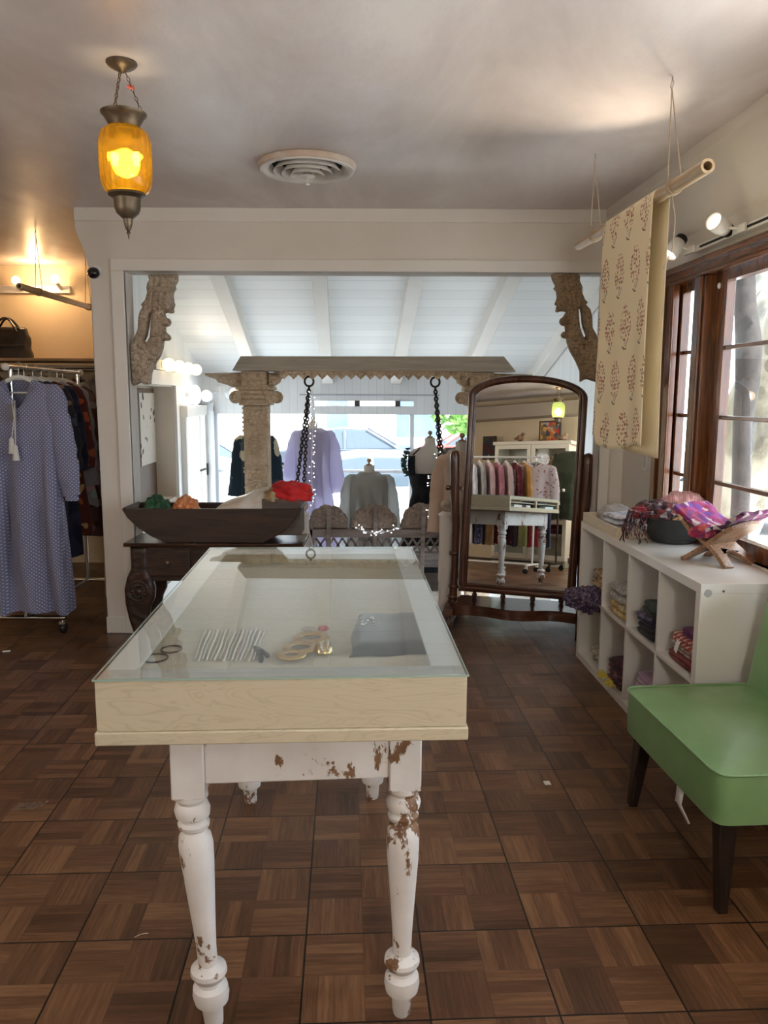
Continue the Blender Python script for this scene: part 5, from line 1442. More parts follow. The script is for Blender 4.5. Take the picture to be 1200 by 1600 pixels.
m.build('scalloped_valance', M_sand, sf, bevel=.002)
m = MB(); m.box(xa - .05, xb + .05, -.07, .07, zb_ - .018, zb_); m.build('beam_soffit', M_beam, sf)

# bench hung on chains
M_iron = mat('dark_iron', (.045, .038, .032), .55, .7)
M_bench = carvedwood('bench_carved_wood', (.27, .205, .165), (.38, .31, .26), (.15, .11, .085), 34)
M_benchp = mat('bench_plain_wood', (.20, .16, .14), .6, col2=(.29, .25, .23), ns=7, stretch=(1, 1, 5))
YBn = 5.72
sbn = thing('swing_bench', 'carved wooden swing bench with three scalloped back panels, hung on iron chains', 'swing bench', (0, YBn, 0))
def B_(px, py, dy=0): q = at(px, py, YBn + dy); return Vector((q.x, dy, q.z))
zr0, zr1 = B_(580, 839).z, B_(580, 826).z
xl_, xr_ = B_(480, 830).x, B_(700, 830).x
for (px0, px1, pk) in ((483, 543, 791), (550, 620, 790), (627, 692, 788)):
    a_ = B_(px0, 827); b_ = B_(px1, 827); cx = (a_.x + b_.x) / 2; hw = (b_.x - a_.x) / 2; pkz = B_((px0 + px1) / 2, pk).z - zr1
    pts = [(-hw, 0), (hw, 0)]
    for k in range(0, 61):
        A = pi * k / 60; sc = 1 + .07 * abs(sin(A * 4.5)) + .02 * abs(sin(A * 13.5)); pts.append((hw * .98 * cos(A) * sc, .012 + pkz * .93 * sin(A) ** .85 * sc))
    m = MB(); m.relief(pts, (cx, 0, zr1), (1, 0, 0), (0, 0, 1), (0, -1, 0), .05, edge=.02, step=.014, carve=.006, cs=45); m.build('back_panel', M_bench, sbn, ang=70)
    m = MB(); m.bar((cx + .01, -.045, zr1 + pkz * .98), (cx - .005, -.035, -.02), .032, .025, (0, 1, 0)); m.build('back_strut', M_benchp, sbn, bevel=.003)
m = MB(); m.box(xl_, xr_, -.03, .03, zr0, zr1); m.build('back_rail', M_benchp, sbn, bevel=.004)
zl0, zl1 = B_(580, 862).z, B_(580, 841).z
m = MB(); nL = 16; dx = (xr_ - xl_) / nL
for k in range(nL):
    for s in (0, 1): m.bar((xl_ + dx * (k + s), 0, zl0), (xl_ + dx * (k + 1 - s), 0, zl1), .014, .016, (0, 1, 0))
m.build('lattice', M_benchp, sbn)
m = MB(); m.box(xl_, xr_, -.03, .03, zl0 - .05, zl0); m.build('lower_rail', M_benchp, sbn, bevel=.004)
for x in (xl_ + .02, xr_ - .02):
    m = MB(); m.box(x - .025, x + .025, -.03, .03, -.08, zr1 + .03); m.build('back_post', M_benchp, sbn, bevel=.004)
m = MB(); m.box(xl_ - .03, xr_ + .03, -.06, .62, -.06, .0); m.build('seat', M_benchp, sbn, bevel=.006)
m = MB(); m.box(xl_ - .03, xr_ + .03, -.08, -.055, -.12, .02); m.build('seat_apron', M_bench, sbn, bevel=.004)
for s, x in ((0, xl_ + .01), (1, xr_ - .01)):
    m = MB(); m.box(x - .02, x + .02, .0, .55, .26, .30); m.box(x - .02, x + .02, .5, .55, 0, .26); m.build('arm_rest', M_benchp, sbn, bevel=.005)
def chain(pa, pb, parent, link=.034, r=.0055, w=.012, name='chain', mm=None):
    pa, pb = Vector(pa), Vector(pb); n = max(2, int((pb - pa).length / (link * .8))); mb = MB()
    d = (pb - pa).normalized(); aa, bb2 = frame(d)
    for i in range(n):
        c = pa.lerp(pb, (i + .5) / n); ax = aa if i % 2 else bb2; L = (pb - pa).length / n
        mb.tube([c + d * (L * .66 * cos(2 * pi * j / 12)) + ax * (w * sin(2 * pi * j / 12)) for j in range(12)], r, 6, closed=True)
    return mb.build(name, mm or M_iron, parent)
rel = lambda px, py, Yd: at(px, py, Yd) - Vector((0, YBn, 0))
for (rx, ry, cps) in ((483, 596, ((463, 765, 5.74), (474, 770, 6.28))), (680, 597, ((697, 770, 5.74), (690, 770, 6.28)))):
    c = rel(rx, ry, YS)
    m = MB(); m.tube([(c.x + .034 * cos(2 * pi * k / 20), c.y, c.z + .036 * sin(2 * pi * k / 20)) for k in range(20)], .008, 8, closed=True); m.tube([c + Vector((0, 0, .036)), c + Vector((0, 0, .075))], .010, 8); m.build('ring', M_iron, sbn)
    for k, (ex, ey, eY) in enumerate(cps):
        e = rel(ex, ey, eY); st = c - Vector((0, 0, .036)); dd = e - st; end = st + dd * ((st.z - (.0 if eY < 6 else .0)) / (st.z - e.z))
        chain(st, end, sbn)
# fairy lights
M_led = emit('led_white', (.95, .97, 1), 1.6); M_wirew = mat('white_wire', (.75, .76, .78), .4)
def fairy(name, label, pts, spike, n, seed):
    t = thing(name, label, 'string lights', pts[0]); o = Vector(pts[0]); P = [Vector(p) - o for p in pts]; r = random.Random(seed)
    m = MB(); m.tube(P, .003, 6); m.build('wire', M_wirew, t)
    m = MB(); w = MB()
    for i in range(n):
        s = (i + .5) / n * (len(P) - 1); k = min(int(s), len(P) - 2); c = P[k].lerp(P[k + 1], s - k)
        d = Vector((r.uniform(-1, 1), r.uniform(-.4, .4), r.uniform(-.3, .5))).normalized() * spike
        w.tube([c, c + d], .0024, 5); m.ball(c + d, .0045, 8, 6)
    w.build('stem', M_wirew, t); m.build('led', M_led, t); return t
fairy('fairy_lights', 'white string lights hanging straight down beside the chain nearer the trough', [at(488 + 1.5 * sin(k), 610 + 25 * k, 5.9) for k in range(9)], .022, 40, 3)
fairy('fairy_lights', 'spiky white string lights looped below the chain nearer the mirror', [at(677 + 2 * sin(k * 2), 742 + 9 * k, 5.6) for k in range(9)], .045, 22, 4)
fairy('fairy_lights', 'second spiky white string lights strand beside the chain nearer the mirror', [at(682 + k * .6 + 2 * sin(k), 705 + 12 * k, 5.62) for k in range(9)], .028, 22, 6)
fairy('fairy_lights', 'white string lights drooping across the middle back panel of the swing bench', [at(556 + 8 * k, 825 + 8 * sin(pi * k / 8), 5.62) for k in range(9)], .03, 26, 5)
# small white table by the bench
c = at(683, 868, 5.75); t = thing('side_table', 'small white table with thin legs beside the newel post', 'table', (c.x, 5.95, ZL))
h = c.z - ZL; m = MB(); m.box(-.18, .18, -.18, .18, h - .03, h); m.build('tabletop', M_newel, t, bevel=.004)
m = MB(); m.box(-.15, .15, -.15, .15, h - .10, h - .03); m.build('apron', M_benchp, t)
for x in (-.155, .155):
    for y in (-.155, .155): m = MB(); m.box(x - .013, x + .013, y - .013, y + .013, 0, h - .03); m.build('leg', M_newel, t, bevel=.002)
# ------------------------------------------------------------------ garments
def loft_body(mb, prof, N=56, folds=6, amp=.02, seed=0, open_v=0.0, neck=.075):
    """prof: list of (z, half width, half depth); a cloth body hanging in folds"""
    ztop, zbot = prof[0][0], prof[-1][0]; rows = []
    K = 34
    for i in range(K + 1):
        t = i / K; z = ztop + (zbot - ztop) * t
        for a, b in zip(prof, prof[1:]):
            if a[0] >= z >= b[0] - 1e-9:
                s = (a[0] - z) / max(a[0] - b[0], 1e-9); s = s * s * (3 - 2 * s); w = a[1] + (b[1] - a[1]) * s; d = a[2] + (b[2] - a[2]) * s; break
        row = []
        g = max(0, min(1, (t - .12) / .5))
        for j in range(N):
            p = 2 * pi * j / N; c, s_ = cos(p), sin(p)
            x = w * math.copysign(abs(c) ** .75, c); y = d * math.copysign(abs(s_) ** .9, s_)
            f = sin(x / max(w, .01) * folds + seed + 1.5 * sin(t * 3 + seed)) * amp * g + .4 * amp * g * sin(x / max(w, .01) * folds * 2.3 + seed * 2)
            y += f * (1 if s_ > 0 else -1) * (abs(s_) ** .5); x += .25 * amp * g * sin(p * folds)
            zz = z + (.012 * sin(p * 3 + seed) * (t > .98)) 
            if open_v and s_ < 0: 
                zz -= max(0, open_v * (1 - abs(x) / neck)) * max(0, 1 - t * 9)
            row.append(Vector((x, y, zz)))
        rows.append(row)
    vs = [p for r in rows for p in r]
    fs = [(i * N + j, i * N + (j + 1) % N, (i + 1) * N + (j + 1) % N, (i + 1) * N + j) for i in range(K) for j in range(N)]
    mb.add(vs, fs); return mb
def sleeve(mb, pts, rad, flat=.7, n=20, seed=0):
    pts = [Vector(p) for p in pts]
    q = []; rr = []
    for i in range(len(pts) - 1):
        for k in range(6): s = k / 6; q.append(pts[i].lerp(pts[i + 1], s)); rr.append(rad[i] + (rad[i + 1] - rad[i]) * s)
    q.append(pts[-1]); rr.append(rad[-1])
    o = len(mb.v); mb.tube(q, rr, n, cap=False, flat=flat, up=(0, 1, 0))
    for i in range(o, len(mb.v)):
        v = Vector(mb.v[i]); nz = noise.noise(v * 16 + Vector((seed, 0, 0))); mb.v[i] = tuple(v + Vector((nz * .012, nz * .01, 0)))
    return mb
M_hang = mat('white_hanger', (.72, .70, .66), .4)
M_hangw = mat('wood_hanger', (.50, .38, .22), .45)
def hanger_mesh(parent, mm, W=.40):
    mb = MB()
    mb.tube([(.018 * sin(a), 0, -.018 + .018 * cos(a) + .018) for a in [-.9 + 4.0 * k / 12 for k in range(13)]] + [(0, 0, -.045), (0, 0, -.07)], .0018, 6); hk = mb.build('hook', M_hook, parent)
    mb = MB(); mb.tube([(-W / 2, 0, -.155), (-W / 4, 0, -.105), (-.03, 0, -.072), (0, 0, -.066), (.03, 0, -.072), (W / 4, 0, -.105), (W / 2, 0, -.155)], [.010, .012, .013, .013, .013, .012, .010], 10, flat=.8, up=(0, 1, 0)); mb.tube([(-W / 2 + .01, 0, -.157), (W / 2 - .01, 0, -.157)], .005, 8); mb.build('shoulder_bar', mm, parent)
def new_hanger(label, loc, rotz, mm, group=None):
    t = thing('hanger', label, 'hanger', loc, rotz, group); hanger_mesh(t, mm); return t
def garment(name, label, cat, loc, rotz, mm, L, W=.42, hem=.25, depth=.045, sl=.55, slr=(.075, .06, .055), spread=.06, folds=6, amp=.02, seed=0, v=.05, group=None, chest=None, waist=None, sleevemat=None, cuff=None, tz=-.085):
    t = thing(name, label, cat, loc, rotz, group)
    hw = W / 2; mb = MB(); ch_ = chest or hw * .98; wa = waist or ch_
    prof = [(tz, .085, .03), (tz - .012, hw * .55, depth * .8), (tz - .05, hw * .93, depth), (tz - .12, hw, depth * 1.15), (tz - .26, ch_, depth * 1.3), (tz - .42, wa, depth * 1.25), (tz - L, hem, depth * 1.6)]
    loft_body(mb, prof, folds=folds, amp=amp, seed=seed, open_v=v); mb.build('body', mm, t, ang=80)
    if sl > .02:
        for s in (-1, 1):
            mb = MB(); sx = s * hw * .93
            sleeve(mb, [(sx - s * .06, 0, tz - .055), (sx - s * .01, 0, tz - .085), (sx + s * spread * .35, -.006, tz - .05 - sl * .33), (sx + s * spread * .7, -.012, tz - .05 - sl * .7), (sx + s * spread, -.012, tz - .05 - sl)], [slr[0] * .45, slr[0] * .85, slr[1], slr[1], slr[2]], .6, seed=seed + s)
            se = mb.build('sleeve', sleevemat or mm, t, ang=80)
            if cuff:
                mb = MB(); c = Vector((sx + s * spread, -.012, tz - .05 - sl)); mb.tube([c, c + Vector((0, 0, -.03))], slr[2] * .8, 16, flat=.6, up=(0, 1, 0)); mb.build('cuff', mm, se)
    return t

def dots(name, base, dot, sc=48, r=.22):
    t = NT(name); tc = t.n('TexCoord'); sp = t.n('SeparateXYZ', None, i0=tc.outputs['Object'])
    u = t.math('MULTIPLY', sp.outputs[0], sc); v = t.math('MULTIPLY', sp.outputs[2], sc)
    a = t.math('SUBTRACT', t.math('FRACT', t.math('ADD', u, v)), .5); b_ = t.math('SUBTRACT', t.math('FRACT', t.math('SUBTRACT', u, v)), .5)
    d = t.math('SQRT', t.math('ADD', t.math('MULTIPLY', a, a), t.math('MULTIPLY', b_, b_)))
    f = t.math('MULTIPLY', t.math('LESS_THAN', d, r), .65)
    n = t.noise(tc.outputs['Object'], 30, 3)
    return t.bsdf(t.mix(f, t.mix(n, base, tuple(k * .8 for k in base)), dot), .9, spec=.2, sheen=.2)
def floral(name, base, c1, c2, c3, sc=16, th=.33):
    t = NT(name); v = t.obj()
    d = t.n('TexNoise', None, Vector=v, Scale=9.0, Detail=3.0)
    mv = t.n('VectorMath', {'operation': 'MULTIPLY_ADD'}, i0=d.outputs[1], i1=(.09, .09, .09), i2=v)
    vo = t.n('TexVoronoi', None, Vector=mv.outputs[0], Scale=sc)
    wn = t.n('TexWhiteNoise', {'noise_dimensions': '3D'}, Vector=vo.outputs['Position'])
    col = t.ramp(wn.outputs[0], (0, c1), (.35, c2), (.6, c3), (.78, base), const=True)
    f = t.math('LESS_THAN', vo.outputs[0], th)
    return t.bsdf(t.mix(f, base, col), .85, spec=.2, sheen=.15)
M_dress = dots('dotted_periwinkle', (.19, .20, .32), (.66, .66, .72))
M_fl1 = floral('black_floral', (.02, .018, .022), (.22, .03, .03), (.05, .06, .10), (.20, .12, .06), 14)
M_fl2 = floral('rust_floral', (.10, .025, .018), (.42, .10, .035), (.05, .06, .14), (.50, .34, .16), 15, .42)
M_fl3 = floral('mint_lilac', (.28, .27, .30), (.40, .30, .42), (.30, .42, .36), (.55, .34, .36), 10, .5)
M_fl4 = floral('brown_paisley', (.11, .055, .045), (.20, .13, .11), (.28, .26, .28), (.06, .03, .03), 12, .4)
M_pinkd = floral('dusty_pink', (.40, .22, .22), (.50, .30, .30), (.34, .18, .20), (.45, .36, .34), 14)

# clothes rail in the side room
M_chrome = mat('chrome', (.55, .56, .58), .15, 1); M_castor = mat('black_castor', (.012, .012, .013), .4)
RX, RY0, RY1, RZ = -2.17, 4.62, 5.62, 1.595
def rack(name, label, loc, rotz, L, H, mm):
    t = thing(name, label, 'clothes rack', loc, rotz)
    mb = MB(); mb.tube([(0, -.06, H), (0, L + .06, H)], .0125, 14); mb.build('rail', mm, t)
    for y in (-.06, L + .06): mb = MB(); mb.ball((0, y, H), .022, 16, 12); mb.build('end_ball', M_hang, t)
    for y in (0, L):
        mb = MB(); mb.tube([(0, y, .10), (0, y, H)], .0125, 14); mb.build('upright', mm, t)
        mb = MB(); mb.tube([(-.24, y, .10), (.24, y, .10)], .014, 12); mb.build('base_bar', mm, t)
        for x in (-.22, .22):
            mb = MB(); mb.lathe([(.010, -.014), (.030, -.014), (.034, -.008), (.034, .008), (.030, .014), (.010, .014)], (x, y + .012, .034), 20, axis='x'); w_ = mb.build('castor', M_castor, t)
            mb = MB(); mb.box(x - .020, x + .020, y - .012, y + .022, .060, .078); mb.tube([(x, y, .075), (x, y, .105)], .009, 10); mb.build('castor_fork', mm, w_)
    mb = MB(); mb.tube([(0, 0, .10), (0, L, .10)], .012, 12); mb.build('long_bar', mm, t)
    return t
rack('clothes_rack', 'chrome rolling clothes rail holding dresses in the side room', (RX, RY0, 0), 0, RY1 - RY0, RZ, M_chrome)
dx = at(36, 640, 4.55)
hh = new_hanger('white hanger carrying the dotted periwinkle dress', (RX + .06, RY0 - .03, RZ + .012), .05, M_hang)
dr = garment('dress', 'long periwinkle dress with white dots and long sleeves on the front of the rail', 'dress', (RX + .065, RY0 - .035, RZ + .012), .05, M_dress, 1.37, W=.41, hem=.235, depth=.05, sl=.62, slr=(.085, .07, .05), spread=.075, folds=8, amp=.045, v=.20, cuff=True)
mb = MB(); mb.tube([(-.01, -.098, -.20), (.0, -.105, -.30), (-.02, -.11, -.42)], .003, 6); mb.tube([(.005, -.098, -.20), (.005, -.107, -.30), (.0, -.112, -.46)], .003, 6)
for c in ((-.02, -.112, -.44), (.0, -.114, -.48)): mb.lathe([(.004, .03), (.012, .02), (.014, 0), (.020, -.06)], c, 12)
td = mb.build('tassel_tie', mat('tassel_white', (.62, .60, .58), .8), dr); td['label'] = 'white tassel ties at the dress neck'
mb = MB(); mb.box(-.035, .012, -.102, -.099, -.32, -.22); tb_ = mb.build('swing_tag', mat('grey_tag', (.16, .16, .17), .7), dr)
lst = [(.17, M_fl1, 1.15, 'black floral dress hanging directly behind the dotted periwinkle dress', .2, 'black'),
       (.29, fabric('navy_cloth', (.015, .018, .04), (.03, .035, .07), 8), 1.1, 'navy dress on the rail between the black floral and rust floral ones', .25, 'navy'),
       (.41, M_fl2, .98, 'rust and orange floral dress on the side room rail', .27, 'rust'),
       (.53, M_fl3, .80, 'mint and lilac printed kimono with wide sleeves on the side room rail', .28, 'mint'),
       (.65, M_fl4, 1.02, 'brown paisley dress hanging low behind the mint and lilac kimono', .29, 'brown'),
       (.745, M_pinkd, .85, 'dusty pink blouse at the far end of the side room rail', .27, 'pink')]
for i, (dy, mm, L, lb, hem, cn) in enumerate(lst):
    y = RY0 + dy; rz = .12 - .05 * i
    new_hanger('white hanger on the side room rail carrying the ' + {'black': 'black floral dress', 'navy': 'navy dress', 'rust': 'rust floral dress', 'mint': 'mint and lilac kimono', 'brown': 'brown paisley dress', 'pink': 'dusty pink blouse'}[cn], (RX, y, RZ + .012), rz, M_hang)
    garment('kimono' if cn == 'mint' else 'blouse' if cn == 'pink' else 'dress', lb, 'kimono' if cn == 'mint' else 'blouse' if cn == 'pink' else 'dress', (RX, y, RZ + .012), rz, mm, L, W=.44 if i < 3 else .40 if i < 5 else .33, hem=hem, depth=.024, sl=.5 if cn != 'mint' else .62, slr=(.08, .075, .09 if cn == 'mint' else .06), spread=.05, folds=6, amp=.018, seed=i * 1.7, v=.08)
# back shelf with its own rail of hangers
sh2 = thing('wall_shelf', 'wooden shelf on the far wall of the side room with a hanging rail below', 'shelf', (-2.75, 6.40, 0))
mb = MB(); mb.box(-.7, .75, -.18, .27, 1.70, 1.722); mb.build('shelf_board', wood('shelf_wood', (.30, .20, .10), (.42, .29, .16), .5, (.8, 6, 6)), sh2, bevel=.002)
mb = MB(); mb.tube([(-.7, 0, 1.64), (.75, 0, 1.64)], .012, 12); mb.build('hanging_rail', M_chrome, sh2)
for x in (-.68, .73): mb = MB(); mb.box(x - .012, x + .012, -.16, .27, 1.55, 1.70); mb.build('side_bracket', M_trim, sh2)
bc_ = [fabric('dull_teal', (.05, .09, .09), (.08, .13, .12), 8), M_pinkd, M_blk, M_fl4, fabric('cream_knit', (.55, .48, .38), (.62, .55, .45), 20), M_fl1, M_maroon, fabric('grey_knit', (.25, .24, .23), (.33, .32, .31), 20)]
nmz = ['dull teal', 'dusty pink', 'black', 'brown paisley', 'cream knit', 'black floral', 'maroon', 'grey knit']
for i in range(8):
    x = -3.25 + .13 * i
    new_hanger('wooden hanger carrying the %s top on the rail under the side room shelf' % nmz[i], (x, 6.40, 1.652), pi / 2 - .15, M_hangw, None)
    garment('top', '%s top on the rail under the side room shelf' % nmz[i], 'top', (x, 6.40, 1.652), pi / 2 - .15, bc_[i], .62, W=.38, hem=.2, depth=.03, sl=.3, folds=4, amp=.015, seed=i)
# black bag on the shelf
M_bag = mat('black_leather', (.012, .010, .010), .32, col2=(.03, .026, .024), ns=7, bump=.2, bs=26)
c = at(12, 535, 6.42); bg = thing('handbag', 'black leather bag standing on the side room shelf', 'bag', (c.x, 6.42, 1.7225))
def bagf(u, v):
    a = 2 * pi * u; ca, sa = cos(a), sin(a); t = v
    w = .185 * (1 - .18 * t ** 2); d = .10 * (1 - .6 * t ** 1.6); nz = noise.noise(Vector((ca * 2, sa * 2, t * 4)))
    if t > .97: w *= .9; d *= .4
    return Vector((w * math.copysign(abs(ca) ** .55, ca) * (1 + .05 * nz), d * math.copysign(abs(sa) ** .7, sa) * (1 + .1 * nz), .0 + .25 * t + .012 * nz * t))
mb = MB(); mb.grid(bagf, 48, 20, uv=False); mb.box(-.12, .12, -.02, .02, .235, .245); mb.build('bag_body', M_bag, bg, ang=60)
mb = MB(); mb.box(-.188, .188, -.112, -.098, .09, .105); mb.build('flap', M_bag, bg, bevel=.004)
for yy in (-.05, .05):
    mb = MB(); mb.tube([(-.10 + .2 * k / 12, yy * (1 - .5 * sin(pi * k / 12)), .21 + .11 * sin(pi * k / 12)) for k in range(13)], .009, 8); mb.build('strap', M_bag, bg)
# light strip on the far wall and the second bamboo rod
c0, c1 = at(-30, 452, 6.66), at(110, 452, 6.66)
ls = thing('light_strip', 'white strip with bare globe bulbs on the far wall of the side room', 'light strip', (0, 6.68, 0))
mb = MB(); mb.box(c0.x, c1.x, -.03, 0, c0.z - .03, c0.z + .03); mb.build('strip', M_white, ls, bevel=.004)
M_globe = emit('warm_globe', (1, .80, .50), 2.2)
for px, py in ((25, 438), (86, 436)):
    c = at(px, py, 6.55); mb = MB(); mb.ball((c.x, -.13, c.z), .034, 18, 12); g = mb.build('globe_bulb', M_globe, ls)
    mb = MB(); mb.tube([(c.x + .004, -.03, c.z - .06), (c.x, -.115, c.z - .022)], .016, 12); mb.build('socket', M_white, g)
    if px == 86: point('strip_bulb_light', (c.x - .12, 6.46, c.z), 3.2, (1, .62, .30), .04)
pa = at(30, 447, 5.0); pb = Vector((pa.x + .02, 6.35, pa.z - .005)); hk = zat(62, 360, ZC)
rod('bamboo_rod', 'dark bamboo rod hung on twine in the side room above the clothes rail', pa, pb, .021, ((pa.x + .005, 5.27), (pa.x + .012, 6.1)))

# ------------------------------------------------------------------ dress forms in the porch room
M_form = mat('linen_form', (.72, .68, .62), .8); M_formw = mat('form_wood', (.45, .30, .16), .45)
def form(label, c, neckz, floor_z, shoulders=.36, colr=None):
    """c: ground point; neckz: height of the neck top"""
    t = thing('dress_form', label, 'dress form', (c[0], c[1], floor_z)); H = neckz - floor_z
    mb = MB(); s = shoulders / 2; dk = .10 if shoulders > .3 else .06
    P = [(.0, H, .0), (.045, H - .002, .045), (.045, H - .05, .045), (.055, H - .07, .05), (s * .75, H - .10, dk * .7), (s, H - .14, dk * .85), (s * .97, H - .22, dk), (s * .88, H - .32, dk), (s * .70, H - .46, dk * .85), (s * .85, H - .60, dk), (s * .92, H - .70, dk), (s * .9, H - .74, dk), (0, H - .741, 0)]
    vs = []; n = 36
    for w, z, d in P:
        for j in range(n): a = 2 * pi * j / n; vs.append((w * cos(a), d * sin(a), z))
    mb.add(vs, [(i * n + j, i * n + (j + 1) % n, (i + 1) * n + (j + 1) % n, (i + 1) * n + j) for i in range(len(P) - 1) for j in range(n)])
    mb.build('torso', colr or M_form, t, ang=60)
    mb = MB(); mb.lathe([(.030, H), (.028, H + .008), (.010, H + .014), (.008, H + .024), (.018, H + .034), (.020, H + .046), (.012, H + .058), (0, H + .061)], n=20); mb.build('finial', M_formw, t)
    mb = MB(); mb.tube([(0, 0, .05), (0, 0, H - .70)], .014, 10); mb.build('pole', M_formw, t)
    for k in range(3):
        a = 2 * pi * k / 3; mb = MB(); mb.tube([(0, 0, .10), (.16 * cos(a), .16 * sin(a), .05), (.24 * cos(a), .24 * sin(a), .008)], .011, 8); mb.build('foot', M_formw, t)
    return t
def wear(name, label, cat, c, neckz, mm, L, W, hem, depth=.12, sl=.55, slr=(.08, .07, .07), spread=.08, folds=6, amp=.03, seed=0, v=0, rotz=0, waist=None, chest=None):
    return garment(name, label, cat, (c[0], c[1], neckz + .03), rotz, mm, L, W=W, hem=hem, depth=depth, sl=sl, slr=slr, spread=spread, folds=folds, amp=amp, seed=seed, v=v, waist=waist, chest=chest)
def sheer(name, col, tr=.35):
    t = NT(name); d = t.n('BsdfDiffuse', None, Color=col); tl = t.n('BsdfTranslucent', None, Color=col)
    a = t.n('MixShader', None, i0=.5, i1=d.outputs[0], i2=tl.outputs[0]); tp = t.n('BsdfTransparent', None, Color=(1, 1, 1))
    m_ = t.n('MixShader', None, i0=tr, i1=a.outputs[0], i2=tp.outputs[0]); t.t.links.new(m_.outputs[0], t.out.inputs[0]); return t.mat
M_lav = sheer('sheer_lavender', (.56, .52, .68), .10); M_gshirt = sheer('sheer_grey', (.50, .50, .48), .12)
n_ = at(489, 660, 7.9); form('dress form in the lavender dress by the shop front', (n_.x, 7.9), n_.z, ZL, .24)
wear('dress', 'sheer lavender dress with long sleeves on a dress form by the shop front', 'dress', (n_.x, 7.9), n_.z, M_lav, 1.45, .36, .27, .125, .60, (.085, .08, .07), .085, 9, .07, 1.2, waist=.17)
n_ = at(577, 727, 6.75); form('dress form in the grey shirt behind the swing bench', (n_.x, 6.75), n_.z, ZL, .22)
wear('shirt', 'loose pale grey shirt on a dress form behind the middle panel of the swing bench', 'shirt', (n_.x, 6.75), n_.z, M_gshirt, .68, .34, .19, .12, .50, (.085, .075, .06), .05, 10, .06, 2.2)
n_ = at(672, 684, 6.75); form('white dress form in the black open-backed dress', (n_.x, 6.75), n_.z, ZL, .38, M_form)
t = thing('dress', 'black dress with a low open back and green ruffle on the white dress form', 'dress', (n_.x, 6.75, n_.z))
mb = MB(); loft_body(mb, [(-.30, .188, .115), (-.36, .175, .118), (-.46, .15, .105), (-.60, .18, .125), (-.95, .24, .15), (-1.2, .27, .17)], folds=7, amp=.03, seed=4); mb.build('skirt', M_blk, t, ang=80)
for s in (-1, 1):
    mb = MB(); mb.grid(lambda u, v, s=s: Vector((s * (.125 + .055 * u + .012 * sin(pi * v)), -.118 + .05 * u + (.0 if v < .7 else .10 * (v - .7) / .3), -.32 + .20 * v + .0)), 8, 14, uv=False); o = mb.build('side_panel', M_blk, t, ang=80); sd = o.modifiers.new('s', 'SOLIDIFY'); sd.thickness = .006
    mb = MB(); mb.tube([(s * .15, -.10, -.14), (s * .11, -.075, -.105), (s * .085, -.02, -.085)], .006, 8); mb.build('strap', M_blk, t)
M_gruf = fabric('green_ruffle', (.03, .08, .065), (.06, .13, .10), 30)
mb = MB(); r = random.Random(3)
for i in range(90):
    u = r.random(); c = Vector((-.185 - .03 * sin(pi * u), -.06 + r.uniform(-.05, .05), -.10 - .22 * u)); a = r.uniform(0, 6.3); d = Vector((cos(a) * .5 - .5, sin(a) * .6, r.uniform(-.5, .5))) * .035; e = d.cross(Vector((0, .3, 1))).normalized() * .014
    mb.add([c - e, c + e, c + d + e * 1.5, c + d - e * 1.5], [(0, 1, 2, 3)])
o = mb.build('ruffle', M_gruf, t, smooth=False); o['label'] = 'dark green ruffle at the shoulder'; o.modifiers.new('s', 'SOLIDIFY').thickness = .002
n_ = at(400, 668, 7.5); form('dress form in the dark kimono behind the carved column', (n_.x, 7.5), n_.z, ZL, .20)
M_kim = floral('navy_cream_kimono', (.015, .03, .045), (.55, .50, .36), (.03, .05, .07), (.02, .035, .05), 5, .42)
wear('kimono', 'long navy kimono with cream flowers on a dress form behind the carved column', 'kimono', (n_.x, 7.5), n_.z, M_kim, 1.35, .30, .18, .10, .55, (.09, .085, .10), .045, 5, .02, 3)
n_ = at(722, 690, 5.45); form('dress form in the peach kimono beside the tall mirror', (n_.x, 5.45), n_.z, -.70, .20)
M_peach = fabric('peach_cloth', (.60, .44, .33), (.66, .51, .40), 6)
wear('kimono', 'peach kimono with wide sleeves on a dress form beside the tall mirror', 'kimono', (n_.x, 5.45), n_.z, M_peach, .95, .30, .15, .10, .52, (.07, .075, .08), .03, 5, .02, 5, rotz=.2)
n_ = at(735, 684, 6.45); form('dress form in the grey jacket behind the tall mirror', (n_.x, 6.45), n_.z, ZL, .24)
wear('jacket', 'grey jacket on a dress form half hidden behind the tall mirror', 'jacket', (n_.x, 6.45), n_.z, fabric('grey_jacket', (.22, .21, .20), (.28, .27, .26), 14), .7, .42, .22, .13, .5, seed=7)

# ------------------------------------------------------------------ lamps and print on the porch room walls
LWM = Matrix.Translation(LWO) @ Matrix.Rotation(YAW, 4, 'Z')
vb = thing('bulb_bar', 'row of four warm globe bulbs on a bar above the wall alcove', 'light bar', LWO, YAW)
mb = MB(); mb.box(0, .04, 2.05, 3.65, 1.655, 1.745); mb.build('bar', M_trim, vb, bevel=.004)
M_globe2 = emit('vanity_globe', (1, .76, .38), 1.3)
for y in (2.25, 2.68, 3.1, 3.5):
    mb = MB(); mb.ball((.10, y, 1.70), .058, 20, 14); g = mb.build('globe_bulb', M_globe2, vb)
    mb = MB(); mb.tube([(.03, y, 1.70), (.055, y, 1.70)], .03, 14); mb.build('socket', M_trim, g)
    if y == 2.68: point('vanity_light', LWM @ Vector((.35, y + .2, 1.62)), .8, (1, .72, .38), .10)
y_, z_ = lwall(290, 617); gl = thing('globe_lamp', 'bright white oval wall lamp beside the side window of the porch room', 'wall lamp', LWO, YAW)
mb = MB(); mb.ball((.10, y_, z_), (.055, .07, .10), 22, 16); mb.build('globe', emit('cool_globe', (.92, .97, 1), 2), gl)
mb = MB(); mb.tube([(0, y_, z_), (.055, y_, z_)], .03, 14); mb.build('lamp_arm', M_white, gl)

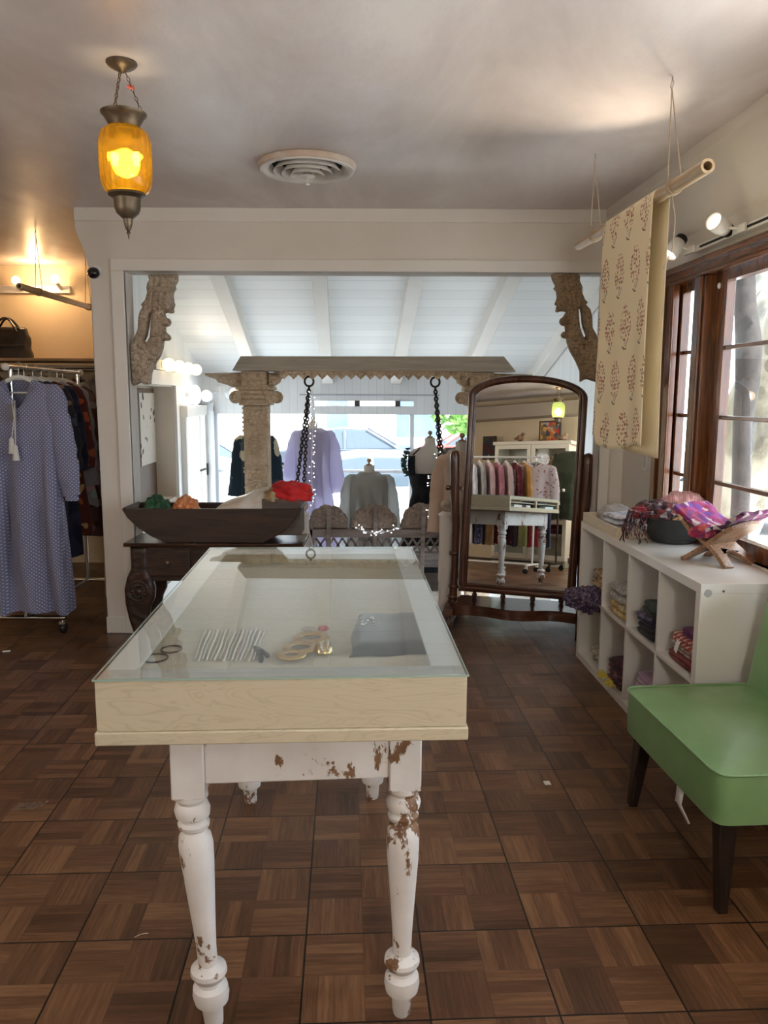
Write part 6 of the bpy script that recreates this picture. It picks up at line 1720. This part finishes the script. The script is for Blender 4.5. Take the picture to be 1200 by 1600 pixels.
for px, py, warm, lb, ax in ((325, 618, 0, 'round white spotlight on the shop front wall in the corner', (-.0, -1, -.05)), (358, 614, 1, 'warm spotlight on the shop front wall behind the carved column', (.75, -.66, -.1))):
    c = at(px, py, 8.86); t = thing('wall_spotlight', lb, 'spotlight', (c.x, 8.86, c.z)); d = Vector(ax).normalized()
    mb = MB(); mb.tube([-d * .02, d * .0, d * .09], [.035, .062, .070], 24, cap=False); h_ = mb.build('lamp_head', M_alu, t); h_.modifiers.new('s', 'SOLIDIFY').thickness = .004
    mb = MB(); mb.tube([d * .06, d * .065], .052, 20); mb.build('lens', emit('spot_lens' + str(warm), (1, .75, .42) if warm else (1, .98, .95), 3), t)
    mb = MB(); mb.tube([-d * .02, (.05, .05, .03), (.09, .14, .05)], .010, 8); mb.box(.05, .13, .125, .14, 0, .10); mb.build('arm', M_alu, t)
    spot('wall_spot_light', Vector((c.x, 8.86, c.z)) + d * .1, Vector((c.x, 8.86, c.z)) + d * .1 + (Vector((.25, -1, .1)) if not warm else Vector((.1, -1, .05))), 5, (1, .80, .55) if warm else (1, .95, .88), 70)
# hanging print in the alcove
al = thing('wall_hanging', 'brown board with a white printed cloth hung in the wall alcove', 'wall hanging', LWO, YAW)
mb = MB(); mb.box(-.182, -.17, 2.2, 2.80, .49, 1.50); mb.build('board', wood('alcove_board', (.10, .055, .03), (.16, .09, .05), .6), al, bevel=.003)
M_pr2 = floral('ink_print', (.62, .58, .52), (.06, .05, .05), (.62, .58, .52), (.10, .08, .08), 10, .3)
mb = MB(); mb.box(-.168, -.164, 2.25, 2.78, .82, 1.46); mb.build('printed_cloth', M_pr2, al)
# ------------------------------------------------------------------ behind the camera: what the tall mirror shows
rk = rack('clothes_rack', 'white rolling clothes rail of blouses reflected in the tall mirror', (-.50, .22, 0), pi / 2, 1.15, 1.43, M_hang)
tops = [(M_blk, 'black blouse', .52, .0), (fabric('sky_blue', (.22, .32, .50), (.28, .38, .56), 9), 'sky blue blouse', .52, 0), (fabric('white_cotton', (.66, .66, .66), (.72, .72, .72), 9), 'white blouse', .53, 0), (fabric('stone_grey', (.33, .31, .29), (.38, .36, .34), 9), 'stone grey blouse', .52, 0), (fabric('blush_pink', (.55, .36, .36), (.6, .42, .42), 9), 'blush pink blouse', .53, 0),
        (fabric('rose_cloth', (.42, .16, .20), (.50, .22, .26), 9), 'rose blouse', .50, 0), (fabric('pale_rose', (.62, .46, .44), (.66, .52, .5), 9), 'pale rose blouse', .52, 0), (floral('wine_floral', (.14, .02, .03), (.30, .05, .06), (.08, .01, .02), (.25, .10, .08), 14), 'wine floral blouse', .53, 0), (fabric('mustard', (.50, .24, .06), (.56, .30, .09), 9), 'mustard blouse', .52, 0)]
r = random.Random(2)
for i, (mm, nm, L, _) in enumerate(tops):
    x = -1.60 + .118 * i
    new_hanger('white hanger on the reflected rail carrying the ' + nm, (x, .22, 1.442), radians(52), M_hang)
    garment('blouse', nm + ' on the white rail reflected in the tall mirror', 'blouse', (x, .22, 1.442), radians(52), mm, L, W=.40, hem=.21, depth=.020, sl=.42, slr=(.055, .05, .042), spread=.04, folds=4, amp=.008, seed=i)
M_blouse = floral('pink_sprig', (.58, .48, .46), (.36, .14, .16), (.58, .48, .46), (.44, .26, .24), 26, .33)
new_hanger('white hanger at the end of the reflected rail carrying the pink sprigged blouse', (-.50, .24, 1.442), radians(172), M_hang)
garment('blouse', 'pale pink blouse with sprigs facing out at the end of the reflected rail', 'blouse', (-.50, .24, 1.442), radians(172), M_blouse, .54, W=.43, hem=.235, depth=.05, sl=.46, slr=(.08, .07, .055), spread=.06, folds=5, amp=.02, seed=9)
# lower rail of longer things behind
rk2 = rack('clothes_rack', 'dark lower clothes rail of skirts behind the blouses in the mirror', (-.36, -.35, 0), pi / 2 + .1, 1.4, 1.05, M_iron)
sk = [(fabric('ivory_skirt', (.60, .57, .52), (.66, .63, .58), 9), 'ivory skirt'), (M_indigo, 'indigo skirt'), (fabric('camel', (.30, .18, .09), (.36, .23, .12), 9), 'camel skirt'), (M_redsc, 'red skirt'), (floral('red_black', (.03, .015, .02), (.45, .04, .05), (.03, .02, .02), (.3, .04, .04), 10, .4), 'black and red floral skirt'), (fabric('olive_skirt', (.28, .30, .12), (.34, .36, .16), 9), 'olive skirt'), (floral('red_fl', (.35, .03, .04), (.5, .3, .25), (.2, .02, .03), (.05, .02, .02), 12, .4), 'red floral skirt'), (fabric('ink_blue', (.02, .025, .06), (.03, .04, .08), 9), 'ink blue skirt')]
for i, (mm, nm) in enumerate(sk):
    s = 1.3 - .16 * i; x = -.36 - s * cos(.1) ; y = -.35 - s * sin(.1)
    t = thing('skirt', nm + ' on the lower rail reflected in the tall mirror', 'skirt', (x, y, 1.05), radians(50))
    mb = MB(); loft_body(mb, [(-.02, .16, .02), (-.10, .17, .03), (-.75, .20, .05)], folds=5, amp=.02, seed=i); mb.build('body', mm, t, ang=80)
    mb = MB(); mb.tube([(-.15, 0, -.02), (.15, 0, -.02)], .008, 8); mb.tube([(0, 0, -.02), (0, 0, .03)], .002, 6); mb.build('clip_bar', M_hang, t)
# wardrobe
wd = thing('wardrobe', 'cream glass-doored wardrobe reflected in the tall mirror', 'wardrobe', (-1.02, -1.22, 0), .16)
M_cream = mat('cream_paint', (.72, .66, .53), .45)
ww, wdp, wh = .58, .42, 1.72
mb = MB(); mb.box(-ww, ww, -wdp, -wdp + .02, 0, wh); mb.box(-ww, -ww + .02, -wdp, 0, 0, wh); mb.box(ww - .02, ww, -wdp, 0, 0, wh); mb.box(-ww, ww, -wdp, 0, 0, .09); mb.box(-ww, ww, -wdp, 0, wh - .02, wh); mb.build('carcass', M_cream, wd, bevel=.003)
mb = MB(); mb.box(-ww - .035, ww + .035, -wdp - .01, .035, wh, wh + .05); mb.build('cornice', M_cream, wd, bevel=.008)
for z in (.45, .80, 1.12, 1.40): mb = MB(); mb.box(-ww + .02, ww - .02, -wdp + .02, -.01, z - .01, z + .01); mb.build('inner_shelf', M_cream, wd)
for sx in (-1, 1):
    xa, xb = (-ww, -.005) if sx < 0 else (.005, ww)
    mb = MB(); mb.box(xa, xa + .055, 0, .022, .09, wh); mb.box(xb - .055, xb, 0, .022, .09, wh); mb.box(xa + .055, xb - .055, 0, .022, wh - .06, wh); mb.box(xa + .055, xb - .055, 0, .022, .09, .16); mb.box(xa + .055, xb - .055, 0, .022, .60, .66); d = mb.build('door', M_cream, wd, bevel=.002)
    mb = MB(); mb.box(xa + .055, xb - .055, .009, .013, .16, wh - .06); mb.build('door_glass', M_glass, d, smooth=False)
    mb = MB(); mb.ball((-sx * -.03, .034, .85), .014, 12, 8); mb.build('knob', M_bronze, d)
WDM = Matrix.Translation(wd.location) @ Matrix.Rotation(.16, 4, 'Z')
k_ = 0
for z, cols in ((.461, (M_blk, M_maroon)), (.811, (M_redst, M_pinkst)), (1.131, (M_blk, M_greyc)), (1.411, (M_oliv, M_leop))):
    for sx, mm in zip((-.28, .28), cols):
        k_ += 1
        p = WDM @ Vector((sx, -.2, z)); folded(['black folded pile on the lower shelf of the wardrobe, behind the door by the skirts', 'maroon folded pile on the lower shelf of the wardrobe', 'red striped folded pile in the middle of the wardrobe', 'pink striped folded pile in the middle of the wardrobe', 'black folded pile on the third shelf of the wardrobe', 'grey folded pile on the third shelf of the wardrobe', 'olive printed folded pile on the top shelf of the wardrobe', 'leopard folded pile on the top shelf of the wardrobe'][k_ - 1], p, (.36, .26, .14), mm, .16, 4, seed=40 + k_)
# picture, figures on the wardrobe
tp = wh + .0505
p = WDM @ Vector((.13, -.30, tp)); pc = thing('framed_picture', 'colourful framed picture leaning on top of the wardrobe', 'picture', p, .16)
mb = MB()
for a in ((-.17, .17, 0, .02), (-.17, .17, .30, .32), (-.17, -.15, .02, .30), (.15, .17, .02, .30)): mb.box(a[0], a[1], -.012, .012, a[2], a[3])
mb.build('frame', mat('dark_frame', (.03, .02, .015), .4), pc, bevel=.002)
mb = MB(); mb.box(-.15, .15, -.006, .004, .02, .30); mb.build('print', patch('mixed_painting', [(.45, .05, .04), (.50, .30, .08), (.08, .08, .10), (.20, .12, .06), (.5, .12, .05), (.35, .30, .25)], 17), pc)
for sx, lb, mm, sc in ((-.28, 'small brown carved bird figure on the wardrobe top', M_rehal, 1.0), (.40, 'low pair of brown stone figures on the wardrobe top', M_smooth, .8)):
    p = WDM @ Vector((sx, -.18, tp)); t = thing('figurine', lb, 'figurine', p, .16)
    mb = MB(); mb.box(-.10, .10, -.04, .04, 0, .02); mb.build('plinth', M_dkwood, t, bevel=.004)
    mb = MB(); mb.ball((0, 0, .07 * sc), (.055, .035, .05 * sc), 16, 10); mb.ball((.04, 0, .125 * sc), (.026, .022, .026), 14, 10); mb.tube([(.06, 0, .125 * sc), (.085, 0, .12 * sc)], [.009, .002], 8); mb.tube([(-.04, 0, .07 * sc), (-.10, 0, .055 * sc)], [.03, .008], 10); mb.build('figure', mm, t)
p = WDM @ Vector((.92, .10, 0)); hj = thing('jacket', 'dark olive jacket hung on a wall peg beside the wardrobe', 'jacket', (p.x - .26, p.y + .05, 1.62), .2)
mb = MB(); loft_body(mb, [(-.02, .08, .03), (-.05, .16, .05), (-.14, .20, .07), (-.5, .20, .08), (-.95, .22, .09)], folds=4, amp=.02, seed=2); mb.build('body', fabric('dark_olive', (.035, .045, .025), (.06, .07, .04), 8), hj, ang=80)
for s in (-1, 1): mb = MB(); sleeve(mb, [(s * .16, 0, -.06), (s * .22, .0, -.3), (s * .23, .01, -.62)], [.07, .065, .055], .7); mb.build('sleeve', bpy.data.materials['dark_olive'], hj, ang=80)
fp = WDM @ Vector((-.95, -.46, 1.55)); t = thing('framed_picture', 'small dark framed picture on the rear wall beside the wardrobe', 'picture', fp, RA)
mb = MB(); mb.box(-.12, .12, -.015, .015, 0, .36); mb.build('frame', bpy.data.materials['dark_frame'], t, bevel=.003)
mb = MB(); mb.box(-.10, .10, .014, .017, .02, .34); mb.build('print', patch('dim_painting', [(.03, .05, .06), (.08, .03, .03), (.05, .07, .05)], 12), t)
gl_ = lantern((-.60, -1.02, ZC), .20, M_greeng, 'green glass lantern hanging behind the camera, reflected in the tall mirror', bulbs=1, power=0)
gl_.scale = (.82, .82, .8)
point('green_lantern_light', (-.60, -1.02, ZC - .34), 12, (1, .80, .50), .05)

# ------------------------------------------------------------------ outside
M_street = mat('pale_asphalt', (.42, .42, .42), .9, col2=(.5, .5, .49), ns=4)
M_walk = mat('sun_bleached_pavement', (.62, .60, .56), .9, col2=(.70, .68, .64), ns=6)
mb = MB(); mb.box(-14, 16, YF + .12, 11.2, ZL - .3, ZL - .05); struct(mb.build('ground_pavement', M_walk, smooth=False))
mb = MB(); mb.box(-40, 40, 11.2, 60, ZL - .4, ZL - .18); struct(mb.build('ground_street', M_street, smooth=False))
mb = MB(); mb.box(1.9, 30, -12, YF + .12, -.6, -.25); struct(mb.build('ground_yard', M_walk, smooth=False))
mb = MB(); mb.box(-30, -3.7, -12, YF + .12, -.9, -.75); struct(mb.build('ground_side', M_walk, smooth=False))
# added unseen roof slab, its edge set to keep sun out of the window
mb = MB(); mb.box(-3.7, 2.99, -3.5, 4.9, 2.66, 2.76); struct(mb.build('sun_block_eave', mat('sun_block_brown', (.30, .16, .10), .8), smooth=False))
M_tyre = mat('tyre', (.02, .02, .02), .8); M_rim = mat('alloy', (.45, .46, .48), .3, 1); M_cglass = mat('car_glass', (.03, .045, .06), .08, spec=.8)
def car(name, label, loc, rotz, paint, L=4.5, Hh=1.42, Wd=1.78):
    t = thing(name, label, 'car', loc, rotz)
    k = L / 4.5
    low = [(-2.25, .35), (-2.24, .62), (-2.15, .80), (-1.55, .90), (-.95, .95), (1.45, .98), (2.05, .95), (2.22, .82), (2.25, .5), (2.2, .33), (1.85, .28)]
    for cx in (1.38, -1.38):
        low += [(cx + .36 * cos(pi * j / 10), .30 + .36 * sin(pi * j / 10)) for j in range(0, 11)]
    low += [(-1.85, .28)]
    low = [(x * k, z * Hh / 1.42) for x, z in low]
    mb = MB(); mb.prism(low, (0, -Wd / 2, 0), (1, 0, 0), (0, 0, 1), (0, Wd, 0)); mb.build('body', paint, t, bevel=.05, seg=3, ang=30)
    cab = [(-.98 * k, .93), (-.25 * k, 1.36), (.15 * k, 1.42), (.85 * k, 1.40), (1.62 * k, .97)]; cab = [(x, z * Hh / 1.42) for x, z in cab]
    n = len(cab); vs = []
    for y, s in ((-1, 0), (1, 0)):
        for x, z in cab: vs.append((x, y * (Wd / 2 - .04 - max(0, z - .95) * .38), z))
    mb = MB(); mb.add(vs, [tuple(range(n)), tuple(reversed(range(n, 2 * n)))] + [(i, n + i, n + (i + 1) % n, (i + 1) % n) for i in range(n)]); mb.build('cabin_glass', M_cglass, t, bevel=.03)
    mb = MB()
    for i, j in ((1, 2), (2, 3)): 
        (xa, za), (xb, zb_) = cab[i], cab[j]; ya = Wd / 2 - .05 - (za - .95) * .38; yb = Wd / 2 - .05 - (zb_ - .95) * .38
        mb.add([(xa, -ya, za + .012), (xb, -yb, zb_ + .012), (xb, yb, zb_ + .012), (xa, ya, za + .012), (xa, -ya, za - .04), (xb, -yb, zb_ - .04), (xb, yb, zb_ - .04), (xa, ya, za - .04)], [(0, 1, 2, 3), (7, 6, 5, 4), (0, 4, 5, 1), (1, 5, 6, 2), (2, 6, 7, 3), (3, 7, 4, 0)])
    for s in (-1, 1):
        for i, j in ((0, 1), (3, 4)):
            (xa, za), (xb, zb_) = cab[i], cab[j]; mb.bar((xa, s * (Wd / 2 - .035 - max(0, za - .95) * .38), za), (xb, s * (Wd / 2 - .035 - (zb_ - .95) * .38), zb_), .06, .05)
        mb.bar((.32 * k, s * (Wd / 2 - .035), .95 * Hh / 1.42), (.30 * k, s * (Wd / 2 - .03 - .17), 1.40 * Hh / 1.42), .07, .04)
    mb.build('roof', paint, t, bevel=.01)
    for x in (-1.38 * k, 1.38 * k):
        for s in (-1, 1):
            mb = MB(); mb.lathe([(.18, -.10), (.29, -.10), (.32, -.07), (.32, .07), (.29, .10), (.18, .10)], (x, s * (Wd / 2 - .10), .32), 28, axis='y'); w_ = mb.build('wheel', M_tyre, t)
            mb = MB(); mb.lathe([(0, -.06), (.05, -.07), (.10, -.05), (.19, -.07), (.20, -.04), (.20, .06), (0, .06)] if s < 0 else [(0, .06), (.05, .07), (.10, .05), (.19, .07), (.20, .04), (.20, -.06), (0, -.06)], (x, s * (Wd / 2 - .06), .32), 20, axis='y'); mb.build('rim', M_rim, w_)
    for x, mm, nm in ((-2.2 * k, mat('headlamp', (.7, .7, .72), .15), 'headlight'), (2.18 * k, mat('tail_lamp', (.35, .02, .02), .2), 'taillight')):
        for s in (-1, 1): mb = MB(); mb.box(x - .06, x + .06, s * .62 - .16, s * .62 + .16, .64, .76); mb.build(nm, mm, t, bevel=.02)
    return t
zc_ = ZL - .18
M_carw = mat('pale_blue_paint', (.62, .68, .74), .2, spec=.6, coat=.6); M_carg = mat('silver_paint', (.45, .50, .55), .22, coat=.6); M_card_ = mat('dark_paint', (.04, .05, .07), .2, coat=.6)
car('car', 'pale blue sedan parked side-on just outside the shop front', (-.55, 12.6, zc_), .06, M_carw, 4.6)
car('car', 'silver hatchback parked farther down the street, seen past the carved column', (-4.6, 16.0, zc_), .9, M_carg, 4.2, 1.5)
car('car', 'dark car across the street behind the pale blue sedan', (-1.3, 20.5, zc_), .0, M_card_, 4.5, 1.5)
car('car', 'red car parked in front of the white building across the street', (2.6, 23.0, zc_), 0.0, mat('red_paint', (.40, .06, .05), .25, coat=.5), 4.3, 1.45)
car('car', 'white car parked outside near the mirror side of the shop front', (5.6, 13.8, zc_), .1, mat('white_paint', (.70, .72, .74), .2, coat=.6), 4.4)
# street bins
for i, (px, yd, lb) in enumerate(((344, 15.0, 'tall grey litter bin on the pavement seen at the edge of the shop front'), (366, 13.8, 'dark grey litter bin farther along the street'))):
    c = at(px, 690, yd); t = thing('litter_bin', lb, 'bin', (c.x, yd, zc_))
    mb = MB(); mb.lathe([(.22, 0), (.26, .05), (.28, 1.0), (.24, 1.02)], n=24); mb.build('bin_body', mat('bin_grey%d' % i, (.20, .24, .30), .6), t)
    mb = MB(); mb.lathe([(.29, 1.0), (.29, 1.06), (.12, 1.16), (0, 1.18)], n=24); mb.build('lid', bpy.data.materials['bin_grey%d' % i], t)
# buildings over the road
M_bw = mat('white_stucco', (.74, .72, .69), .9); M_bt = mat('tan_stucco', (.52, .44, .36), .9); M_bwin = mat('shop_window', (.10, .16, .26), .1, spec=.8); M_bdoor = mat('blue_door', (.12, .22, .40), .4)
def building(label, x, y, w, d, h, wall, wins, roof=None):
    t = thing('building', label, 'building', (x, y, zc_))
    mb = MB(); mb.box(-w / 2, w / 2, 0, d, 0, h); mb.build('walls', wall, t, bevel=.03)
    mb = MB(); mb.box(-w / 2 - .15, w / 2 + .15, -.15, d + .15, h, h + .25); mb.build('roof_edge', roof or wall, t, bevel=.03)
    for (xa, xb, za, zb_, kind) in wins:
        mb = MB(); mb.box(xa - .06, xb + .06, -.06, .02, za - .06, zb_ + .06); f = mb.build('door_frame' if kind == 'd' else 'window_frame', M_bw, t)
        mb = MB(); mb.box(xa, xb, -.075, -.055, za, zb_); mb.build('pane', M_bdoor if kind == 'd' else M_bwin, f)
    return t
building('white stucco shop building across the street', 3.0, 26, 12.0, 8, 6.0, M_bw, [(-4.9, -4.2, 0, 2.3, 'w'), (-2.6, -1.2, 1.0, 2.5, 'w'), (.6, 2.2, .9, 2.4, 'w'), (3.4, 4.6, 0, 2.3, 'd'), (-4.6, -3.4, 3.6, 5.0, 'w'), (-1.0, .4, 3.6, 5.0, 'w'), (2.0, 3.4, 3.6, 5.0, 'w')])
building('tan building across the street with blue-grey windows', -11.2, 27, 11.0, 8, 7.0, M_bt, [(-2.2, -.8, .3, 2.8, 'w'), (.4, 1.3, 0, 2.4, 'd'), (2.4, 4.2, .8, 2.8, 'w'), (-4.6, -3.2, .8, 2.6, 'w'), (-2.0, -.6, 4, 5.6, 'w'), (1.6, 3.0, 4, 5.6, 'w')])
# trees
M_leaf = fabric('leaf_green', (.10, .22, .04), (.20, .36, .08), 3); M_bark = mat('brown_bark', (.14, .10, .07), .9, col2=(.22, .17, .12), ns=6, bump=.5, bs=20)
def tree(label, loc, h, cr, n, seed, leafm, trunk_r=.14):
    t = thing('tree', label, 'tree', loc); r = random.Random(seed); mb = MB()
    mb.tube([(0, 0, 0), (.03, .02, h * .3), (-.04, .05, h * .55), (.03, 0, h * .8)], [trunk_r, trunk_r * .8, trunk_r * .65, trunk_r * .3], 12)
    for k in range(6): a = k * 1.1; mb.tube([(0, 0, h * (.45 + .04 * k)), (cr * .4 * cos(a), cr * .4 * sin(a), h * (.62 + .04 * k)), (cr * .7 * cos(a), cr * .7 * sin(a), h * (.72 + .04 * k))], [trunk_r * .4, trunk_r * .25, .02], 8)
    mb.build('trunk', M_bark, t)
    mb = MB()
    for i in range(n):
        while True:
            p = Vector((r.uniform(-1, 1), r.uniform(-1, 1), r.uniform(-1, 1)))
            if .25 < p.length < 1: break
        p = Vector((p.x * cr, p.y * cr, h * .75 + p.z * cr * .85)); a = Vector((r.gauss(0, 1), r.gauss(0, 1), r.gauss(0, .6))).normalized(); b = a.cross(Vector((r.gauss(0, 1), r.gauss(0, 1), r.gauss(0, 1)))).normalized(); s = r.uniform(.08, .15)
        mb.add([p - a * s, p - b * s * .5, p + a * s, p + b * s * .5], [(0, 1, 2, 3)])
    o = mb.build('foliage', leafm, t, smooth=False); o['kind'] = 'stuff'; return t
c = at(716, 655, 17.0); tree('bright green street tree seen over the hanging chain nearer the mirror', (c.x + .3, 17.0, zc_), 3.3, 1.15, 1600, 1, M_leaf)
tree('leafy tree standing in the sun beyond the narrow casement of the wooden window', (6.9, 11.2, -.25), 4.6, 1.9, 2200, 2, fabric('leaf_pale', (.16, .26, .08), (.30, .40, .16), 3), .2)
tree('leafy tree farther out beyond the wide casement of the wooden window', (9.4, 8.2, -.25), 5.6, 2.1, 2200, 3, bpy.data.materials['leaf_pale'], .2)
# big mottled sycamore outside the wooden window
def bark_mottled():
    t = NT('mottled_bark'); v = t.obj((1, 1, .6))
    a = t.noise(v, 3.2, 5, .6, .5); c = t.ramp(a, (.36, (.07, .06, .045)), (.47, (.15, .135, .10)), (.60, (.24, .22, .18)))
    vo = t.n('TexVoronoi', None, Vector=v, Scale=7.0); f = t.math('LESS_THAN', vo.outputs[0], .22)
    c = t.mix(t.math('MULTIPLY', f, .6), c, (.05, .045, .03)); return t.bsdf(c, .9, bump=a, bstr=.5, bdist=.03)
M_syc = bark_mottled()
def wp(px, py, xl):
    y_, z_ = wl(px, py, xl); return WO + DV * y_ + EV * xl + Vector((0, 0, z_))
sy = thing('sycamore_tree', 'big sycamore with mottled pale bark leaning outside the wide casement', 'tree', (0, 0, 0))
base = wp(1128, 860, 1.5); sy.location = (base.x, base.y, -.25); so = Vector(sy.location)
pts = [Vector((base.x - .25, base.y + .1, -.26)), wp(1136, 800, 1.5), wp(1158, 715, 1.5), wp(1188, 630, 1.5), wp(1222, 560, 1.5), wp(1262, 470, 1.55), wp(1310, 300, 1.6), wp(1340, 60, 1.7)]
mb = MB(); mb.tube([p - so for p in pts], [.34, .29, .25, .235, .225, .22, .19, .14], 24); mb.build('trunk', M_syc, sy, ang=80)
mb = MB(); p0 = pts[4]; mb.tube([p0 - so, wp(1200, 470, 1.9) - so, wp(1195, 400, 2.3) - so, wp(1190, 280, 2.8) - so], [.13, .10, .08, .05], 16); mb.build('branch', M_syc, sy, ang=80)
pl = thing('brown_trunk', 'dark brown bare trunk just outside the wide casement of the wooden window', 'tree trunk', (0, 0, 0))
q = wp(1160, 800, 1.05); pl.location = (q.x, q.y, -.25); po = Vector(pl.location)
pts = [Vector((q.x, q.y, -.25)), wp(1158, 760, 1.05), wp(1160, 660, 1.05), wp(1168, 600, 1.05), wp(1170, 540, 1.05), wp(1164, 470, 1.05), wp(1163, 420, 1.05), wp(1166, 300, 1.05)]
mb = MB(); mb.tube([p - po for p in pts], [.06, .06, .062, .078, .085, .07, .068, .065], 18); mb.build('bark', mat('dark_bark', (.018, .015, .015), .9, col2=(.035, .028, .027), ns=9, bump=.5, bs=22), pl, ang=80)
# sunlit garden wall beyond the yard
gw = thing('yard_wall', 'sunlit pale yard wall beyond the trees', 'wall', (13.5, 8.0, -.25), -.5)
mb = MB(); mb.box(-.15, .15, -9, 9, 0, 2.6); mb.build('wall_body', M_bw, gw, bevel=.03)
mb = MB(); mb.box(-.22, .22, -9.05, 9.05, 2.6, 2.72); mb.build('coping', M_bw, gw, bevel=.02)

# ------------------------------------------------------------------ light
sun = bpy.data.lights.new('sun', 'SUN'); sun.energy = 9.0; sun.angle = radians(.6); sun.color = (1, .95, .86)
suno = bpy.data.objects.new('sun', sun); COL.objects.link(suno)
suno.rotation_euler = Vector((-.56, .42, -.74)).to_track_quat('-Z', 'Y').to_euler()
w = bpy.data.worlds.new('sky'); S.world = w; w.use_nodes = True; nt = w.node_tree; nt.nodes.clear()
out = nt.nodes.new('ShaderNodeOutputWorld'); bgn = nt.nodes.new('ShaderNodeBackground'); bgn.inputs[1].default_value = 3.4; bgn.inputs[0].default_value = (.78, .89, 1.0, 1)
nt.links.new(bgn.outputs[0], out.inputs[0])
def portal(name, loc, rot, sx, sy_):
    l = bpy.data.lights.new(name, 'AREA'); l.shape = 'RECTANGLE'; l.size = sx; l.size_y = sy_; l.cycles.is_portal = True
    o = bpy.data.objects.new(name, l); COL.objects.link(o); o.location = loc; o.rotation_euler = rot
pc_ = WO + DV * ((WY0 + WY1) / 2) + EV * .20 + Vector((0, 0, (WZ0 + WZ1) / 2))
portal('window_portal', pc_, (Vector((-1, -.05, 0))).to_track_quat('-Z', 'Y').to_euler(), WY1 - WY0, WZ1 - WZ0)
portal('front_portal', ((xd0 + xd1) / 2, YF + .15, .4), Vector((0, -1, 0)).to_track_quat('-Z', 'Y').to_euler(), xd1 - xd0, 2.0)
# added pendants behind the camera, put in to light the near room
for i, (x, y, lb) in enumerate(((.55, -.75, 'added white globe pendant lighting the room from behind the camera, nearer the window wall'), (-2.3, .9, 'added white globe pendant lighting the room from behind the camera, opposite the window'))):
    t = thing('fill_pendant', lb, 'added pendant lamp', (x, y, ZC))
    mb = MB(); mb.tube([(0, 0, 0), (0, 0, -.55)], .004, 8); mb.lathe([(.05, 0), (.05, -.02), (.01, -.03)], n=20); mb.build('cord', M_white, t)
    mb = MB(); mb.ball((0, 0, -.63), .085, 22, 16); mb.build('globe', emit('fill_pendant_globe%d' % i, (1, .90, .76), 2), t)
    point('pendant_fill_light', (x, y, ZC - .80), (24, 16)[i], (1, .97, .94), .12)

# ------------------------------------------------------------------ repeats share a group
for _o in list(COL.objects):
    if _o.parent is not None or 'label' not in _o or 'group' in _o: continue
    _l = _o['label']; _n = _o.name.split('.')[0]; _g = None
    if _n == 'hanger': _g = 'hangers on the reflected rail' if 'reflected' in _l else 'hangers under the side room shelf' if 'shelf' in _l else 'hangers on the side room rail'
    elif 'white rail reflected' in _l or 'end of the reflected rail' in _l: _g = 'blouses on the reflected rail'
    elif _n == 'top': _g = 'tops under the side room shelf'
    elif _n == 'skirt': _g = 'skirts on the lower reflected rail'
    elif _n in ('dress', 'kimono', 'blouse') and ('rail' in _l or 'hanging' in _l): _g = 'dresses on the side room rail'
    elif _n == 'folded_cloth': _g = 'folded piles in the wardrobe' if 'wardrobe' in _l else 'cloths in the cream tray' if 'tray' in _l else 'folded cloths in the cube shelf'
    elif _n == 'scarf': _g = 'scarves on the book stand' if 'book stand' in _l else 'scarves in the bowl'
    elif _n == 'bunched_cloth': _g = 'cloths in the wooden trough'
    else: _g = {'jewellery_box': 'boxes in the open case cells', 'bangle': 'gold bangles in the case', 'wire_bangle': 'dark wire bangles in the case', 'brooch': 'brooches in the case', 'newel_post': 'newel posts at the steps', 'carved_bracket': 'carved brackets of the opening', 'track_spotlight': 'track spotlights above the window', 'wall_spotlight': 'spotlights on the shop front wall', 'fairy_lights': 'string lights on the swing bench', 'dress_form': 'dress forms in the porch room', 'fringe_tassel': 'yellow tassels on the shelf edge', 'car': 'cars in the street', 'tree': 'trees outside', 'building': 'buildings across the street', 'litter_bin': 'litter bins in the street', 'figurine': 'figurines on the wardrobe', 'glass_lantern': 'glass lanterns', 'fill_pendant': 'added fill pendants', 'bamboo_rod': 'hanging bamboo rods'}.get(_n)
    if _g: _o['group'] = _g

S.view_settings.view_transform = 'Standard'; S.view_settings.look = 'None'; S.view_settings.gamma = 1
S.view_settings.exposure = 1.3
S.view_settings.use_curve_mapping = False
S.cycles.use_denoising = True
S.cycles.max_bounces = 10; S.cycles.diffuse_bounces = 6; S.cycles.glossy_bounces = 5; S.cycles.transparent_max_bounces = 16; S.cycles.transmission_bounces = 6
S.cycles.sample_clamp_indirect = 3.5
for _m in bpy.data.materials:
    if _m.use_nodes and any(n.type == 'EMISSION' for n in _m.node_tree.nodes): _m.cycles.emission_sampling = 'NONE'
S.cycles.sample_clamp_direct = 0; S.cycles.caustics_reflective = False; S.cycles.caustics_refractive = False
